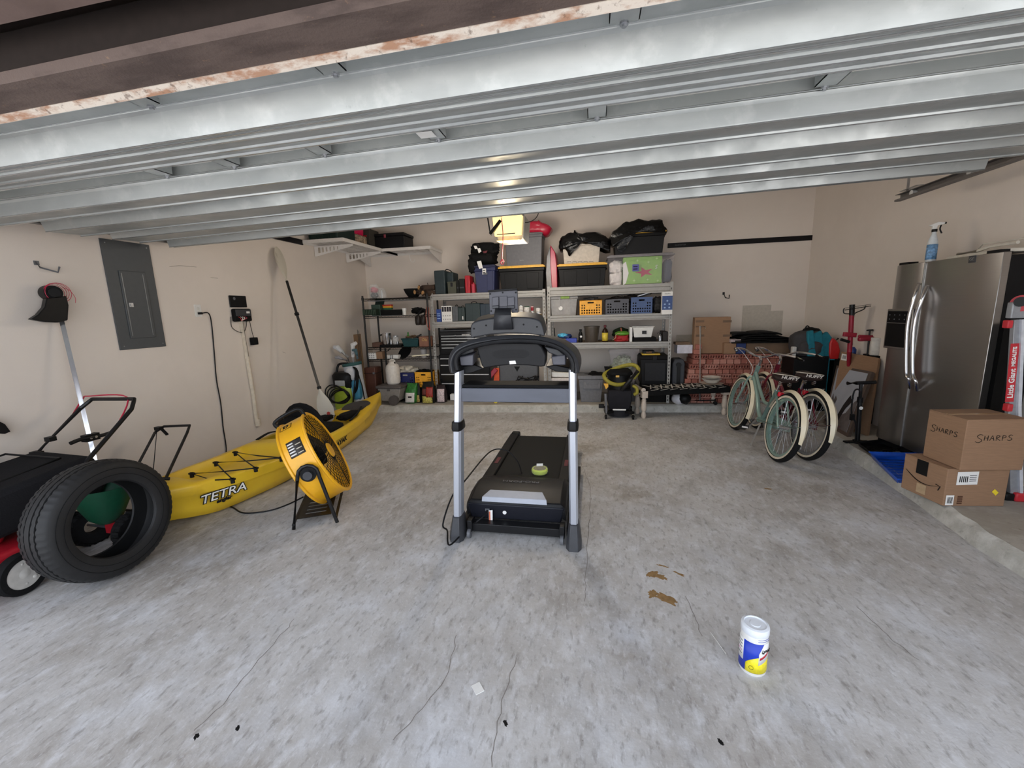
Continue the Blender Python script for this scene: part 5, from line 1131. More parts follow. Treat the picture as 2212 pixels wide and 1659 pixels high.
text(t, 'lettering', 'ClearPro', .02, INK, ((a+b)/2, YF-.087, d-(d-c)*.09), (1, 0, 0), (0, 0, 1))
# ---------------- right rack, third level
t = thing('snorkel_mask', 'bright blue snorkel mask on lower shelf behind treadmill arm', 'mask', AY(1220, 731, YI+.05))
part(t, 'mask_body', MB().blob(AY(1220, 726, YI+.08), (.2, .12, .07), .1, 2, 3, sq=.7), pm('blue_navy', (22, 44, 92), .3))
part(t, 'mask_lens', MB().blob(AY(1215, 724, YI+.03), (.14, .04, .05), .2, 4, 5), pm('cyan_gloss', (70, 170, 216), .15, scale=40, var=.6))
case('small blue box under the blue snorkel mask', (1222, 1246, 731, 742), YI, .14, pm('royal_blue', (52, 70, 168), .5), C3, name='small_box')
solo('antenna', MB().cyl(AY(1199, 732, YI+.1), AY(1197, 708, YI+.1), .008), BLACK, 'short black rod standing at left of the lower shelf', 'rod')
def bottle(label, xc, y0, y1, wpx, z0, body, cap, lab=None, name='bottle', Y=None, lab_r=(.15, .55), neck=.35, cat='bottle'):
    Y = Y or YI+.06; x0, x1, c, d = bxp(xc-wpx/2, xc+wpx/2, y0, y1, Y, z0); r = (x1-x0)/2; h = d-c; o = ((x0+x1)/2, Y, c)
    t = thing(name, label, cat, o)
    part(t, 'bottle_body', MB().lathe([(r*.9, 0), (r, h*.03), (r, h*.62), (r*.75, h*.74), (r*neck, h*.82), (r*neck, h*.88)], o=o, n=24), body)
    part(t, 'cap', MB().lathe([(r*neck*1.25, h*.86), (r*neck*1.25, h*.99), (0, h)], o=o, n=18), cap)
    if lab: part(t, 'label_band', MB().lathe([(r+.0008, h*lab_r[0]), (r+.0008, h*lab_r[1])], o=o, n=24, cap=False), lab, solid=.0006)
    return t
t = bottle('small black bottle with round white mark on the lower shelf', 1254, 711, 741, 9, C3, BLACK, BLACK, neck=.5)
p = AY(1255, 727, YI+.0); part(t, 'white_mark', MB().cyl(p, p+Vector((0, -.002, 0)), .016, n=16), PRINTW)
t = bottle('yellow-labelled dark bottle with red cap on lower shelf', 1307, 702, 737, 13, C3, pm('dark_amber', (44, 28, 20), .3), pm('dull_red', 0), pm('label_yel2', (220, 196, 70), .5), lab_r=(.08, .55))
part(t, 'label_print', MB().lathe([(.0405, .1), (.0405, .135)], o=(AY(1307, 720, YI+.06).x, YI+.06, C3), n=20, cap=False), INK, solid=.001)
x0, x1, z0, z1 = bxp(1260, 1296, 705, 740, YI, C3); xm = (x0+x1)/2; r = (x1-x0)/2
t = thing('brown_bucket', 'brown tapered bucket on lower shelf of right rack', 'bucket', (xm, YI+r, z0))
BB = pm('brown_smoke', (78, 70, 62), .4, var=.1)
part(t, 'bucket_body', MB().lathe([(r*.72, 0), (r*.74, .005), (r*.93, z1-z0-.02), (r, z1-z0-.018), (r, z1-z0), (r*.9, z1-z0), (r*.7, .012), (0, .012)], o=(xm, YI+r, z0), n=32), BB)
for k in range(10): an = 2*PI*k/10+.1; part(t, 'rib', MB().bar((xm+math.cos(an)*r*.75, YI+r+math.sin(an)*r*.75, z0+.01), (xm+math.cos(an)*r*.93, YI+r+math.sin(an)*r*.93, z1-.02), .008, .008), BB)
t = thing('water_hose', 'coiled green and red hose bag on the lower shelf', 'hose', AY(1342, 738, YI+.05))
x0, x1, z0, z1 = bxp(1328, 1359, 706, 738, YI, C3); xm = (x0+x1)/2
part(t, 'red_bag', MB().blob((xm, YI+.1, C3+.05), (x1-x0, .2, .11), .12, 2, 2, sq=.6), pm('red_cloth', (160, 28, 32), .7))
part(t, 'green_coil', MB().lathe([(.03, .09), (.09, .095), (.105, .11), (.1, .13), (.06, .15), (.03, .15)], o=(xm+.01, YI+.1, C3), n=24, closed=True), pm('green_coil', (96, 160, 50), .5))
part(t, 'nozzle', MB().cyl((xm, YI+.08, C3+.14), (xm-.01, YI+.08, C3+.2), .014, .009), pm('copper', (150, 80, 60), .4, metal=.5))
part(t, 'cord', MB().tube(cr([Vector((xm-.02, YI, C3+.13)), Vector((xm-.08, YI-.01, C3+.11)), Vector((xm-.09, YI-.01, C3+.06)), Vector((xm-.13, YI-.0, C3+.03))], 5), .005, 5), pm('tan_cord', (170, 150, 120), .8))
solo('dark_lump', MB().blob((xm+.02, YI+.28, C3+.09), (.26, .2, .2), .2, 2, 4), pm('dark_green_cloth', (40, 52, 34), .8), 'dark green bundle behind the coiled hose bag', 'bundle')
case('white board standing between hose bag and white basin', (1360, 1366, 707, 738), YI, .2, WHITE, C3, name='white_board', cat='board', bev=.004)
t, r = case('flat black tray under white basin on lower shelf', (1368, 1418, 729, 739), YI, .26, BLACKM, C3, name='black_tray', cat='tray')
x0, x1, z0, z1 = bxp(1366, 1413, 705, 729, YI)
t = thing('white_basin', 'white plastic dish basin standing on flat black tray', 'basin', ((x0+x1)/2, YI+.14, r[3]))
z0 = r[3]+.0005; k1 = .03
part(t, 'basin_body', MB().loft([[(x+(-1)**(x > (x0+x1)/2)*k, y+(k if y < YI+.1 else -k), z) for x, y in ((x0, YI), (x1, YI), (x1, YI+.28), (x0, YI+.28))] for z, k in ((z0, k1), (z1-.012, .006), (z1-.012, -.004), (z1, -.004), (z1, .008), (z1-.02, .012), (z0+.01, k1+.004))]), WHITE, bevel=.008)
p = AY(1392, 718, YI); part(t, 'printed_badge', MB().cb((p.x, YI+.010, p.z), (.06, .004, .045)), pm('badge_print', (50, 50, 52), .5, scale=120, var=.9))
t = bottle('small silver camping lantern at right end of lower shelf', 1426, 719, 736, 9, C3, STEEL, BLACK, name='camp_lantern', cat='lantern')
part(t, 'handle', MB().tube([(AY(1426, 722, YI).x+.03*math.cos(PI*k/8), YI+.06, C3+.1+.03*math.sin(PI*k/8)) for k in range(9)], .003, 5), BLACKMET)
case('dark flat case leaning at the right end of lower shelf', (1432, 1443, 716, 738), YI+.02, .3, pm('case_dk', (50, 48, 48), .6), C3, name='tool_case', cat='case')
# ---------------- right rack, bottom on the slab
t, r = tote('clear plastic bin with clutter under right rack behind olive hose', (1316, 1380, 754, 830), YI, .4, pm('clear_plastic', 0), None, None, ribs=False, tap=.05)
solo('toy_pile', MB().blob(AY(1345, 790, YI+.2), (.3, .26, .3), .2, 2.5, 31), pm('mixed_colours', (150, 160, 140), .6, scale=30, var=.6), 'pale mixed clutter inside the clear bin under right rack', 'clutter')
base_ = case('grey lidded box carrying the clear bin under right rack', (1318, 1378, 831, 868), YI+.02, .36, pm('box_slate', (62, 62, 66), .6), SZ, name='storage_box')
t = thing('storage_chest', 'big black latching trunk under right rack', 'trunk', AY(1414, 832, YI))
x0, x1, z0, z1 = RC(1383, 1447, 776, 832, YI-.02); TR = pm('trunk_black', (22, 22, 24), .5)
part(t, 'trunk_body', MB().box((x0, YI-.02, z0), (x1, YI+.45, z1), (.02, .02)), TR, bevel=.012)
part(t, 'trunk_lid', MB().loft([[(x0-.008, YI-.03, z1), (x1+.008, YI-.03, z1), (x1+.008, YI+.46, z1), (x0-.008, YI+.46, z1)], [(x0+.02, YI+.0, z1+.05), (x1-.02, YI+.0, z1+.05), (x1-.02, YI+.43, z1+.05), (x0+.02, YI+.43, z1+.05)]]), TR, bevel=.008)
part(t, 'front_recess', MB().box((x0+.06, YI-.03, z0+.06), (x1-.06, YI-.02, z1-.05)), pm('trunk_panel', (34, 34, 37), .5), bevel=.006)
part(t, 'latch', MB().cb(((x0+x1)/2-.01, YI-.035, z1+.02), (.06, .02, .06)), TR, bevel=.004)
t, r = case('black storage box under the black trunk, behind bench', (1388, 1443, 834, 869), YI, .4, BLACKM, SZ, name='storage_box')
t, r = case('black and yellow boxed book set on top of black trunk', (1387, 1426, 765, 774), YI+.05, .2, pm('book_yellow', (226, 186, 52), .5), z1+.052, name='book_box', cat='box', bev=.001)
t, r2 = case('black box with lettering topmost on black trunk', (1390, 1414, 758, 765), YI+.06, .16, BLACK, r[3]+.001, name='book_box', cat='box', bev=.001)
text(t, 'lettering', 'ALLOW', .022, pm('amber_print', (220, 150, 70), .5), ((r2[0]+r2[1])/2, YI+.0585, (r2[2]+r2[3])/2), (1, 0, 0), (0, 0, 1))
t = thing('rolled_case', 'dark grey upright instrument-like case left of the bricks', 'case', AY(1466, 862, YI))
x0, x1, z0, z1 = RC(1453, 1478, 776, 862, YI)
part(t, 'case_body', MB().loft([[(x0, YI, SZ), (x1, YI, SZ), (x1, YI+.25, SZ), (x0, YI+.25, SZ)], [(x0-.01, YI, z1-.06), (x1+.005, YI, z1-.06), (x1+.005, YI+.25, z1-.06), (x0-.01, YI+.25, z1-.06)], [(x0+.02, YI, z1), (x1-.02, YI, z1), (x1-.02, YI+.25, z1), (x0+.02, YI+.25, z1)]]), pm('case_slate', (52, 54, 60), .6), bevel=.015)
p = AY(1466, 788, YI); part(t, 'buckle', MB().cyl(p, p+Vector((0, -.02, 0)), .035, n=18), BLACK)
part(t, 'centre_strap', MB().box((p.x-.02, YI-.012, SZ+.02), (p.x+.025, YI-.001, p.z)), BLACK, bevel=.003)
# ---------------- under/behind the treadmill
t, r = tote('grey rubber bin with dark cloth beside the olive-hose vacuum', (1248, 1305, 812, 867), YF-.05, .40, pm('bin_grey', (116, 116, 120), .6), None, SZ, ribs=False, tap=.05)
part(t, 'front_relief', MB().prism([AY(x, y, YF-.045) for x, y in ((1260, 826), (1266, 826), (1268, 832), (1292, 832), (1294, 825), (1298, 825), (1297, 840), (1260, 840))], (0, .02, 0)), pm('bin_grey', 0), bevel=.003)
solo('dark_cloth', MB().blob(AY(1286, 812, YF+.12), (.3, .3, .12), .2, 2.4, 41), BLACKM, 'dark cloth heaped on the grey rubber bin', 'cloth')
t = thing('white_carton_stack', 'stack of white foam panels seen through treadmill right arm', 'panels', AY(1215, 838, YI))
for k in range(3):
    x0, x1, z0, z1 = RC(1190+k, 1246-k, 817+k*7, 823.4+k*7, YI)
    part(t, 'foam_panel', MB().box((x0, YI, z0), (x1, YI+.35, z1)), pm('foam_white', (214, 206, 202), .8), bevel=.004)
x0, x1, z0, z1 = RC(1190, 1246, 838, 868, YI)
case('grey carton underneath the stacked white panels', (1191, 1245, 838.5, 868), YI+.01, .33, pm('carton_grey', (130, 128, 126), .7), SZ, name='storage_box')
solo('white_sheet', MB().prism([AY(x, y, YI+.03) for x, y in ((1191, 804), (1240, 806), (1246, 815), (1192, 814))], (0, .3, .0)), WHITE, 'white tilted plastic panel lying on top of stacked white panels', 'panel', bevel=.005)
t, r = case('large flat grey case seen through treadmill under control panel', (1079, 1162, 786, 869), YI+.1, .2, pm('case_mid', (84, 85, 89), .5), SZ, name='equipment_case', cat='case', bev=.02)
p = AY(1117, 796, YI+.1); part(t, 'triangle_badge', MB().prism([p+Vector(v) for v in ((-.045, 0, .03), (.045, 0, .03), (0, 0, -.05))], (0, -.004, 0)), INK)
t = thing('cable_coil', 'tangle of black cables in front of the flat grey case', 'cables', AY(1140, 869, YI+.03))
pz = AY(1140, 834, YI).z
part(t, 'crate_under', MB().box((AY(1110, 850, YI).x, YI-.02, SZ), (AY(1172, 850, YI).x, YI+.08, pz-.08)), BLACKM, bevel=.01)
for s in range(5):
    random.seed(s); pp = [AY(1112+random.random()*58, 812+random.random()*24, YI+.0+.04*random.random()) for _ in range(9)]
    part(t, 'cable', MB().tube(cr(pp, 5), .008, 6), CORD)
p = AY(1123, 834, YI-.03); part(t, 'white_cap', MB().cyl(p, p+Vector((0, -.01, 0)), .014), PRINTW)
t = thing('red_caulk_gun', 'long red tool leaning diagonally behind the treadmill bar', 'tool', AY(1040, 869, YI))
part(t, 'tool_bar', MB().bar(AY(1036, 840, YI), AY(1072, 797, YI+.05), .07, .05, up=(0, 1, 0)), pm('crimson', (150, 26, 50), .45), bevel=.01)
part(t, 'tool_foot', MB().bar(AY(1036, 840, YI), Vector((AY(1034, 869, YI).x, YI, SZ)), .05, .04, up=(0, 1, 0)), BLACK, bevel=.005)
solo('orange_board', MB().prism([AY(x, y, YI+.07) for x, y in ((1070, 795), (1078, 795), (1079, 868), (1066, 868), (1066, 826))], (0, .02, 0)), pm('orange_plastic', (214, 84, 36), .5), 'orange board standing between red tool and grey case', 'board')
for k, (a, b) in enumerate(((1027, 1034), (1035, 1043))):
    t, r = case(('left', 'right')[k]+' blue and white tall carton near the red diagonal tool', (a, b, 800+k, 869), YI+.04, .1, PRINTW, SZ, name='tall_carton', cat='carton', bev=.001)
    part(t, 'blue_print', MB().box((r[0]+.001, YI+.0385, r[3]-.14), (r[1]-.001, YI+.04, r[3]-.02)), pm('carton_blue2', (36, 60, 130), .5))
    part(t, 'blue_print', MB().box((r[0]+.001, YI+.0385, r[2]+.3), (r[1]-.001, YI+.04, r[2]+.34)), pm('carton_blue2', 0))
p = AY(1034, 834, YI-.06)
t = thing('yellow_clamp', 'small yellow clamp just above treadmill crossbar', 'clamp', (p.x, p.y, SZ))
part(t, 'clamp_jaw', MB().cb(p, (.09, .03, .025)), pm('dull_yellow', (206, 160, 60), .5), bevel=.004)
part(t, 'clamp_bar', MB().cyl(p, (p.x, p.y, SZ), .008), BLACKMET)
t = thing('black_duffel', 'flat black duffel with white label lying under treadmill crossbar', 'bag', AY(1115, 880, 5.85))
x0, x1, z0, z1 = RC(1070, 1163, 866, 880, YF-.12)
part(t, 'duffel_body', MB().blob(((x0+x1)/2, YF+.02, SZ+.055), (x1-x0, .26, .13), .04, 2, 3, sq=.4), BLACKM)
part(t, 'white_label', MB().box((AY(1107, 873, YF-.12).x, YF-.125, SZ+.03), (AY(1124, 873, YF-.12).x, YF-.122, SZ+.07)), PRINTW)
p = AY(1072, 872, YF-.12)
solo('tape_roll', MB().lathe([(.018, 0), (.034, 0), (.034, .02), (.018, .02)], o=(p.x, YF-.16, SZ+.034), ax=(0, 1, 0), n=20, closed=True), pm('yellow_tape', (226, 206, 70), .5), 'yellow tape roll standing before the black duffel', 'tape')
solo('plastic_sack', MB().blob((AY(1025, 873, YF-.12).x, YF-.02, SZ+.035), (.3, .2, .08), .15, 2.5, 5, sq=.7), pm('white_sack', (206, 202, 198), .6, scale=20, var=.35), 'white printed sack lying on step left of the duffel', 'sack')
t, r = case('small pale carton between the white sack and black duffel', (1048, 1059, 866, 878), YF-.1, .1, pm('pale_card', (190, 184, 176), .7), SZ, name='small_carton', cat='carton')
t, r = case('small white labelled box beside left treadmill upright', (972, 982, 852, 865), YF-.04, .1, PRINTW, None, name='small_carton', cat='carton')
# black tool chest in the left rack
TC = pm('tool_chest_black', (20, 20, 22), .35, coat=.3)
t = thing('tool_chest', 'tall black tool chest with silver drawer edges in left rack', 'tool chest', ((AY(945, 760, YI).x+AY(1062, 760, YI).x)/2, YI+.2, SZ))
x0, x1 = AY(946, 740, YI).x, AY(1058, 740, YI).x
zs = {y: AY(1000, y, YI).z for y in (716, 724, 730, 736, 743, 750, 757, 766, 772, 786, 806, 827, 868)}
part(t, 'top_box', MB().box((x0+.03, YI+.01, zs[766]), (x1-.03, YI+.42, zs[716])), TC, bevel=.006)
part(t, 'base_cabinet', MB().box((x0, YI, SZ), (x1, YI+.45, zs[766])), TC, bevel=.006)
part(t, 'open_lid_tray', MB().box((x0+.03, YI+.02, zs[716]), (x1-.03, YI+.4, zs[716]+.03)), DGREY, bevel=.008)
DP = pm('drawer_pull_silver', (196, 198, 200), .45, metal=.2)
dl = [(724, 730), (730, 736), (736, 743), (743, 750), (750, 762)]
for a, b in dl:
    za, zb = AY(1000, a, YI).z, AY(1000, b, YI).z
    o = part(t, 'drawer', MB().box((x0+.05, YI-.004, zb+.004), (x1-.05, YI+.01, za-.004)), TC, bevel=.002)
    part(o, 'drawer_pull', MB().box((x0+.06, YI-.014, za-.014), (x1-.06, YI-.003, za-.004)), DP)
for a, b in ((773, 787), (787, 807), (807, 827), (827, 864)):
    za, zb = AY(1000, a, YI).z, max(SZ+.01, AY(1000, b, YI).z)
    o = part(t, 'drawer', MB().box((x0+.02, YI-.012, zb+.005), (x1-.02, YI, za-.005)), TC, bevel=.003)
    part(o, 'drawer_pull', MB().box((x0+.03, YI-.022, za-.018), (x1-.03, YI-.011, za-.005)), DP)
text(t, 'lettering', 'CRAFTSMAN', .022, PRINTW, AY(1006, 723, YI+.008), (1, 0, 0), (0, 0, 1), bold=.0006)
for px, py in ((984, 725), (952, 819)):
    p = AY(px, py, YI-.006); part(t, 'lock', MB().cyl(p, p+Vector((0, -.008, 0)), .009), CHROME)
# ================================================================ things on the black wire rack
Y1 = 6.03
def lathe_t(name, label, cat, xc, wpx, yt, yb, Y, z0, prof, mat, n=28, group=None):
    """prof in fractions of radius/height"""
    x0, x1, c, d = bxp(xc-wpx/2, xc+wpx/2, yt, yb, Y, z0); r = (x1-x0)/2; h = d-c; o = ((x0+x1)/2, Y+r, c)
    t = thing(name, label, cat, o, group)
    part(t, name.split('_')[-1]+'_body', MB().lathe([(a*r, b*h) for a, b in prof], o=o, n=n, cap=False), mat)
    return t, o, r, h
GLS = pm('clear_glass', (235, 238, 240), .06, alpha=.28)
T1 = A1+.006
t, o, r, h = lathe_t('glass_jar', 'glass jar with pink filling at left end of wire rack top', 'jar', 803, 20, 614, 641, Y1+.06, T1, [(.85, 0), (1, .08), (1, .8), (.7, .95), (.7, 1)], GLS)
part(t, 'pink_filling', MB().blob((o[0], o[1], o[2]+h*.62), (r*1.5, r*1.5, h*.4), .15, 3, 2), pm('pink_fill', (206, 90, 110), .6)); part(t, 'dark_filling', MB().blob((o[0], o[1], o[2]+h*.24), (r*1.6, r*1.6, h*.4), .15, 3, 3), pm('dark_fill', 0))
t, o, r, h = lathe_t('glass_dome', 'clear glass dome beside the pink-filled jar on wire rack top', 'dome', 820, 17, 621, 641, Y1+.05, T1, [(1, 0), (1, .5), (.8, .8), (.4, .97), (0.02, 1)], GLS)
part(t, 'metal_core', MB().cyl((o[0], o[1], o[2]), (o[0], o[1], o[2]+h*.75), r*.3, r*.2), STEEL)
t, o, r, h = lathe_t('wok_bowl', 'wide black bowl on wire rack top next to logs', 'bowl', 884, 38, 623, 642, Y1, T1, [(.45, 0), (.5, .0), (.85, .55), (1, 1), (.96, 1), (.8, .55), (.42, .06), (.02, .05)], BLACKM)
BARK = pm('bark', (66, 50, 40), .95, bump=1, scale=20, var=.4); CUT = pm('cut_wood', (198, 152, 100), .8, var=.12)
for k, (px, py, rr, dx, dy) in enumerate(((905, 622, .042, .20, .03), (896, 631, .036, .17, .01), (914, 633.5, .045, .16, -.0))):
    p = AY(px, py, Y1-.02); p.z = max(p.z, T1+rr); q = p+Vector((dx, .26, dy*.5))
    t = thing('fire_log', ('uppermost', 'lower left', 'lower right')[k]+' firewood log on wire rack top', 'log', (p.x, p.y, p.z-rr), 'firewood logs on wire rack')
    pts = [p.lerp(q, u/6)+noise.noise_vector(Vector((u, k*4, 1)))*.008 for u in range(7)]
    part(t, 'bark', MB().tube(pts, [rr*(1+.1*noise.noise(Vector((u*2, k, 0)))) for u in range(7)], 14), BARK)
    part(t, 'cut_face', MB().cyl(p-(q-p).normalized()*.004, p+(q-p).normalized()*.001, rr*.82, n=18), CUT)
    part(t, 'twig_stub', MB().cyl(p.lerp(q, .5), p.lerp(q, .55)+Vector((-.02, -.02, rr+.03)), .008, .004, n=6), BARK)
T2 = A2+.009
t, r = case('dark green tackle box open at left on second wire shelf', (802, 821, 658, 675), Y1, .16, pm('tackle_green', (44, 66, 56), .5), T2, name='tackle_box', bev=.004)
part(t, 'open_lid', MB().prism([(r[0], Y1+.12, r[3]), (r[1], Y1+.12, r[3]), (r[1], Y1+.17, r[3]+.09), (r[0], Y1+.17, r[3]+.09)], (0, .012, 0)), pm('tackle_lid', (40, 54, 50), .4, scale=60, var=.6))
t, r = case('dark green ribbed basket hooked at left front of second wire shelf', (783, 812, 668, 681), Y1-.12, .16, pm('basket_green', (30, 44, 36), .6), None, name='green_basket', cat='basket', bev=.003)
for k in range(8): x = r[0]+(r[1]-r[0])*(k+.5)/8; part(t, 'basket_slat', MB().box((x-.004, Y1-.126, r[2]+.01), (x+.004, Y1-.12, r[3]-.01)), pm('basket_hi', (62, 80, 64), .5))
t = thing('spirit_levels', 'red yellow and green toy-like tool on the second wire shelf', 'tool', AY(835, 676, Y1+.05))
for k, (yt, yb, c) in enumerate(((658, 661, (176, 40, 36)), (661, 665, (222, 160, 50)), (665, 669, (40, 96, 60)))):
    a, b, cc, d = RC(825, 845, yt, yb, Y1+.05); part(t, 'tool_layer', MB().box((a+.01*k, Y1+.05, cc), (b, Y1+.12, d)), pm('lvl%d' % k, c, .5), bevel=.006)
a, b, cc, d = RC(825, 845, 669, 676, Y1+.05); part(t, 'tool_stand', MB().box((a, Y1+.05, T2), (b, Y1+.12, cc+.03)), pm('tackle_green', 0))
case('long low black tray on second wire shelf', (821, 867, 669, 677), Y1+.0, .04, BLACKM, T2, name='black_tray', cat='tray')
t, o, r, h = lathe_t('white_cup', 'small white cup on second wire shelf', 'cup', 871, 9, 666, 677, Y1+.04, T2, [(.75, 0), (.85, .6), (1, .62), (1, 1), (.9, 1), (.7, .1), (.02, .1)], WHITE)
t = thing('binoculars', 'pair of black hanging bottle-shaped pouches on wire rack', 'pouch', AY(908, 702, Y1-.04))
for px in (903, 914):
    p = AY(px, 692, Y1-.04); part(t, 'pouch_barrel', MB().lathe([(.0, -.075), (.035, -.07), (.044, -.04), (.044, .05), (.03, .07), (.0, .075)], o=p, n=20, cap=False), pm('leather_dark', (38, 32, 30), .35))
part(t, 'pouch_strap', MB().tube(cr([AY(903, 684, Y1-.03), AY(905, 676, Y1-.02), AY(914, 668, Y1+.0), AY(918, 676, Y1-.02), AY(914, 684, Y1-.03)], 5), .012, 6), BLACKM)
solo('black_gloves', MB().blob(AY(904, 671, Y1+.12), (.22, .18, .09), .3, 3, 5), BLACKM, 'black gloves heaped at right on second wire shelf', 'gloves')
t = thing('orange_strap', 'orange webbing strap hanging at right end of wire rack', 'strap', AY(925, 713, Y1-.04))
part(t, 'webbing', MB().tube(cr([AY(922, 662, Y1-.03), AY(920, 680, Y1-.04), AY(922, 700, Y1-.05), AY(928, 713, Y1-.04), AY(927, 695, Y1-.03), AY(926, 664, Y1-.02)], 6), .014, 6, flat=.3), pm('coral_strap', (214, 96, 76), .7))
T3 = A3+.006
t, o, r, h = lathe_t('steel_pitcher', 'shiny steel pitcher with black handle on third wire shelf', 'pitcher', 831, 19, 720, 745, Y1, T3+.02, [(.9, 0), (1, .1), (.95, .9), (1, 1), (.93, 1), (.88, .1), (.02, .08)], CHROME)
part(t, 'handle', MB().tube(cr([(o[0]-r*.95, o[1], o[2]+h*.85), (o[0]-r*1.6, o[1], o[2]+h*.8), (o[0]-r*1.6, o[1], o[2]+h*.3), (o[0]-r*.95, o[1], o[2]+h*.2)], 5), .01, 8), BLACK)
t, r = case('black flat tray under the steel pitcher', (820, 866, 745, 749.5), Y1-.02, .3, BLACKM, T3, name='black_tray', cat='tray', bev=.003)
t, r = case('stack of brown leather pouches at left of third wire shelf', (803, 820, 740, 749), Y1-.02, .2, pm('brown_leather', (88, 62, 50), .6, bump=.3), T3, name='leather_pouch', cat='pouch', bev=.012)
for xc, w_, yt, lab in ((843, 6, 735, 'tiny steel cup next to the steel pitcher'), (852, 12, 727, 'glass jar with wire clasp behind the steel cups'), (857, 6, 737, 'small white-lidded jar right of the steel cup')):
    t, o, r, h = lathe_t('small_jar', lab, 'jar', xc, w_, yt, 744, Y1+.05, T3+.021, [(.9, 0), (1, .1), (1, .8), (.8, .9), (.8, 1), (.02, 1)], GLS if w_ == 12 else STEEL)
    part(t, 'jar_lid', MB().cyl((o[0], o[1], o[2]+h*.98), (o[0], o[1], o[2]+h*1.08), r*.85), WHITE if w_ != 12 else STEEL)
t, rr_ = tote('dark teal open bin heaped with garden things on third wire shelf', (866, 904, 731, 749), Y1-.02, .3, pm('teal_bin', (16, 62, 66), .5), None, T3, ribs=False, name='open_bin', cat='bin')
t2, o, r, h = lathe_t('green_bottle', 'small green spray bottle standing in the dark teal bin', 'bottle', 880, 7, 718, 734, Y1+.08, rr_[3]-.06, [(1, 0), (1, .6), (.4, .75), (.5, 1), (.02, 1)], pm('bright_green', (70, 130, 60), .4))
solo('garden_tools', MB().blob(AY(893, 729, Y1+.1), (.22, .2, .07), .35, 3, 6), pm('garden_mix', (110, 86, 64), .8, scale=30, var=.7), 'brown garden odds and ends heaped on teal bin', 'tools')
solo('hand_pruner', MB().bar(AY(893, 733, Y1+.02), AY(910, 722, Y1+.02), .02, .02).bar(AY(903, 727, Y1+.02), AY(911, 726, Y1+.02), .015, .015), BLACKMET, 'black pruner sticking out over the brown wooden box', 'pruner')
t, r = case('brown wooden box with gold lettering on third wire shelf', (905, 928, 727, 749), Y1-.02, .2, pm('brown_box_wood', (126, 86, 68), .6, scale=12, var=.15), T3, name='wooden_box', bev=.004)
text(t, 'lettering', 'Ola', .06, pm('gold', (196, 160, 96), .4, metal=.3), ((r[0]+r[1])/2, Y1-.021, r[3]-.05), (1, 0, 0), (0, 0, 1), shear=.2)
T4 = A4+.006
t, r = case('white box with grey printed squares on fourth wire shelf', (796, 812, 763, 776), Y1-.02, .16, PRINTW, T4, bev=.001, name='printed_box')
for j in range(3):
    for i in range(3): part(t, 'printed_square', MB().box((r[0]+.008+i*.034, Y1-.0215, T4+.012+j*.034), (r[0]+.032+i*.034, Y1-.02, T4+.034+j*.034)), pm('grey_print', 0))
case('small brown cardboard box beside the printed white box', (813, 826, 760, 776), Y1-.01, .14, CARD, T4, name='cardboard_box', bev=.002)
t = thing('tripod_stand', 'black tripod stand in front of the wire rack', 'tripod', AY(832, 800, Y1-.2))
p = AY(832, 752, Y1-.08); part(t, 'column', MB().cyl((p.x, Y1-.08, SZ+.0), (p.x, Y1-.08, p.z+.0), .013), BLACK)
part(t, 'crank', MB().tube([AY(832, 760, Y1-.08), AY(838, 758, Y1-.1), AY(842, 753, Y1-.1), AY(844, 754, Y1-.1)], .008, 6), BLACK)
t, r = case('white power strip with black cord on fourth wire shelf', (831, 860, 767, 775), Y1-.02, .1, WHITE, T4, name='power_strip', bev=.01)
part(t, 'wrapped_cord', MB().tube([AY(843, 766, Y1-.03), AY(844, 775, Y1-.03), AY(848, 776, Y1-.03), AY(847, 766, Y1-.03)], .005, 5), CORD)
p = AY(876, 762, Y1+.1)
t = thing('frying_pan', 'black frying pan propped on edge on fourth wire shelf', 'pan', (p.x, p.y, T4))
part(t, 'pan_disc', MB().lathe([(.09, 0), (.125, .02), (.12, .024), (.088, .006), (0, .006)], o=p, ax=(-.25, -.75, .6), n=28), BLACK)
t, o, r, h = lathe_t('grey_mug', 'pale plastic tumbler on fourth wire shelf', 'tumbler', 912, 14, 753, 768, Y1+.08, T4, [(.8, 0), (1, 1), (.93, 1), (.75, .08), (.02, .08)], pm('pale_plastic', (170, 166, 164), .4))
solo('paint_stick', MB().bar(AY(890, 769, Y1-.04), AY(927, 766, Y1-.04), .02, .016), pm('cream_stick', (224, 218, 190), .5), 'cream and white roller stick on the fourth wire shelf edge', 'stick')
# ---- bottom of the wire rack, standing on the slab
t = thing('leather_case', 'brown leather case standing at left under the wire rack', 'case', AY(800, 862, Y1-.06))
a, b, c, d = RC(789, 812, 794, 856, Y1-.06); BL = pm('brown_leather2', (92, 56, 44), .55, bump=.3, scale=25)
part(t, 'case_body', MB().box((a, Y1-.06, SZ), (b, Y1+.14, d)), BL, bevel=.012)
part(t, 'case_band', MB().box((a-.004, Y1-.066, d-.10), (b+.004, Y1+.146, d-.085)), pm('dark_leather', (54, 34, 28), .5))
part(t, 'clasp', MB().cb((b-.02, Y1-.07, d-.09), (.03, .012, .03)), STEEL)
CG = pm('cooler_grey', (142, 136, 130), .55); CGD = pm('cooler_lid_grey', (84, 78, 76), .55)
a, b, c, d = RC(816, 860, 840, 872, 5.72); YC = 5.72
t = thing('wheeled_cooler', 'grey wheeled cooler with dark lid below white jug', 'cooler', ((a+b)/2, YC+.2, SZ))
part(t, 'cooler_body', MB().loft([[(a+.03, YC+.04, SZ+.05), (b-.02, YC+.02, SZ+.05), (b-.02, YC+.36, SZ+.05), (a+.03, YC+.36, SZ+.05)], [(a-.0, YC, d), (b+.04, YC, d), (b+.04, YC+.4, d), (a, YC+.4, d)]]), CG, bevel=.012)
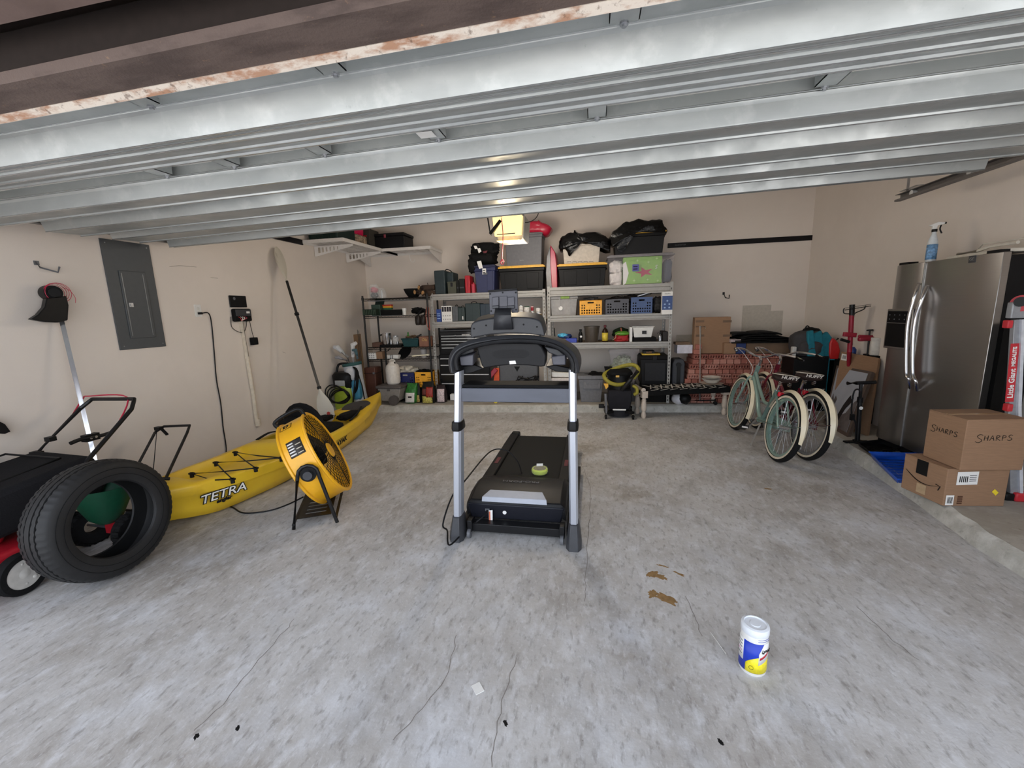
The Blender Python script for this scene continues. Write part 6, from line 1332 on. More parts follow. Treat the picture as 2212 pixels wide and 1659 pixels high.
part(t, 'cooler_lid', MB().box((a-.02, YC-.02, d), (b+.06, YC+.42, d+.045)), CGD, bevel=.015)
wz = SZ+.075; part(t, 'wheel', MB().cyl((b-.07, YC+.02, wz), (b-.07, YC-.035, wz), .075, n=24), CGD); part(t, 'wheel', MB().cyl((b-.07, YC+.40, wz), (b-.07, YC+.36, wz), .075, n=24), CGD)
part(t, 'leg_bar', MB().bar((a+.03, YC+.02, SZ), (a+.03, YC+.04, SZ+.12), .02, .02), MGREY)
part(t, 'latch', MB().cb(((a+b)/2+.02, YC-.01, d-.02), (.04, .015, .03)), CGD)
zl = d+.046
t, o, r, h = lathe_t('sprayer_jug', 'tall white plastic jug standing on the wheeled cooler', 'jug', 842, 28, 780, 836, YC+.08, zl, [(.02, 0), (.8, 0), (.95, .05), (1, .2), (1, .62), (.85, .8), (.45, .9), (.4, .94), (.45, .97), (.02, .98)], pm('jug_white', (214, 208, 200), .45))
part(t, 'nozzle_cap', MB().cyl((o[0]+r*.3, o[1], o[2]+h*.93), (o[0]+r*.5, o[1]-.02, o[2]+h*.86), .014), BLACK)
part(t, 'grip', MB().tube(cr([(o[0]-r*.5, o[1], o[2]+h*.8), (o[0]-r*.3, o[1], o[2]+h*1.0), (o[0]+r*.3, o[1], o[2]+h*1.0), (o[0]+r*.4, o[1], o[2]+h*.86)], 5), .012, 8), pm('jug_white', 0))
def crate2(label, r, Y, mat, z0): return crate(label, r, Y, .3, mat, z0)
zc = AY(876, 834, Y1-.02).z
case('dark box beneath the navy crate under wire rack', (857, 932, 836, 868), Y1-.0, .3, BLACKM, SZ, name='storage_box')
zb_ = RC(857, 932, 836, 868, Y1)[3]+.001
crate2('navy plastic crate with white holes under the wire rack', (857, 895, 806, 836), Y1-.01, pm('crate_navy', (26, 34, 92), .45), zb_)
crate2('yellow plastic crate under right end of the wire rack', (897, 933, 805, 836), Y1-.01, pm('crate_yellow', 0), zb_)
solo('plastic_bags', MB().blob(AY(876, 815, Y1+.14), (.28, .25, .26), .15, 3, 9).blob(AY(878, 798, Y1+.14), (.34, .26, .12), .3, 3, 8), pm('bag_film', (214, 206, 190), .35, bump=1, scale=16, var=.15), 'pale plastic bags bulging out of the navy crate', 'bags')
solo('cable_pile', MB().blob(AY(914, 814, Y1+.14), (.26, .24, .2), .2, 3, 19).blob(AY(916, 803, Y1+.14), (.26, .2, .07), .3, 3, 18), BLACKM, 'black cords heaped in yellow crate under wire rack', 'cables')
# soil and seed bags on the slab
def sack(label, xc, wpx, yt, yb, Y, mats, cat='bag', tw=.14, lean=0, name='garden_bag', fold=True):
    a, b, c, d = bxp(xc-wpx/2, xc+wpx/2, yt, yb, Y, SZ); w_ = b-a; h = d-c; xm = (a+b)/2; rings = []; n = 20
    t = thing(name, label, cat, (xm, Y+tw/2, SZ))
    for k, (z, kx, ky) in enumerate(((0, .78, .8), (.04, .95, 1), (.3, 1, 1.1), (.6, .96, .95), (.8, .86, .6), (.92, .8, .25), (1.0, .84, .12))):
        ring = []
        for i in range(n):
            an = 2*PI*i/n; cx, cy = math.cos(an), math.sin(an); cx = math.copysign(abs(cx)**.6, cx); cy = math.copysign(abs(cy)**.6, cy)
            p = Vector((xm+lean*z+cx*w_/2*kx, Y+tw/2+cy*tw/2*ky, c+h*z)); p += noise.noise_vector(p*14+Vector((xc, 0, 0)))*.012; p.z = max(p.z, SZ+.0005); ring.append(p)
        rings.append(ring)
    part(t, 'sack', MB().loft(rings), mats[0], ang=60)
    for (u0, u1, v0, v1, m) in mats[1]:
        fr = []
        for j in range(7):
            v = v0+(v1-v0)*j/6; row = []
            for i in range(7):
                u = u0+(u1-u0)*i/6; x = xm+lean*v+(u-.5)*w_*.9; ky = 1.1 if v < .5 else 1.1-(v-.5)*1.2
                row.append(Vector((x, Y+tw/2-tw/2*ky*(1-.25*abs(2*u-1)**3)-.012, c+h*v)))
            fr.append(row)
        vs = [p for r_2 in fr for p in r_2]; part(t, 'printed_patch', MB().add(vs, [(j*7+i, j*7+i+1, (j+1)*7+i+1, (j+1)*7+i) for j in range(6) for i in range(6)]), m, solid=.001)
    return t
ptex = lambda nm, c, v=.6, s=40: pm(nm, c, .45, scale=s, var=v, bump=.3)
GB = ptex('bag_green', (40, 110, 40), .5)
sack('green and white grass seed bag on step near the cooler', 884, 26, 829, 878, YF-.26, (GB, [(.08, .92, .06, .55, ptex('bag_white', (216, 212, 206), .1, 60)), (.35, .7, .3, .38, INK)]), lean=.03)
DKB = ptex('bag_dark', (28, 28, 26), .3)
sack('dark soil bag with pale edge leaning next to the green seed bag', 901, 16, 828, 877, YF-.2, (DKB, [(.0, .3, .04, .7, ptex('bag_pale', (190, 180, 178), .2)), (.4, .9, .05, .4, ptex('bag_flower', (170, 150, 80), .8, 60))]), lean=-.02, tw=.1)
sack('black and red soil bag with yellow flowers print on step', 923, 30, 826, 878, YF-.24, (DKB, [(.42, .95, .3, .78, ptex('bag_red', (150, 44, 32), .4)), (.1, .9, .03, .36, ptex('bag_yellow', (180, 168, 84), .8, 70)), (.1, .4, .4, .7, ptex('bag_maroon', (96, 40, 36), .5))]))
sack('crumpled white and pink bag right of the soil bags', 951, 22, 833, 877, YF-.18, (ptex('bag_dk2', (44, 34, 36), .4), [(.15, .95, .05, .8, ptex('bag_pink', (206, 188, 190), .35, 60))]), tw=.12)
# ---------------- golf bag, boards, pressure washer in the corner
bp_ = Vector((-3.58, 5.95, SZ)); tp_ = AY(760, 784, 5.72)
t = thing('golf_bag', 'white and blue golf bag with clubs leaning in the left corner', 'golf bag', bp_)
ax = (tp_-bp_); bp0 = AY(778, 868, 5.72); bp0.z = SZ+.01; ax = tp_-bp0
GBW = pm('golf_white', (190, 194, 200), .6)
part(t, 'bag_body', MB().lathe([(.12, 0), (.125, .02), (.12, ax.length*.6), (.135, ax.length*.95), (.135, ax.length), (.11, ax.length), (.1, ax.length*.9), (.02, ax.length*.9)], o=bp0, ax=ax, n=28, cap=False), GBW)
part(t, 'bag_collar', MB().lathe([(.137, ax.length*.94), (.14, ax.length*.97), (.137, ax.length*1.01)], o=bp0, ax=ax, n=28, cap=False), pm('golf_teal', (40, 84, 84), .6), solid=.008)
for (u0, u1, s_, c_) in ((.15, .62, .06, (66, 140, 172)), (.1, .5, -.05, (150, 190, 205)), (.62, .9, .02, (206, 208, 212))):
    q = bp0+ax*((u0+u1)/2)+Vector((s_, -.1, 0)); part(t, 'pocket', MB().blob(q, (.14, .1, ax.length*(u1-u0)), .04, 2, int(s_*100)+9, sq=.5), pm('golf_p%d' % int(100*u0), c_, .6))
part(t, 'shoulder_strap', MB().tube(cr([bp0+ax*.93+Vector((.08, -.1, 0)), bp0+ax*.8+Vector((.16, -.16, 0)), bp0+ax*.5+Vector((.12, -.18, 0)), bp0+ax*.3+Vector((.04, -.14, 0))], 6), .022, 8, flat=.4), BLACKM)
for k, (x, y, x2, y2, c_, rr) in enumerate(((750, 770, 728, 750, (200, 204, 208), .04), (762, 768, 762, 745, (214, 214, 214), .036), (748, 778, 731, 772, (150, 150, 156), .028), (772, 772, 768, 756, (70, 100, 110), .03))):
    a_, b_ = AY(x, y, 5.70), AY(x2, y2, 5.67)
    o2 = part(t, 'club', MB().tube([bp0+ax*.8+(a_-tp_)*.4, a_, b_], .008, 6), STEEL)
    d_ = (b_-a_).normalized()
    part(o2, 'club_cover', MB().tube([a_-d_*.02, a_+(b_-a_)*.5, b_, b_+Vector((-.05, -.0, .0)) if k != 1 else b_+Vector((.06, 0, .03))], [rr*.6, rr*.7, rr, rr*.7], 10), pm('cover%d' % k, c_, .6))
part(t, 'stand_leg', MB().tube([bp0+ax*.9+Vector((.12, -.1, 0)), bp0+ax*.5+Vector((.18, -.14, 0)), Vector((bp0.x+.16, bp0.y-.12, SZ))], .01, 6), BLACK)
a_ = RC(766, 780, 722, 868, 6.0)
t = thing('wood_plank', 'weathered brown plank standing behind the golf bag', 'plank', (a_[0], 6.3, SZ))
part(t, 'plank_board', MB().prism([AY(763, 723, 5.98), AY(777, 721, 5.98), (AY(792, 868, 5.93).x, 5.93, SZ), (AY(776, 868, 5.93).x, 5.93, SZ)], (0, .03, 0)), pm('weathered_wood', (118, 92, 66), .8, scale=10, var=.2, stretch=(8, 8, 1)), bevel=.002)
solo('wire_stakes', MB().cyl(AY(772, 712, 5.94), (AY(785, 868, 5.9).x, 5.9, SZ), .004).cyl(AY(775, 714, 5.94), (AY(789, 868, 5.9).x, 5.89, SZ), .004), BLACKMET, 'thin dark stakes standing against the plank', 'stakes')
# pressure washer
PY = 5.52; LIME = pm('lime_green', (164, 184, 52), .4)
def wz_(y): return AY(735, y, PY).z
xm = AY(737, 850, PY).x
t = thing('pressure_washer', 'lime green and black pressure washer beside kayak nose', 'pressure washer', (xm, PY+.15, 0))
part(t, 'washer_body', MB().loft([[(xm+sx*k, PY+.14+sy*.14, z) for sx, sy in ((-1, -.7), (-.6, -1), (.6, -1), (1, -.7), (1, .8), (-1, .8))] for z, k in ((.06, .15), (wz_(870), .155), (wz_(842), .14), (wz_(833), .10))]), LIME, bevel=.01)
part(t, 'motor_hood', MB().loft([[(xm+sx*k, PY+.14+sy*(k*.9), z) for sx, sy in ((-1, -.7), (-.6, -1), (.6, -1), (1, -.7), (1, .8), (-1, .8))] for z, k in ((wz_(848), .12), (wz_(835), .15), (wz_(812), .155), (wz_(806), .125))]), BLACK, bevel=.012)
part(t, 'grey_face', MB().box((xm-.08, PY-.012, wz_(834)), (xm+.08, PY+.0, wz_(822))), pm('pale_grey_p', (170, 172, 172), .5), bevel=.006)
part(t, 'carry_frame', MB().tube(cr([Vector((xm-.13, PY+.12, wz_(812))), Vector((xm-.11, PY+.14, wz_(796))), Vector((xm-.07, PY+.15, wz_(789))), Vector((xm+.07, PY+.15, wz_(789))), Vector((xm+.11, PY+.14, wz_(796))), Vector((xm+.13, PY+.12, wz_(812)))], 5), .018, 8), BLACK)
for k in range(5):
    c_ = Vector((xm-.0+.02*math.sin(k), PY-.05-.01*k, wz_(855)+.01*k)); part(t, 'hose_loop', MB().tube([c_+Vector((math.cos(2*PI*i/28)*(.15+.008*k), 0-.02*math.sin(4*PI*i/28), math.sin(2*PI*i/28)*(.085+.012*k)-.04*math.cos(2*PI*i/28)*(k-2)*.5)) for i in range(28)], .009, 8, closed=True), CORD)
for sx in (-.16, .16): part(t, 'wheel', MB().cyl((xm+sx-.02, PY+.2, .08), (xm+sx+.02, PY+.2, .08), .08, n=22), RUB)
part(t, 'spray_lance', MB().cyl((xm+.17, PY+.0, .12), (xm+.22, PY+.1, wz_(800)), .012), BLACK)

# ================================================================ white corner shelf under the ceiling
SW = pm('shelf_white', (222, 218, 214), .45, var=.04)
zs_ = AX(650, 521, XL).z; ya = AX(651, 522, XL).y; xo = AY(741, 519, ya).x; yb2 = AX(826, 550, xo).y; xr = AY(930, 546, yb2).x
zs_ = zs_-.01
t = thing('corner_shelf', 'white steel corner shelf with tapered brackets high in left corner', 'shelf', (XL, ya, zs_-.02))
def frame(x0, y0, x1, y1):
    mb = MB()
    for a, b in (((x0, y0), (x1, y0)), ((x1, y0), (x1, y1)), ((x1, y1), (x0, y1)), ((x0, y1), (x0, y0))): mb.bar((a[0], a[1], zs_), (b[0], b[1], zs_), .006, .045)
    return mb
part(t, 'edge_frame', frame(XL+.01, ya, xo, YB-.01), SW); part(t, 'edge_frame', frame(xo, yb2, xr, YB-.01), SW)
def deckwire(x0, y0, x1, y1, nm):
    mb = MB(); n = int((y1-y0)/.035)
    for i in range(n): y = y0+(i+.5)*(y1-y0)/n; mb.bar((x0, y, zs_+.012), (x1, y, zs_+.012), .012, .003)
    m2 = int((x1-x0)/.14)
    for i in range(m2+1): x = x0+i*(x1-x0)/max(1, m2); mb.bar((x, y0, zs_+.010), (x, y1, zs_+.010), .03, .003)
    o_ = part(t, nm, mb, SW); o_['kind'] = 'stuff'
deckwire(XL+.02, ya+.01, xo-.005, YB-.02, 'wire_deck'); deckwire(xo+.005, yb2+.01, xr-.005, YB-.02, 'wire_deck')
def brk(Y):
    L = xo-XL-.02
    vf = holed([(0, -.14), (.03, -.14), (L, -.028), (L, 0), (0, 0)], [rrect(.06+.06*k, -.045-.05*(1-k/8), .06+.06*k+.034*(1-k/9), -.02, .006) for k in range(6)], .004)
    part(t, 'bracket', plate(MB(), (XL+.01, Y, zs_-.022), (1, 0, 0), (0, 0, 1), vf), SW)
for p in (AX(677, 532, XL), AX(746, 551, XL)): brk(p.y)
Lb = YB-yb2-.02; vf = holed([(0, -.16), (.03, -.16), (Lb, -.028), (Lb, 0), (0, 0)], [], .004)
part(t, 'bracket', plate(MB(), (xr-.02, YB-.01, zs_-.022), (0, -1, 0), (0, 0, 1), vf), SW)
part(t, 'bracket', plate(MB(), (XL+.12, YB-.01, zs_-.022), (0, -1, 0), (0, 0, 1), vf), SW)
for q in ((757, 548), (890, 562)):
    p = AY(q[0], q[1], yb2+.1 if q[0] > 800 else AX(746, 551, XL).y-.05)
    part(t, 'hanging_hook', MB().tube(cr([p+Vector((-.03, 0, .1)), p+Vector((-.03, 0, .01)), p+Vector((0, 0, -.03)), p+Vector((.04, 0, -.02)), p+Vector((.05, 0, .02))], 5), .004, 6), SW)
zt_ = zs_+.015
def onshelf(label, r, Y, dep, mat, name, cat, **k): return case(label, r, Y, dep, mat, zt_, name=name, cat=cat, **k)
t, r = onshelf('dark green ribbed tote at front of the white corner shelf', (664, 728, 484, 516), ya+.06, .45, pm('dark_green_tote', (26, 44, 40), .5), 'green_tote', 'tote', bev=.02)
for k in range(5): x = r[0]+.03+(r[1]-r[0]-.06)*k/4; part(t, 'rib', MB().box((x-.008, ya+.05, zt_+.03), (x+.008, ya+.062, r[3]-.03)), pm('dark_green_tote', 0))
t, r = onshelf('leopard print soft box on white corner shelf', (733, 771, 505, 528), ya+.55, .3, pm('leopard', (150, 132, 112), .9, scale=38, var=.7), 'printed_box', 'box', bev=.03)
zp = r[3]
solo('pink_bag', MB().blob(((r[0]+r[1])/2-.02, ya+.7, zp+.10), ((r[1]-r[0])*1.0, .3, .24), .1, 2, 3, sq=.6), pm('hot_pink', (204, 22, 80), .5), 'hot pink bag lying on top of the leopard print box', 'bag')
t, r = onshelf('dark olive fabric box with red handle on corner shelf', (771, 799, 494, 540), yb2-.12, .3, pm('olive_fabric', (62, 58, 52), .85), 'fabric_box', 'box', bev=.008)
part(t, 'red_handle', MB().box((r[0]+.05, yb2-.126, r[3]-.12), (r[1]-.05, yb2-.12, r[3]-.1)), RED)
t, r = onshelf('black latching trunk at the corner of white shelf', (800, 873, 510, 546), yb2+.03, .36, TR, 'storage_chest', 'chest', bev=.012)
part(t, 'lid', MB().box((r[0]-.012, yb2+.02, r[3]), (r[1]+.012, yb2+.4, r[3]+.045)), TR, bevel=.012)
p = ((r[0]+r[1])/2-.02, yb2+.018, r[3]+.0); part(t, 'latch', MB().cb(p, (.035, .012, .05)), CHROME)
# ================================================================ bricks
BRK = [multi_noise('brick_clay%d' % k, .9, [c, ((206, 170, 156), 22, .58, .72, .6, None, 0), ((96, 48, 42), 9, .55, .7, .5, None, 0)], bump=.6, bscale=70) for k, c in enumerate(((168, 106, 92), (150, 90, 78), (182, 126, 112)))]
HOLE = pm('core_shadow_clay', (120, 60, 54), .95)
by = 6.15; bx0, bx1 = AY(1478, 820, by).x, 2.62; ztop = AY(1600, 764, by).z; NR = 10; rh = (ztop-SZ)/NR
bs = thing('brick_stack', 'stack of red clay bricks against the back wall behind bench', 'bricks', ((bx0+bx1)/2, by+.2, SZ))
def mk(nm, w_, cored):
    mb = MB()
    if cored:
        n = 5; hw = w_/(n+.6)
        vf = holed(rrect(.003, .001, w_-.003, rh-.007, .003, 1), [rrect(w_/2+(i-2)*hw-hw*.34, rh*.24, w_/2+(i-2)*hw+hw*.34, rh*.68, .005, 2) for i in range(n)], .05)
        plate(mb, (0, .025, 0), (1, 0, 0), (0, 0, 1), vf); mb.box((.002, .05, .002), (w_-.002, .19, rh-.006))
    else: mb.box((.004, 0, .001), (w_-.004, .195, rh-.007))
    return mb
protos = {}
def put(w_, cored, m, x, y, z, yo=0):
    k = (round(w_, 3), cored, m)
    if k not in protos:
        o = mk('brick', w_, cored).outlet('brick', BRK[m], ang=30); protos[k] = o.data; bpy.data.objects.remove(o)
    o = bpy.data.objects.new('brick', protos[k]); COL.objects.link(o); o.parent = bs
    o.location = Vector((x, y+yo, z))-OM[bs.name].translation
random.seed(3)
for r_ in range(NR):
    cored = r_ % 2 == 1; w_ = .192 if cored else .087; z = SZ+r_*rh
    x = bx0+(0 if r_ < 5 else .02*(r_-4))+random.random()*.02
    for dd in (0, .2):
        xx_ = x
        while xx_+w_ < bx1: put(w_, cored and dd == 0, random.randrange(3), xx_, by+dd, z, random.uniform(-.006, .006)); xx_ += w_+.002
for (x, z) in ((bx0+.11, 10), (bx0+.13, 11)): put(.087, False, 0, x, by, SZ+z*rh)
# boxes and mats on the bricks
zt = ztop+.001
t, r = case('tall brown cardboard carton standing on the bricks by the chrome pole', (1500, 1577, 685, 763), by+.05, .14, CARD, zt, name='cardboard_box', bev=.004)
for (x, y) in ((1508, 691), (1508, 722), (1567, 691), (1567, 722)):
    p = AY(x+4, y+3, by+.05); part(t, 'tape_strip', MB().cb((p.x, by+.049, p.z), (.11, .002, .03)), CARDD)
t, r = case('white carton with brown flap at left end of the bricks', (1463, 1496, 745, 763), by+.08, .22, pm('white_card', (206, 204, 214), .7), zt, name='white_carton', cat='carton', bev=.002)
part(t, 'brown_flap', MB().box((r[0]-.02, by+.1, r[3]), (r[1]-.03, by+.28, r[3]+.035)), CARDD)
t, r = case('small open cardboard box in front of black mats on bricks', (1564, 1590, 741, 759), by-.02, .25, CARD, zt, name='cardboard_box', bev=.002)
t, r = case('blue box right of the small open cardboard box', (1590.5, 1611, 741, 759), by-.01, .25, pm('navy_box', (28, 50, 104), .6), zt, name='blue_box', bev=.002)
t, r = case('long flat cardboard box lying on bricks under black mats', (1612, 1716, 741, 759), by+.0, .3, CARDD, zt, name='cardboard_box', bev=.003)
zm_ = r[3]+.002
t = thing('floor_mats', 'pile of black rubber mats on top of the bricks', 'mats', ((r[0]+r[1])/2, by+.2, zm_))
for k, (a_, b_, dz_) in enumerate(((1577, 1740, 0), (1585, 1728, .03), (1592, 1712, .06), (1600, 1690, .09), (1580, 1655, .115), (1625, 1690, .125))):
    xa, xb = AY(a_, 730, by+.05).x, AY(b_, 730, by+.05).x; vs = []; nx, ny = 16, 6
    for j in range(ny):
        for i in range(nx):
            x = xa+(xb-xa)*i/(nx-1); y = by-.04+.44*j/(ny-1)+.02*k; z = zm_+.012+dz_+.016*noise.noise(Vector((x*4, y*5, k)))-(.035*(abs(2*i/(nx-1)-1)**4) if k else 0)
            vs.append((x, y, max(z, zm_+.01+dz_*.7)))
    part(t, 'mat', MB().add(vs, [(j*nx+i, j*nx+i+1, (j+1)*nx+i+1, (j+1)*nx+i) for j in range(ny-1) for i in range(nx-1)]), BLACKM, solid=.016)
t, r = case('folded printed carton edge under left end of black mats', (1578, 1601, 733, 740.5), by-.01, .2, pm('stripe_card', (176, 160, 160), .7, scale=60, var=.3), RC(1564, 1590, 741, 759, by)[3]+.003, name='flat_carton', cat='carton')
# chrome garment pole
t = thing('garment_rack', 'chrome garment rack pole on black casters before the bricks', 'rack', F(1512, 862, SZ))
pa, pb = AY(1513, 704, by-.06), AY(1512, 862, by-.06)
part(t, 'pole', MB().tube([(pa.x, by-.06, pa.z), (pb.x, by-.06, SZ+.05)], .013, 10), pm('bright_pole', (226, 226, 228), .35, metal=.3))
part(t, 'top_bar', MB().tube([(pa.x-.06, by-.06, pa.z-.01), (pa.x+.06, by-.06, pa.z-.01), (pa.x+.065, by-.06, pa.z-.04)], .007, 8), CHROME)
q0, q1 = AY(1481, 868, by-.12), AY(1545, 868, by-.12)
part(t, 'base_bar', MB().tube([(q0.x, by-.12, SZ+.06), (pb.x, by-.06, SZ+.045), (q1.x, by-.1, SZ+.06)], .009, 6), BLACKMET)
for q in (q0, q1): part(t, 'caster', MB().cyl((q.x, by-.14, SZ+.026), (q.x, by-.11, SZ+.026), .026, n=16).cyl((q.x, by-.12, SZ+.04), (q.x, by-.12, SZ+.08), .008), BLACK)
q = AY(1473, 864, 5.98)
t = thing('sports_helmet', 'white and black helmet on the step under the bench', 'helmet', (q.x, 5.98, SZ))
part(t, 'shell', MB().blob((q.x-.03, 6.02, SZ+.085), (.2, .2, .17), .03, 2, 2), pm('white_gloss', (206, 204, 210), .3)); part(t, 'visor', MB().blob((q.x+.03, 5.97, SZ+.10), (.17, .18, .15), .03, 2, 3), BLACK)
# ================================================================ bench
u = Vector((math.cos(math.radians(14)), math.sin(math.radians(14)), 0)); v = Vector((-u.y, u.x, 0))
b0 = F(1390, 903); hb = AY(1390, 842, b0.y).z; Lb = 1.10; Wb = .24
t = thing('bench', 'low bench with turned white legs and black patterned cover', 'bench', b0)
WL = pm('antique_white', (204, 190, 176), .55, var=.08)
for k, (a_, b_) in enumerate(((0, 0), (0, 1), (1, 0), (1, 1))):
    p = b0+u*(a_*Lb)+v*(b_*Wb); z0 = SZ+.001 if (a_ and b_) else 0; H = hb-.02
    if z0: p = p+v*.05
    s = .04
    part(t, 'leg', MB().lathe([(.02, z0), (.026, z0+.01), (.034, z0+.04), (.02, z0+.09), (.032, z0+.11), (.036, z0+.15), (.028, z0+.24), (.02, H-.14), (.032, H-.12), (.02, H-.10), (.03, H-.085), (.02, H-.082)], o=(p.x, p.y, 0), n=20).cb(p+Vector((0, 0, H-.04)), (.075, .075, .09), Matrix.Rotation(math.radians(14), 3, 'Z')), WL)
Mb = Matrix.Translation(b0) @ Matrix.Rotation(math.radians(14), 4, 'Z')
part(t, 'seat_frame', MB(Mb).box((-.03, -.035, hb-.06), (Lb+.04, Wb+.035, hb-.012)), BLACKM, bevel=.004)
part(t, 'seat_cover', MB(Mb).box((.05, -.045, hb-.075), (Lb+.05, Wb+.045, hb+.012)), BLACKM, bevel=.01)
part(t, 'end_roll', MB(Mb).tube([(-.02, -.03, hb), (-.02, Wb+.03, hb)], .03, 12), WL)
for k in range(7):
    x = .13+k*.145
    for s in (1, -1): part(t, 'stitched_cross', MB(Mb).bar((x-.055, -.03+.0, hb+.013), (x+.055, Wb+.02, hb+.013), .016, .002) if s > 0 else MB(Mb).bar((x+.055, -.03, hb+.0135), (x-.055, Wb+.02, hb+.0135), .016, .002), pm('cream_thread', (206, 200, 190), .8))
    part(t, 'stitched_diamond', MB(Mb).prism([(x+.072-.025, .1, hb+.013), (x+.072, .04, hb+.013), (x+.072+.025, .1, hb+.013), (x+.072, .16, hb+.013)], (0, 0, .001)), pm('cream_thread', 0))
for k in range(8):
    x = .12+k*.13; part(t, 'edge_stitch', MB(Mb).bar((x-.05, -.047, hb-.004), (x+.05, -.047, hb+.008), .002, .012, up=(0, 1, 0)), pm('cream_thread', 0))
# plates on bench
pz = hb+.014; pc = b0+u*(.97)+v*.12
for k, (rr, h, lab) in enumerate(((.15, .02, 'wide cream platter lying on the bench, lowest of the dishes'), (.125, .055, 'white shallow bowl stacked on the cream platter'), (.118, .03, 'topmost white dish on the bench behind bicycle wheel'))):
    t = thing('serving_dish', lab, 'dish', (pc.x, pc.y, pz), 'dishes stacked on the bench'); 
    part(t, 'dish', MB().lathe([(rr*.5, 0), (rr*.55, .002), (rr*.9, h*.8), (rr, h), (rr*.96, h), (rr*.85, h*.7), (.02, .006)], o=(pc.x, pc.y, pz), n=32), WL if k == 0 else pm('white_ceramic', (214, 212, 204), .3))
    pz += h+.001 if k else .021
# ================================================================ vacuum on a wheeled dolly
VY = 5.52; q0, q1 = F(1309, 905), F(1367, 905); VY = q0.y
xm = (q0.x+q1.x)/2
t = thing('shop_vacuum', 'black tool vacuum with olive hose on a caster dolly', 'vacuum', (xm, VY+.2, 0))
vz = lambda y: AY(1335, y, VY+.05).z
part(t, 'dolly_base', MB().cyl((xm, VY+.2, .02), (xm, VY+.2, vz(884)), .15, .16, n=32), pm('vac_slate', (38, 38, 42), .5))
part(t, 'white_band', MB().box((xm-.085, VY+.03, vz(886)), (xm+.085, VY+.06, vz(880))), PRINTW, bevel=.003)
for x, y in ((q0.x, VY), (q1.x, VY), (q0.x, VY+.36), (q1.x, VY+.36)):
    o_ = part(t, 'caster', MB().cyl((x-.012, y, .03), (x+.012, y, .03), .03, n=18), RUB)
    part(o_, 'caster_fork', MB().tube([(x-.018, y-.012, .03), (x-.018, y-.012, .06), (x, y-.012, .075), (x+.018, y-.012, .06), (x+.018, y-.012, .03)], .005, 6), CHROME)
    part(t, 'dolly_arm', MB().bar((xm, VY+.18, .09), (x, y, .085), .06, .04), BLACKM, bevel=.01)
a_, b_ = AY(1314, 860, VY+.04).x, AY(1364, 860, VY+.04).x
part(t, 'fabric_pouch', MB().loft([[(a_+.01, VY+.03, vz(884)), (b_-.02, VY+.03, vz(884)), (b_-.02, VY+.33, vz(884)), (a_+.01, VY+.33, vz(884))], [(a_-.015, VY-.01, vz(862)), (b_+.005, VY-.01, vz(862)), (b_, VY+.34, vz(862)), (a_, VY+.34, vz(862))], [(a_, VY+.02, vz(842)), (b_, VY+.02, vz(842)), (b_, VY+.34, vz(842)), (a_, VY+.34, vz(842))]]), pm('pouch_nylon', (30, 29, 34), .75, bump=.4, scale=12), bevel=.015)
part(t, 'vacuum_tank', MB().cyl((xm+.0, VY+.2, vz(842)), (xm, VY+.2, vz(812)), .155, .15, n=28), BLACK)
part(t, 'vacuum_head', MB().loft([[(xm+x*.17, VY+.2+y*.17, z) for x, y in ((-1, -.6), (-.6, -1), (.6, -1), (1, -.6), (1, .8), (-1, .8))] for z in (vz(812), vz(806))]+[[(xm+x*.12, VY+.2+y*.13, vz(800)) for x, y in ((-1, -.6), (-.6, -1), (.6, -1), (1, -.6), (1, .8), (-1, .8))]]), BLACKM, bevel=.015)
p = AY(1334, 813, VY+.02); part(t, 'yellow_switch', MB().cb((p.x, VY+.02, p.z), (.045, .02, .025)), pm('switch_yellow', (226, 180, 90), .4), bevel=.004)
p = AY(1310, 837, VY+.02); part(t, 'yellow_handle', MB().prism([AY(x, y, VY+.0) for x, y in ((1304, 829), (1314, 829), (1314, 836), (1309, 841))], (0, .03, 0)), YEL)
OL = pm('olive_hose', (150, 140, 48), .5, bump=.6, scale=60)
hp = [(1352, 828, .0), (1335, 831, -.04), (1318, 827, -.05), (1307, 817, -.02), (1306, 808, .05), (1322, 799, .12), (1345, 791, .14), (1366, 788, .12), (1378, 795, .05), (1377, 806, .0), (1368, 818, -.02)]
part(t, 'hose', MB().tube(cr([AY(x, y, VY+.08+d) for x, y, d in hp], 7), .026, 12), OL, 'olive yellow flexible hose')
part(t, 'hose', MB().tube(cr([AY(1366, 833, VY+.05), AY(1375, 838, VY+.03), AY(1376, 848, VY+.03), AY(1370, 852, VY+.05)], 6), .022, 12), OL)
part(t, 'wand', MB().tube([AY(1378, 801, VY+.03), AY(1362, 820, VY+.0), AY(1350, 835, VY+.0), AY(1344, 842, VY+.03)], .028, 12), BLACKMET)
part(t, 'side_pole', MB().cyl(AY(1308, 850, VY+.0), (AY(1310, 890, VY).x, VY+.0, .08), .018), pm('pole_grey', (120, 120, 124), .4, metal=.5))
part(t, 'foot_pedal', MB().cb(AY(1299, 877, VY+.0), (.07, .06, .05)), BLACK, bevel=.008)
part(t, 'stand_plate', MB().prism([AY(1305, 792, VY+.25), AY(1322, 792, VY+.25), AY(1325, 800, VY+.25), AY(1308, 806, VY+.25)], (0, .03, 0)), BLACKM)

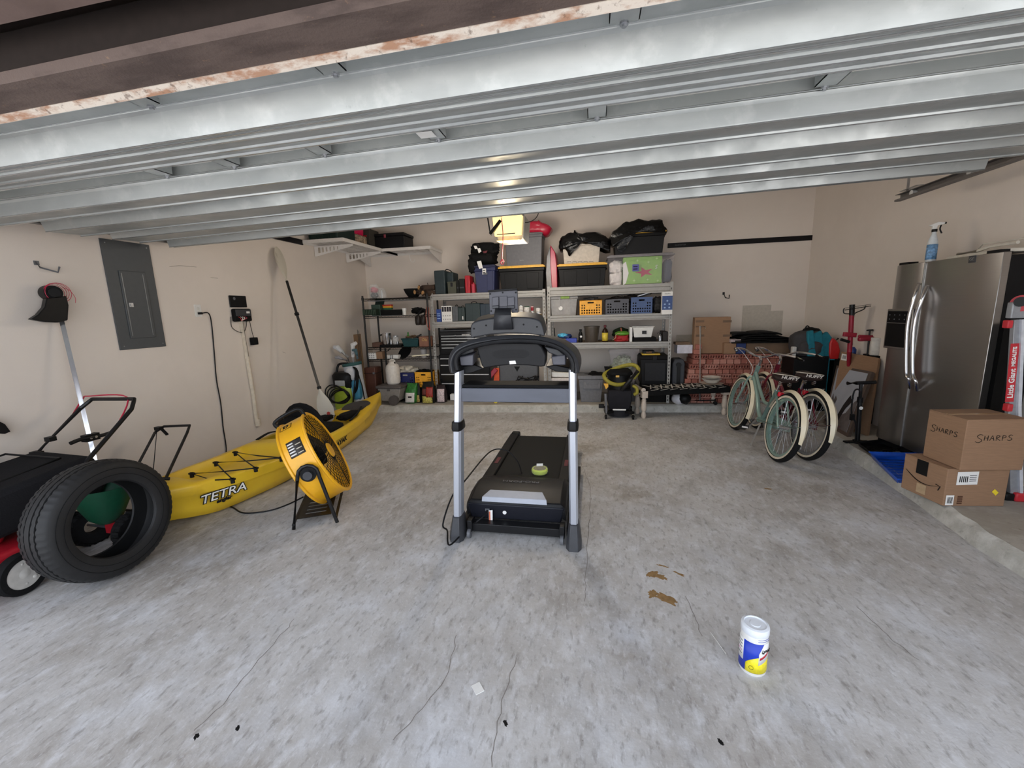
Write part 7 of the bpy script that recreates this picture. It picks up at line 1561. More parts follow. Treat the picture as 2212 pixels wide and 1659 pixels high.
# ================================================================ bicycles
MINT = pm('mint_paint', (134, 160, 150), .3, metal=.25, coat=.4, var=.04); MAR = pm('maroon_paint', (110, 20, 40), .3, coat=.4)
CREAM = pm('cream_enamel', (226, 214, 186), .3, coat=.3, var=.03); WWALL = pm('white_wall_rubber', (206, 196, 178), .6)
def bike(label, paint, rimm, rear, head, lean, fcol):
    R = Matrix.Rotation(head, 3, 'Z') @ Matrix.Rotation(lean, 3, 'X')
    t = thing('bicycle', label, 'bicycle', (rear[0], rear[1], 0.0), R=R); L = 1.06; rw = .325
    def P(nm, mb, mat, lab=None, par=None, **k): return part(par or t, nm, mb, mat, label=lab, local=True, **k)
    for wx in (0, L):
        c = (wx, 0, rw)
        o_ = P('wheel', MB().lathe([(rw-.052, -.018), (rw-.03, -.025), (rw-.008, -.018), (rw, 0), (rw-.008, .018), (rw-.03, .025), (rw-.052, .018)], o=c, ax=(0, 1, 0), n=56, closed=True), RUB)
        P('whitewall', MB().lathe([(rw-.047, -.0235), (rw-.034, -.0262), (rw-.028, -.0262), (rw-.034, -.02)], o=c, ax=(0, 1, 0), n=56, closed=True).lathe([(rw-.047, .0235), (rw-.034, .0262), (rw-.028, .0262), (rw-.034, .02)], o=c, ax=(0, 1, 0), n=56, closed=True), WWALL, par=o_)
        P('rim', MB().lathe([(rw-.072, -.016), (rw-.05, -.019), (rw-.048, 0), (rw-.05, .019), (rw-.072, .016), (rw-.068, 0)], o=c, ax=(0, 1, 0), n=56, closed=True), rimm, par=o_)
        mb = MB()
        for k in range(32):
            a = 2*PI*k/32; b = a+(.35 if k % 4 < 2 else -.35); s = .02 if k % 2 else -.02
            mb.tube([(wx+.022*math.cos(b), s, rw+.022*math.sin(b)), (wx+(rw-.07)*math.cos(a), s*.2, rw+(rw-.07)*math.sin(a))], 0.0019, 4)
        P('spokes', mb, pm('bright_spoke', (196, 198, 200), .35, metal=.4), par=o_)
        P('hub', MB().cyl((wx, -.045, rw), (wx, .045, rw), .018, n=14).cyl((wx, -.06, rw), (wx, .06, rw), .006, n=8), CHROME, par=o_)
        # fender
        a0, a1 = (math.radians(18), math.radians(200)) if wx == 0 else (math.radians(55), math.radians(200))
        if wx == 0: a0, a1 = math.radians(12), math.radians(172)
        rings = []
        for k in range(25):
            a = a0+(a1-a0)*k/24 if wx else a0+(a1-a0)*k/24
            if wx == 0: a = math.radians(20)+(math.radians(190)-math.radians(20))*k/24
            wd = .030*(1 if wx or k < 20 else 1-.12*(k-20))
            e = Vector((math.cos(a), 0, math.sin(a)))
            rings.append([Vector((wx, 0, rw))+e*(rw+.018)+Vector((0, -wd, 0))-e*.012, Vector((wx, 0, rw))+e*(rw+.03), Vector((wx, 0, rw))+e*(rw+.018)+Vector((0, wd, 0))-e*.012, Vector((wx, 0, rw))+e*(rw+.026)])
        P('fender', MB().loft(rings), fcol, ang=70)
        for s in (-.04, .04):
            a = math.radians(165 if wx == 0 else 150); P('fender_stay', MB().tube([(wx, s, rw), (wx+(rw+.02)*math.cos(a), s*.9, rw+(rw+.02)*math.sin(a))], .003, 5), paint)
    bb = Vector((.44, 0, .28)); st = Vector((.30, 0, .62)); hd0 = Vector((.86, 0, .66)); hd1 = Vector((.83, 0, .80))
    P('frame', MB().tube([bb, st], .017, 12).tube(cr([bb, bb+Vector((.12, 0, .07)), hd0.lerp(bb, .45)+Vector((0, 0, .0)), hd0], 6), .021, 12).tube(cr([st.lerp(bb, .45), Vector((.5, 0, .47)), Vector((.7, 0, .60)), hd0+Vector((0, 0, .07))], 6), .016, 12)
      .tube([hd0-Vector((-.01, 0, .03)), hd1], .022, 12).tube([bb+Vector((0, .035, 0)), (0, .05, rw)], .011, 8).tube([bb+Vector((0, -.035, 0)), (0, -.05, rw)], .011, 8)
      .tube([st+Vector((0, .015, 0)), (.14, .045, .53), (0, .05, rw)], .009, 8).tube([st+Vector((0, -.015, 0)), (.14, -.045, .53), (0, -.05, rw)], .009, 8).cyl(bb+Vector((0, -.04, 0)), bb+Vector((0, .04, 0)), .026, n=16), paint, ang=50)
    P('fork', MB().tube(cr([Vector((L, .05, rw)), Vector((.96, .05, .5)), Vector((.90, .045, .64)), Vector((.87, .02, .67))], 5), .012, 8).tube(cr([Vector((L, -.05, rw)), Vector((.96, -.05, .5)), Vector((.90, -.045, .64)), Vector((.87, -.02, .67))], 5), .012, 8), paint)
    P('stem', MB().tube([hd1, hd1+Vector((-.02, 0, .06)), hd1+Vector((.03, 0, .10))], .013, 10), CHROME)
    h = hd1+Vector((.03, 0, .10))
    P('handlebar', MB().tube(cr([h+Vector((-.22, .33, .03)), h+Vector((-.10, .30, .05)), h+Vector((.0, .18, .05)), h+Vector((0, .05, 0)), h+Vector((0, -.05, 0)), h+Vector((.0, -.18, .05)), h+Vector((-.10, -.30, .05)), h+Vector((-.22, -.33, .03))], 6), .011, 10), CHROME)
    for s in (1, -1): P('grip', MB().tube([h+Vector((-.22, s*.33, .03)), h+Vector((-.12, s*.31, .045))], .016, 10), BLACK)
    P('brake_cable', MB().tube(cr([h+Vector((-.1, .27, .05)), h+Vector((.08, .12, -.02)), h+Vector((.06, .02, -.14)), hd0+Vector((.05, .03, 0))], 6), .003, 5), WHITE)
    P('seat_post', MB().cyl(st, st+Vector((-.025, 0, .12)), .012), CHROME)
    s0 = st+Vector((-.035, 0, .135)); rings = []
    for u_, wd, hh in ((-.13, .05, .01), (-.12, .09, .035), (-.06, .115, .05), (.02, .09, .05), (.09, .04, .04), (.15, .018, .03), (.16, .008, .02)):
        rings.append([s0+Vector((u_, wd*math.cos(a), hh*(math.sin(a) if math.sin(a) > 0 else math.sin(a)*.8))) for a in [2*PI*k/16 for k in range(16)]])
    P('saddle', MB().loft(rings), pm('saddle_brown', (44, 32, 30), .5), ang=70)
    P('saddle_piping', MB().tube(cr([s0+Vector((-.02, .108, .03)), s0+Vector((-.10, .10, .036)), s0+Vector((-.132, .05, .04)), s0+Vector((-.136, 0, .042)), s0+Vector((-.132, -.05, .04)), s0+Vector((-.10, -.10, .036)), s0+Vector((-.02, -.108, .03))], 5), .004, 6), WWALL)
    text(t, 'lettering', 'HUFFY', .038, pm('pale_print', (200, 192, 184), .5), s0+Vector((-.137, 0, .016)), (0, -1, 0), (.12, 0, 1), shear=.15, bold=.001, local=True, sx=1.3)
    for s in (-.04, .04): P('saddle_spring', MB().tube([s0+Vector((-.08+.016*math.cos(k*.9), s+.016*math.sin(k*.9), -.012-.0022*k)) for k in range(26)], .003, 5), CHROME)
    P('tail_light', MB().cb(Vector((.20, .0, .60)), (.04, .05, .045)), pm('red_reflector', (226, 40, 60), .2), bevel=.006)
    P('chain_ring', MB().lathe([(.05, -.002), (.085, -.002), (.088, 0), (.085, .002), (.05, .002)], o=bb+Vector((0, -.05, 0)), ax=(0, 1, 0), n=32, closed=True), CHROME)
    P('chain_guard', MB().prism([(.0, -.062, .36), (.1, -.062, .37), (.48, -.062, .37), (.54, -.062, .28), (.48, -.062, .2), (.3, -.062, .24), (.0, -.062, .29)], (0, .004, 0)), paint)
    for s, an in ((1, -.9), (-1, -.9+PI)):
        e = Vector((math.cos(an), 0, math.sin(an)))*.165; o_ = P('crank', MB().bar(bb+Vector((0, s*.06, 0)), bb+e+Vector((0, s*.07, 0)), .014, .02, up=(0, 1, 0)), CHROME)
        P('pedal', MB().cb(bb+e+Vector((0, s*.115, 0)), (.09, .08, .028), Matrix.Rotation(.5, 3, 'Y')), BLACK, par=o_, bevel=.004)
        P('pedal_reflector', MB().cb(bb+e+Vector((-.042, s*.115, .012)), (.006, .06, .016), Matrix.Rotation(.5, 3, 'Y')), pm('amber_reflect', (226, 220, 214), .3), par=o_)
    P('kickstand', MB().tube([Vector((.36, .04, .25)), Vector((.24, .13, .045))], .008, 8), STEEL)
    return t
bike('mint green cruiser bicycle with cream fenders, nearest of the two', MINT, MINT, (1.68, 4.12), math.radians(92), math.radians(10), CREAM)
bike('maroon cruiser bicycle with cream fenders behind the mint one', MAR, STEEL, (1.95, 4.20), math.radians(93), math.radians(8), CREAM)

# ================================================================ things between bikes and fridge
def supp(label, r, Y, dep, mat, **k): return case(label, r, Y, dep, mat, SZ, **k)
YK = 5.75
t, r = supp('black pizza oven carton with white lettering behind the bicycles', (1712, 1786, 770, 868), YK, .34, pm('carton_black', (16, 16, 18), .5), name='oven_carton', cat='carton', bev=.003)
text(t, 'lettering', 'MAKE GREAT', .042, PRINTW, AY(1757, 843, YK-.003), (1, 0, 0), (0, 0, 1), bold=.0008)
text(t, 'lettering', 'PIZZA AT HOME', .042, PRINTW, AY(1753, 849, YK-.003), (1, 0, 0), (0, 0, 1), bold=.0008)
a_, b_, c_, d_ = RC(1748, 1774, 868, 880, YK); p = AY(1762, 864, YK-.002)
zt = r[3]+.001
t = thing('backpack', 'dark grey backpack on the black pizza oven carton', 'backpack', (AY(1744, 766, YK).x, YK+.15, zt))
p = AY(1744, 748, YK+.1); part(t, 'pack_body', MB().blob((p.x, YK+.14, zt+.15), (.36, .26, .33), .05, 2, 3, sq=.65), pm('pack_grey', (58, 56, 58), .85, bump=.2))
part(t, 'front_pocket', MB().blob((p.x+.0, YK+.04, zt+.10), (.26, .12, .18), .05, 2, 5, sq=.6), pm('pack_grey', 0)); part(t, 'top_flap', MB().blob((p.x+.05, YK+.16, zt+.3), (.2, .18, .1), .1, 2, 6), BLACKM)
part(t, 'carry_loop', MB().tube(cr([(p.x-.03, YK+.15, zt+.32), (p.x, YK+.15, zt+.37), (p.x+.04, YK+.15, zt+.33)], 5), .008, 6), BLACK)
a_, b_, c_, d_ = RC(1711, 1721, 748, 769, YK-.06)
t, r = case('small white spray can left of the grey backpack', (1712, 1721, 749, 769), YK+.02, .06, pm('spray_white', (200, 198, 194), .5), zt, name='spray_can', cat='can', bev=.01)
t2_, r2_ = supp('dark lower box behind the red gas can', (1787, 1832, 777, 868), YK+.02, .3, BLACKM, name='dark_box', bev=.004)
zt2 = r2_[3]+.001
t = thing('teal_tote_bag', 'teal folded canvas bags behind backpack in the right corner', 'bags', (AY(1778, 768, YK).x, YK+.1, SZ))
TL = pm('teal_canvas', (24, 112, 128), .85, bump=.2)
for k, pts in enumerate((((1745, 716), (1758, 713), (1764, 770), (1745, 770)), ((1757, 722), (1776, 714), (1782, 770), (1757, 770)), ((1772, 726), (1788, 716), (1806, 740), (1808, 770), (1774, 770)))):
    part(t, 'bag_panel', MB().prism([AY(x, y, YK-.02+.02*k) for x, y in pts], (0, .05, .0)), TL, bevel=.012)
part(t, 'bag_bottom', MB().box((AY(1762, 780, YK).x, YK+.02, SZ), (AY(1806, 780, YK+.0).x, YK+.12, AY(1780, 768, YK).z)), TL, bevel=.01)
t = thing('gas_can', 'red plastic gas can standing right of teal bags', 'gas can', (AY(1803, 776, YK).x, YK+.1, zt2))
part(t, 'can_body', MB().prism([AY(x, y, YK) for x, y in ((1793, 742), (1798, 731), (1803, 731), (1812, 741), (1816, 758), (1812, 776), (1794, 776), (1792, 765))], (0, .2, 0)), pm('gas_red', (190, 34, 34), .4), bevel=.015)
part(t, 'spout', MB().tube([AY(1803, 737, YK+.05), AY(1811, 731, YK+.05)], .012, 8), BLACK)
# red post jack with bow saw
YJ = 5.38
t = thing('red_stand', 'red metal work stand post with black saw on top', 'stand', (AY(1838, 868, YJ).x, YJ, SZ))
part(t, 'post', MB().tube([(AY(1832, 866, YJ).x, YJ, SZ), AY(1835, 760, YJ), AY(1840, 680, YJ)], .024, 12), pm('crimson', 0))
part(t, 'cross_arm', MB().bar(AY(1822, 722, YJ-.02), AY(1849, 724, YJ-.02), .04, .05), pm('crimson', 0), bevel=.006)
part(t, 'cap', MB().cyl(AY(1840, 681, YJ), AY(1841, 658, YJ), .026, n=14), BLACKMET)
part(t, 'second_tube', MB().tube([AY(1841, 690, YJ+.03), AY(1839, 745, YJ+.03)], .016, 10), STEEL)
part(t, 'clamp_handle', MB().bar(AY(1816, 733, YJ-.03), AY(1835, 739, YJ-.03), .025, .03), BLACK, bevel=.004)
YS = YJ-.05
t = thing('bow_saw', 'thin bow saw hung across the red stand post', 'saw', AY(1840, 678, YS))
part(t, 'saw_blade', MB().bar(AY(1824, 666, YS), AY(1881, 657, YS), .003, .022, up=(0, 1, 0)), BLACKMET)
tm_ = MB()
for k in range(22): q = AY(1826, 667.2, YS).lerp(AY(1880, 658.6, YS), k/21); tm_.add([q+Vector((-.008, -.001, -.008)), q+Vector((.008, -.001, -.008)), q+Vector((0, -.001, -.022))], [(0, 1, 2)])
part(t, 'saw_teeth', tm_, BLACKMET)
part(t, 'saw_frame', MB().tube(cr([AY(1824, 666, YS), AY(1822, 670, YS), AY(1824, 677, YS), AY(1836, 678, YS)], 5), .006, 6).tube(cr([AY(1843, 683, YS), AY(1848, 676, YS), AY(1866, 668, YS), AY(1870, 660, YS)], 5), .006, 6), BLACKMET)
t = thing('bar_clamp', 'red-handled bar clamp tool right of the red post', 'clamp', (AY(1879, 868, YJ).x, YJ, SZ))
q = AY(1878, 727, YJ-.05); q2 = AY(1876, 766, YJ-.05)
part(t, 'clamp_bar', MB().cyl(AY(1879, 714, YJ-.05), (q2.x, q2.y, SZ), .009), BLACKMET)
part(t, 'clamp_knob', MB().cyl(AY(1879, 712, YJ-.05), AY(1879, 714.5, YJ-.05), .03, n=16), BLACK)
part(t, 'red_body', MB().bar(AY(1854, 733, YJ-.06), AY(1891, 731, YJ-.06), .05, .045), pm('crimson', 0), bevel=.012); part(t, 'red_body', MB().bar(AY(1854, 726, YJ-.05), AY(1888, 727, YJ-.05), .03, .03), pm('crimson', 0), bevel=.01)
part(t, 'red_nozzle', MB().cyl(AY(1890, 729, YJ-.05), AY(1901, 727, YJ-.05), .016, .008), pm('crimson', 0))
t, o, r, h = lathe_t('white_canister', 'white plastic canister between the clamp and fridge', 'canister', 1898, 22, 730, 768, YJ-.2, None, [(.9, 0), (1, .04), (1, .8), (.95, .84), (1, .86), (1, 1), (.02, 1)], pm('canister_white', (214, 210, 204), .5))
case('black storage bin carrying white canister behind leaning picture', (1888, 1903, 769, 862), YJ-.22, .24, BLACKM, SZ, name='storage_box')
t2, o2, r2, h2 = lathe_t('blue_jug', 'small blue jug standing low at the red post', 'jug', 1846, 14, 750, 768, YJ+.10, None, [(.9, 0), (1, .1), (1, .7), (.4, 1), (.02, 1)], pm('blue_jug_m', (40, 70, 140), .5))
case('dark bin below the small blue jug', (1838, 1856, 769, 862), YJ+.08, .16, BLACKM, SZ, name='storage_box')
# leaning picture and cardboard behind
PB = [F(1778, 915, SZ), F(1830, 944, SZ)]; PT = [AX(1807, 789, 2.90), AX(1884, 803, 2.80)]
def onplane(a, b, c, px, py):
    n = (b-a).cross(c-a); d = ray(px, py); return CAM+d*((a-CAM).dot(n)/d.dot(n))
PT[1] = onplane(PB[0], PB[1], PT[0], 1884, 803)
def leaning(t, nm, bl, br, tr, tl, th, mat, **k):
    n = (br-bl).cross(tl-bl).normalized(); n = n if n.x < 0 else -n
    return part(t, nm, MB().prism([bl, br, tr, tl], -n*th), mat, **k), n
t = thing('framed_print', 'large grey photo canvas leaning on the right wall', 'picture', PB[1])
WN = pm('frame_brown', (88, 74, 66), .6)
bl, br, tr, tl = PB[0], PB[1], PT[1], PT[0]
br = br; _, n_f = leaning(t, 'frame', bl, br, tr, tl, .035, WN, bevel=.002)
def uv(a, b, off=.002): return bl.lerp(br, a).lerp(tl.lerp(tr, a), b)+n_f*off
PAPER = pm('print_grey', (176, 180, 190), .5, scale=2, var=.06)
part(t, 'photo', MB().prism([uv(.07, .05), uv(.93, .05), uv(.93, .96), uv(.07, .96)], n_f*.002), PAPER)
part(t, 'dark_area', MB().prism([uv(.07, .05, .0045), uv(.5, .05, .0045), uv(.44, .17, .0045), uv(.2, .24, .0045), uv(.07, .3, .0045)], n_f*.001), pm('photo_dark', (42, 40, 42), .5, scale=8, var=.3))
part(t, 'mid_area', MB().prism([uv(.5, .05, .004), uv(.93, .05, .004), uv(.93, .55, .004), uv(.85, .5, .004), uv(.7, .3, .004), uv(.46, .2, .004)], n_f*.001), pm('photo_mid', (98, 92, 92), .5, scale=10, var=.35))
part(t, 'tall_figure', MB().prism([uv(.40, .1, .006), uv(.52, .1, .006), uv(.66, .36, .006), uv(.80, .50, .006), uv(.80, .56, .006), uv(.74, .52, .006), uv(.70, .58, .006), uv(.66, .54, .006), uv(.56, .4, .006)], n_f*.001), pm('photo_dark', 0))
part(t, 'left_splash', MB().prism([uv(.08, .3, .005), uv(.24, .26, .005), uv(.30, .45, .005), uv(.24, .5, .005), uv(.2, .42, .005), uv(.14, .52, .005), uv(.1, .4, .005)], n_f*.001), pm('photo_mid', 0))
t = thing('cardboard_sheet', 'brown cardboard carton leaning behind the grey photo canvas', 'cardboard', F(1858, 941, SZ))
B0_, B1_ = PB[0]+Vector((.06, 0, 0)), F(1860, 941, SZ)+Vector((.05, 0, 0)); T0_ = AX(1817, 759, 2.90); T1_ = onplane(B0_, B1_, T0_, 1898, 773)
_, nn_ = leaning(t, 'sheet', B0_, B1_, T1_, T0_, .03, CARD, bevel=.002)
q = T0_.lerp(T1_, .16).lerp(B0_.lerp(B1_, .16), .12)+nn_*.003
part(t, 'white_label', MB().prism([T0_.lerp(T1_, a).lerp(B0_.lerp(B1_, a), b)+nn_*.002 for a, b in ((.04, .03), (.2, .03), (.2, .12), (.04, .12))], nn_*.001), PRINTW, 'white barcode label')
for k in range(4): part(t, 'barcode_bar', MB().prism([T0_.lerp(T1_, a).lerp(B0_.lerp(B1_, a), b)+nn_*.004 for a, b in ((.08+.025*k, .05), (.092+.025*k, .05), (.092+.025*k, .10), (.08+.025*k, .10))], nn_*.0006), INK)
# floor pump
p = F(1852, 957, SZ); hz_ = AY(1862, 828, p.y).z; hx = AY(1860, 828, p.y).x
t = thing('bike_pump', 'black bicycle floor pump standing on the step beside fridge', 'pump', p)
part(t, 'foot', MB().bar((p.x-.11, p.y+.0, SZ+.008), (p.x+.11, p.y+.03, SZ+.008), .05, .016).cyl((p.x, p.y, SZ), (p.x, p.y, SZ+.03), .04, n=20), BLACK, bevel=.003)
top = Vector((hx, p.y, hz_)); mid = p.lerp(top, .72)
part(t, 'barrel', MB().cyl(p, mid, .019, n=18), BLACKMET); part(t, 'piston_rod', MB().cyl(mid, top, .014, n=12), BLACKMET)
part(t, 'collar', MB().cyl(mid-Vector((0, 0, .02)), mid+Vector((0, 0, .03)), .024, n=18), BLACK)
part(t, 'handle', MB().tube([top+Vector((-.115, 0, 0)), top+Vector((-.04, 0, .002)), top+Vector((.04, 0, .006)), top+Vector((.12, 0, .012))], .017, 12), BLACK)
part(t, 'air_hose', MB().tube(cr([p+Vector((-.03, -.02, .03)), p+Vector((-.05, -.03, .2)), mid+Vector((-.07, -.02, -.12)), mid+Vector((-.07, -.02, .08)), top+Vector((-.02, -.02, -.06)), mid+Vector((-.01, -.03, .02))], 8), .007, 8), CORD)
part(t, 'hose_clip', MB().cb(mid+Vector((-.06, -.02, -.16)), (.03, .03, .06)), BLACK)
q = mid+Vector((0, -.025, -.07)); part(t, 'round_gauge', MB().cyl(q, q+Vector((0, -.006, 0)), .016, n=18), PRINTW)
# ================================================================ fridge
g0 = F(1888, 955, SZ); g1 = Vector((2.75, 3.54, SZ)); fu = (g1-g0); FWD = fu.length; fu.normalize(); fnn = Vector((fu.y, -fu.x, 0)); fnn = fnn if fnn.x < 0 else -fnn
FH = 1.655; g0 = Vector((g0.x, g0.y, SZ))
SS = multi_noise('stainless_steel', .3, [(168, 164, 160), ((162, 158, 154), 3, .4, .6, .4, (1, 1, 60), 0)], bump=.02, metal=.95, rvar=None)
FB = pm('fridge_black', (18, 18, 20), .45)
def fb(s0, s1, d0, d1, z0, z1, mb=None):
    mb = mb or MB(); P_ = [g0+fu*s+fnn*d for s, d in ((s0, d0), (s1, d0), (s1, d1), (s0, d1))]
    return mb.add([Vector((p.x, p.y, SZ+z0)) for p in P_]+[Vector((p.x, p.y, SZ+z1)) for p in P_], [(3, 2, 1, 0), (4, 5, 6, 7), (0, 1, 5, 4), (1, 2, 6, 5), (2, 3, 7, 6), (3, 0, 4, 7)])
t = thing('fridge', 'stainless side-by-side fridge with black sides on the right step', 'fridge', g0+fu*FWD/2)
part(t, 'cabinet', fb(.01, FWD-.01, -.30, -.062, .03, FH-.02), FB, bevel=.004)
sgap = (F(1943, 975, SZ)-g0).dot(fu); sgap = min(.45, max(.30, sgap))
for a_, b_ in ((0, sgap-.004), (sgap+.004, FWD)):
    rings = []
    for k in range(9):
        u_ = k/8; s_ = a_+(b_-a_)*u_; d_ = .0+.016*(1-abs(2*u_-1)**4)-.012
        P_ = [g0+fu*s_+fnn*(-.06), g0+fu*s_+fnn*d_]; rings.append([Vector((P_[0].x, P_[0].y, SZ+.06)), Vector((P_[1].x, P_[1].y, SZ+.06)), Vector((P_[1].x, P_[1].y, SZ+FH)), Vector((P_[0].x, P_[0].y, SZ+FH))])
    part(t, 'door', MB().loft(rings), SS, bevel=.003, ang=25)
part(t, 'door_seam', fb(sgap-.004, sgap+.004, -.05, -.004, .06, FH-.01), pm('seam_silver', (190, 190, 190), .3, metal=.8))
part(t, 'toe_grille', fb(.0, FWD, -.28, -.03, .0, .055), BLACKM)
part(t, 'top_hinge', fb(.02, .12, -.09, -.01, FH, FH+.02), BLACK); part(t, 'top_hinge', fb(FWD-.12, FWD-.02, -.09, -.01, FH, FH+.02), BLACK)
def fp(px, py, d=.0): # point on the front plane
    d_ = ray(px, py); pl = g0+fnn*d; k = (pl-CAM).dot(fnn)/d_.dot(fnn); return CAM+d_*k
a_, b_ = fp(1923, 672), fp(1962, 752); s0, s1 = (a_-g0).dot(fu), (b_-g0).dot(fu); z0, z1 = b_.z-SZ, a_.z-SZ
s1 = min(s1, sgap-.03)
part(t, 'dispenser_frame', fb(s0-.015, s1+.015, -.0, .012, z0-.02, z1+.02), SS, bevel=.004)
part(t, 'dispenser_recess', fb(s0, s1, .0, .014, z0, z0+(z1-z0)*.66), pm('recess_black', (8, 8, 9), .5))
part(t, 'control_panel', fb(s0, s1, .0, .016, z0+(z1-z0)*.68, z1), pm('glossy_black', (14, 14, 16), .15))
for j in range(2):
    for i in range(4): part(t, 'control_button', fb(s0+.02+i*(s1-s0-.03)/4, s0+.03+i*(s1-s0-.03)/4, .016, .0165, z0+(z1-z0)*(.76+.12*j), z0+(z1-z0)*(.79+.12*j)), MGREY)
for px in ((1987, 612), (1960, 705), (1957, 800), (1966, 838)), ((2003, 618), (1974, 705), (1971, 800), (1981, 843)):
    P_ = [fp(px[0][0], px[0][1], .01), fp(px[0][0]-12, px[0][1]+30, .05), fp(px[1][0], px[1][1], .062), fp(px[2][0], px[2][1], .062), fp(px[3][0]-3, px[3][1]-18, .055), fp(px[3][0], px[3][1], .01)]
    part(t, 'handle', MB().tube(cr(P_, 6), .0135, 12), CHROME)
p = fp(2100, 560, .006); part(t, 'badge', MB().cb(p, (.004, .05, .05), Matrix.Rotation(math.atan2(fu.x, fu.y)*-1, 3, 'Z')), DGREY)
text(t, 'lettering', 'GE', .03, STEEL, p+fnn*.003, fu, (0, 0, 1))
# things on top of the fridge
zf = SZ+FH+.001
p = fp(2012, 546, -.08); p.z = zf
t = thing('spray_bottle', 'white trigger spray bottle with blue print standing on fridge', 'spray bottle', p)
sc = 1.0; hb_ = AY(2020, 470, p.y).z-zf
part(t, 'bottle_body', MB().lathe([(.03, 0), (.034, .005), (.034, hb_*.42), (.028, hb_*.52), (.016, hb_*.62), (.014, hb_*.68)], o=p, n=24), pm('bottle_milky', (216, 222, 226), .3, alpha=.85))
part(t, 'blue_label', MB().lathe([(.0345, .02), (.0345, hb_*.40)], o=p, n=24, cap=False), pm('label_pale_blue', (110, 150, 190), .5, scale=60, var=.5), solid=.0008)
part(t, 'collar', MB().cyl(p+Vector((0, 0, hb_*.68)), p+Vector((0, 0, hb_*.74)), .018, n=18), BLACK)
hv = Vector((fu.x*1, fu.y*1, 0)); hv = Vector((.3, -.95, 0)).normalized(); hv = Vector((1, -.2, 0)).normalized(); q = p+Vector((0, 0, hb_*.74))
part(t, 'spray_head', MB().prism([q+hv*a+Vector((0, 0, b)) for a, b in ((-.014, 0), (.014, 0), (.02, .03), (.06, .035), (.065, .05), (.02, .058), (-.035, .035), (-.012, .025))], (.0, .02, 0)), WHITE, bevel=.004)
part(t, 'trigger', MB().tube(cr([q+hv*.045+Vector((0, .01, .035)), q+hv*.04+Vector((0, .01, .0)), q+hv*.055+Vector((0, .01, -.035))], 5), .007, 8, flat=.7), BLACK)
part(t, 'nozzle', MB().cyl(q+hv*.062+Vector((0, .01, .045)), q+hv*.075+Vector((0, .01, .045)), .008), BLACK)
t = thing('wire_rack_tray', 'cream plastic trays and tubes lying on top of the fridge', 'trays', fp(2110, 545, -.1))
CT = pm('cream_clear', (206, 200, 188), .4, var=.08)
a_, b_ = fp(2045, 548, -.06), fp(2212, 528, -.06)
b_ = g0+fu*(FWD-.02)+fnn*-.06
part(t, 'tray_sheet', MB().prism([Vector((a_.x, a_.y, zf)), Vector((b_.x, b_.y, zf)), Vector((b_.x+.2, b_.y, zf)), Vector((a_.x+.2, a_.y, zf))], (0, 0, .025)), CT, bevel=.006)
part(t, 'tube', MB().tube(cr([Vector((a_.x+.03, a_.y, zf+.04)), a_.lerp(b_, .25)+Vector((.06, 0, .0)), a_.lerp(b_, .5)+Vector((.05, 0, .0)), b_+Vector((.05, 0, .0))], 6) if False else [Vector((a_.x+.04, a_.y-.05, zf+.035)), Vector((a_.x+.06, a_.y-.2, zf+.04)), Vector((b_.x+.04, b_.y+.2, zf+.06)), Vector((b_.x+.04, b_.y, zf+.06))], .012, 8), CT)
part(t, 'wire_edge', MB().tube([Vector((a_.x+.1, a_.y-.12, zf+.03)), Vector((a_.x+.11, a_.y-.17, zf+.09)), Vector((b_.x+.13, b_.y+.03, zf+.09)), Vector((b_.x+.13, b_.y, zf+.03))], .006, 6), CT)
# ================================================================ cartons by the fridge
def carton(label, A, B_, C_, h, mat=CARD):
    """A near-left corner, B far-left, C near-right on its base plane"""
    t = thing('cardboard_box', label, 'box', A.lerp(B_, .5).lerp(C_, .3)); D = B_+(C_-A); z = Vector((0, 0, h))
    part(t, 'carton_body', MB().prism([A, C_, D, B_], z), mat, bevel=.004)
    part(t, 'flap', MB().prism([A+z, C_+z, (C_.lerp(D, .48))+z, (A.lerp(B_, .48))+z], (0, 0, .004)), mat); part(t, 'flap', MB().prism([A.lerp(B_, .52)+z, C_.lerp(D, .52)+z, D+z, B_+z], (0, 0, .004)), mat)
    return t, (C_-A).normalized(), (B_-A).normalized()
A = F(2036, 1093, SZ); Bq = F(1976, 1066, SZ); Cq = F(2168, 1094, SZ); h1 = AY(2044, 1014, A.y).z-SZ
Bq = A+(Bq-A).normalized()*.30
t, ex, ey = carton('lower brown shipping carton with smile arrow at the fridge foot', A, Bq, Cq, h1)
Wc = (Cq-A).length; fnz = ex.cross(Vector((0, 0, 1))); fnz = fnz if fnz.y < 0 else -fnz
def ff(u_, v_, off=.002): return A+ex*(Wc*u_)+Vector((0, 0, h1*v_))+fnz*off
lnz = -ex
def lf(u_, v_, off=.002): return A+ey*((Bq-A).length*u_)+Vector((0, 0, h1*v_))+lnz*off
def quad(t, nm, pts, n, mat, th=.001, lab=None): return part(t, nm, MB().prism(pts, n*th), mat, lab)
o_ = quad(t, 'shipping_label', [ff(.16, .58), ff(.50, .60), ff(.50, .95), ff(.16, .93)], fnz, PRINTW, lab='white shipping label')
for k in range(5): quad(o_, 'label_bar', [ff(.20+.03*k, .66, .0035), ff(.215+.03*k, .66, .0035), ff(.215+.03*k, .82, .0035), ff(.20+.03*k, .82, .0035)], fnz, INK, .0005)
for k in range(4): quad(o_, 'label_line', [ff(.36, .68+.05*k, .0035), ff(.47, .69+.05*k, .0035), ff(.47, .71+.05*k, .0035), ff(.36, .70+.05*k, .0035)], fnz, MGREY, .0005)
o_ = quad(t, 'barcode_sticker', [ff(.03, .03), ff(.16, .03), ff(.16, .30), ff(.03, .30)], fnz, PRINTW)
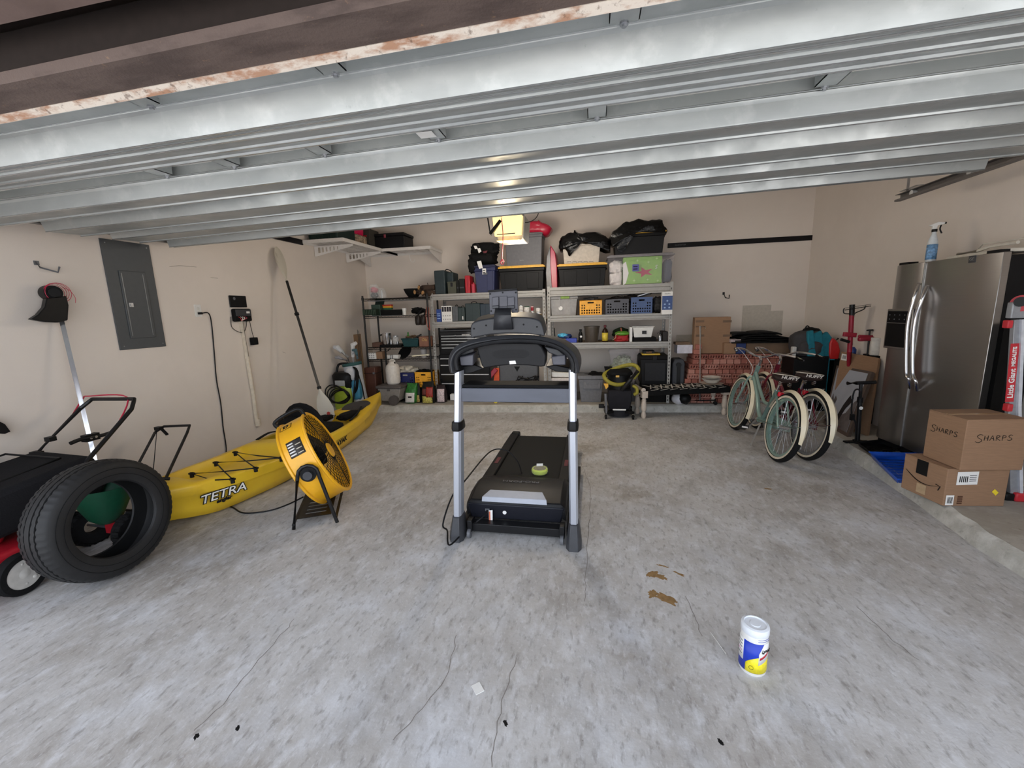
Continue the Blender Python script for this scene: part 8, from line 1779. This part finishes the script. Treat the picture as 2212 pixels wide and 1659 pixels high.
for k in range(5): quad(o_, 'label_bar', [ff(.055+.018*k, .08, .0035), ff(.064+.018*k, .08, .0035), ff(.064+.018*k, .25, .0035), ff(.055+.018*k, .25, .0035)], fnz, INK, .0005)
for k in range(4): quad(t, 'printed_stripe', [ff(.22, .06+.06*k), ff(.30, .06+.06*k), ff(.30, .10+.06*k), ff(.22, .10+.06*k)], fnz, pm('brown_print', (84, 52, 34), .7))
quad(t, 'yellow_sticker', [ff(.76, .40), ff(.83, .30), ff(.87, .38), ff(.80, .48)], fnz, pm('sticker_yellow', (236, 210, 50), .5), lab='yellow sticker')
quad(t, 'black_tape', [lf(.42, .60), lf(.68, .60), lf(.68, 1.0), lf(.42, 1.0)], lnz, INK, lab='black printed tape')
quad(t, 'tape_patch', [lf(.40, .08), lf(.62, .08), lf(.62, .34), lf(.40, .34)], lnz, pm('pale_tape', (176, 150, 118), .5))
sm_ = [lf(.92-.8*k/12, .60-.16*math.sin(PI*k/12)-.12*(k/12), .003) for k in range(13)]
part(t, 'smile_arrow', MB().tube(sm_, [.002+.004*math.sin(PI*min(1, k/11)) for k in range(13)], 6, flat=.3).tube([lf(.20, .50, .003), lf(.10, .48, .003), lf(.14, .36, .003)], .003, 5), INK, 'curved black arrow mark')
zc = SZ+h1+.006
A2 = F(2073, 1016, zc); B2 = F(1993, 984, zc); C2_ = F(2208, 1016, zc); B2 = A2+(B2-A2).normalized()*min((B2-A2).length, .36)
h2 = AY(2083, 908, A2.y).z-zc
t, ex, ey = carton('upper brown carton with handwritten word on two sides', A2, B2, C2_, h2)
Wc = (C2_-A2).length; fnz = ex.cross(Vector((0, 0, 1))); fnz = fnz if fnz.y < 0 else -fnz
STK = {'S': [[(.9, .95), (.55, 1.05), (.2, .85), (.35, .6), (.75, .4), (.8, .15), (.4, -.02), (0, .1)]], 'H': [[(.1, .9), (.05, 0)], [(.75, .95), (.7, .0)], [(.05, .45), (.75, .5)]], 'A': [[(0, 0), (.45, .95), (.8, 0)], [(.15, .35), (.7, .4)]], 'R': [[(.1, 0), (.15, .9), (.6, .95), (.7, .7), (.2, .45), (.85, 0)]], 'P': [[(.15, 0), (.2, .95), (.7, .9), (.75, .6), (.2, .45)]]}
def hand(o, ax, size):
    x = 0
    for i, ch in enumerate('SHARPS'):
        k = size*(1.45 if i == 0 else 1)
        for st in STK[ch]: part(t, 'pen_stroke', MB().tube(cr([o+ax*(x+px*k*.9)+Vector((0, 0, (py-(.25 if i == 0 else 0))*k)) for px, py in st], 4 if ch == 'S' else 2), .0017, 5), INK)
        x += k*1.0
hand(A2+ex*(Wc*.17)+Vector((0, 0, h2*.60))+fnz*.001, ex, .034)
hand(A2+ey*((B2-A2).length*.88)+Vector((0, 0, h2*.62))-ex*.001, -ey, .031)
part(t, 'tape_strip', MB().prism([A2.lerp(B2, .45)+Vector((0, 0, h2+.005)), C2_+(B2-A2)*.45+Vector((0, 0, h2+.005)), C2_+(B2-A2)*.55+Vector((0, 0, h2+.005)), A2.lerp(B2, .55)+Vector((0, 0, h2+.005))], (0, 0, .001)), pm('clear_tape', (196, 160, 124), .2))
# paint trays
def tray(label, pts, mat, h=.05):
    P_ = [F(x, y, SZ) for x, y in pts]; c = sum(P_, Vector())/len(P_); t = thing('paint_tray', label, 'tray', c)
    lo = [c+(p-c)*.86 for p in P_]; z = Vector((0, 0, h))
    part(t, 'tray_shell', MB().loft([[p+Vector((0, 0, .002)) for p in lo], [p+z for p in P_], [c+(p-c)*1.04+z for p in P_], [c+(p-c)*1.04+z+Vector((0, 0, -.006)) for p in P_]], cap=False).add([p+Vector((0, 0, .002)) for p in lo], [(0, 1, 2, 3)]), mat, solid=.002)
    for k in range(7):
        a = lo[0].lerp(lo[3], .12+k*.12); b = lo[1].lerp(lo[2], .12+k*.12); part(t, 'floor_rib', MB().bar(a+Vector((0, 0, .006)), b+Vector((0, 0, .006)), .006, .006), mat)
    for k in range(9): a = lo[3].lerp(lo[2], (k+.5)/9) ; b = P_[3].lerp(P_[2], (k+.5)/9)+z*.9; part(t, 'side_rib', MB().bar(a, b, .006, .006), mat)
    return t
tray('bright blue paint roller tray on the step edge', ((1877, 988), (1982, 991), (1982, 1050), (1936, 1047)), pm('tray_blue', (18, 88, 206), .35))
tray('black paint tray beside the fridge behind blue tray', ((1850, 963), (1905, 958), (1950, 975), (1880, 985)), BLACK, .04)
# step ladder at right edge
LA = pm('ladder_grey', (150, 152, 156), .45, metal=.3); YLd = 3.22
t = thing('step_ladder', 'grey aluminium folding ladder with red decals at right edge', 'ladder', F(2190, 1080, SZ))
la = [AY(2186, 700, YLd), AY(2170, 880, YLd), (AY(2168, 1076, YLd))]
pt0 = AY(2204, 640, YLd); lbm = Vector((AY(2190, 1080, YLd).x, YLd, SZ)); kn = AY(2186, 880, YLd)
part(t, 'side_rail', MB().bar(AY(2198, 690, YLd), kn, .055, .03, up=(0, 1, 0)).bar(kn, lbm, .06, .03, up=(0, 1, 0)), LA, bevel=.003)
part(t, 'rail_edge', MB().bar(AY(2208, 690, YLd-.02), AY(2200, 880, YLd-.02), .018, .02, up=(0, 1, 0)).bar(AY(2200, 880, YLd-.02), Vector((lbm.x+.02, YLd-.02, SZ)), .018, .02, up=(0, 1, 0)), pm('ladder_white', (210, 214, 222), .4, metal=.3))
d0, d1 = AY(2193, 742, YLd-.018), AY(2180, 868, YLd-.018)
part(t, 'red_decal', MB().bar(d0, d1, .046, .002, up=(0, 1, 0)), pm('decal_red', (190, 40, 50), .5))
dd_ = (d0-d1).normalized()
text(t, 'lettering', 'Little Giant', .042, PRINTW, d0.lerp(d1, .68)+Vector((0, -.003, 0)), dd_, Vector((-dd_.z, 0, dd_.x)), bold=.001)
text(t, 'lettering', 'MEGALITE', .028, PRINTW, d0.lerp(d1, .22)+Vector((0, -.003, 0)), dd_, Vector((-dd_.z, 0, dd_.x)), bold=.001)
part(t, 'top_hinge', MB().cyl(AY(2207, 655, YLd-.02), AY(2207, 655, YLd+.03), .05, n=24), pm('decal_red', 0)); part(t, 'hinge_knob', MB().cyl(AY(2205, 652, YLd-.04), AY(2205, 652, YLd-.02), .03, n=18), BLACK)
part(t, 'hinge_block', MB().cb(AY(2196, 670, YLd), (.08, .04, .1)), LA, bevel=.006)
part(t, 'far_rail', MB().bar(AY(2212, 690, YLd+.3), Vector((lbm.x+.14, YLd+.3, SZ)), .05, .03, up=(0, 1, 0)), LA)
for k in range(4):
    z = .35+.3*k; x_ = lbm.x+.03; part(t, 'rung', MB().bar((x_+.01, YLd+.01, SZ+z), (x_+.3, YLd+.25, SZ+z), .05, .025), LA)
part(t, 'red_foot', MB().cb((lbm.x+.02, YLd-.0, SZ+.03), (.09, .08, .06)), pm('decal_red', 0), bevel=.01); part(t, 'rubber_foot', MB().cb((lbm.x-.045, YLd, SZ+.025), (.06, .06, .05)), BLACK, bevel=.01)
for y in (628, 700, 880, 985):
    p = AY(2185 if y > 650 else 2200, y, YLd-.02)
    if y in (700, 880): part(t, 'red_lock', MB().cb(p+Vector((-.02, 0, 0)), (.03, .04, .05)), pm('decal_red', 0), bevel=.006)
case('dark storage box standing between the fridge side and ladder', (2178, 2212, 700, 880), 3.42, .08, BLACKM, SZ, name='storage_box')
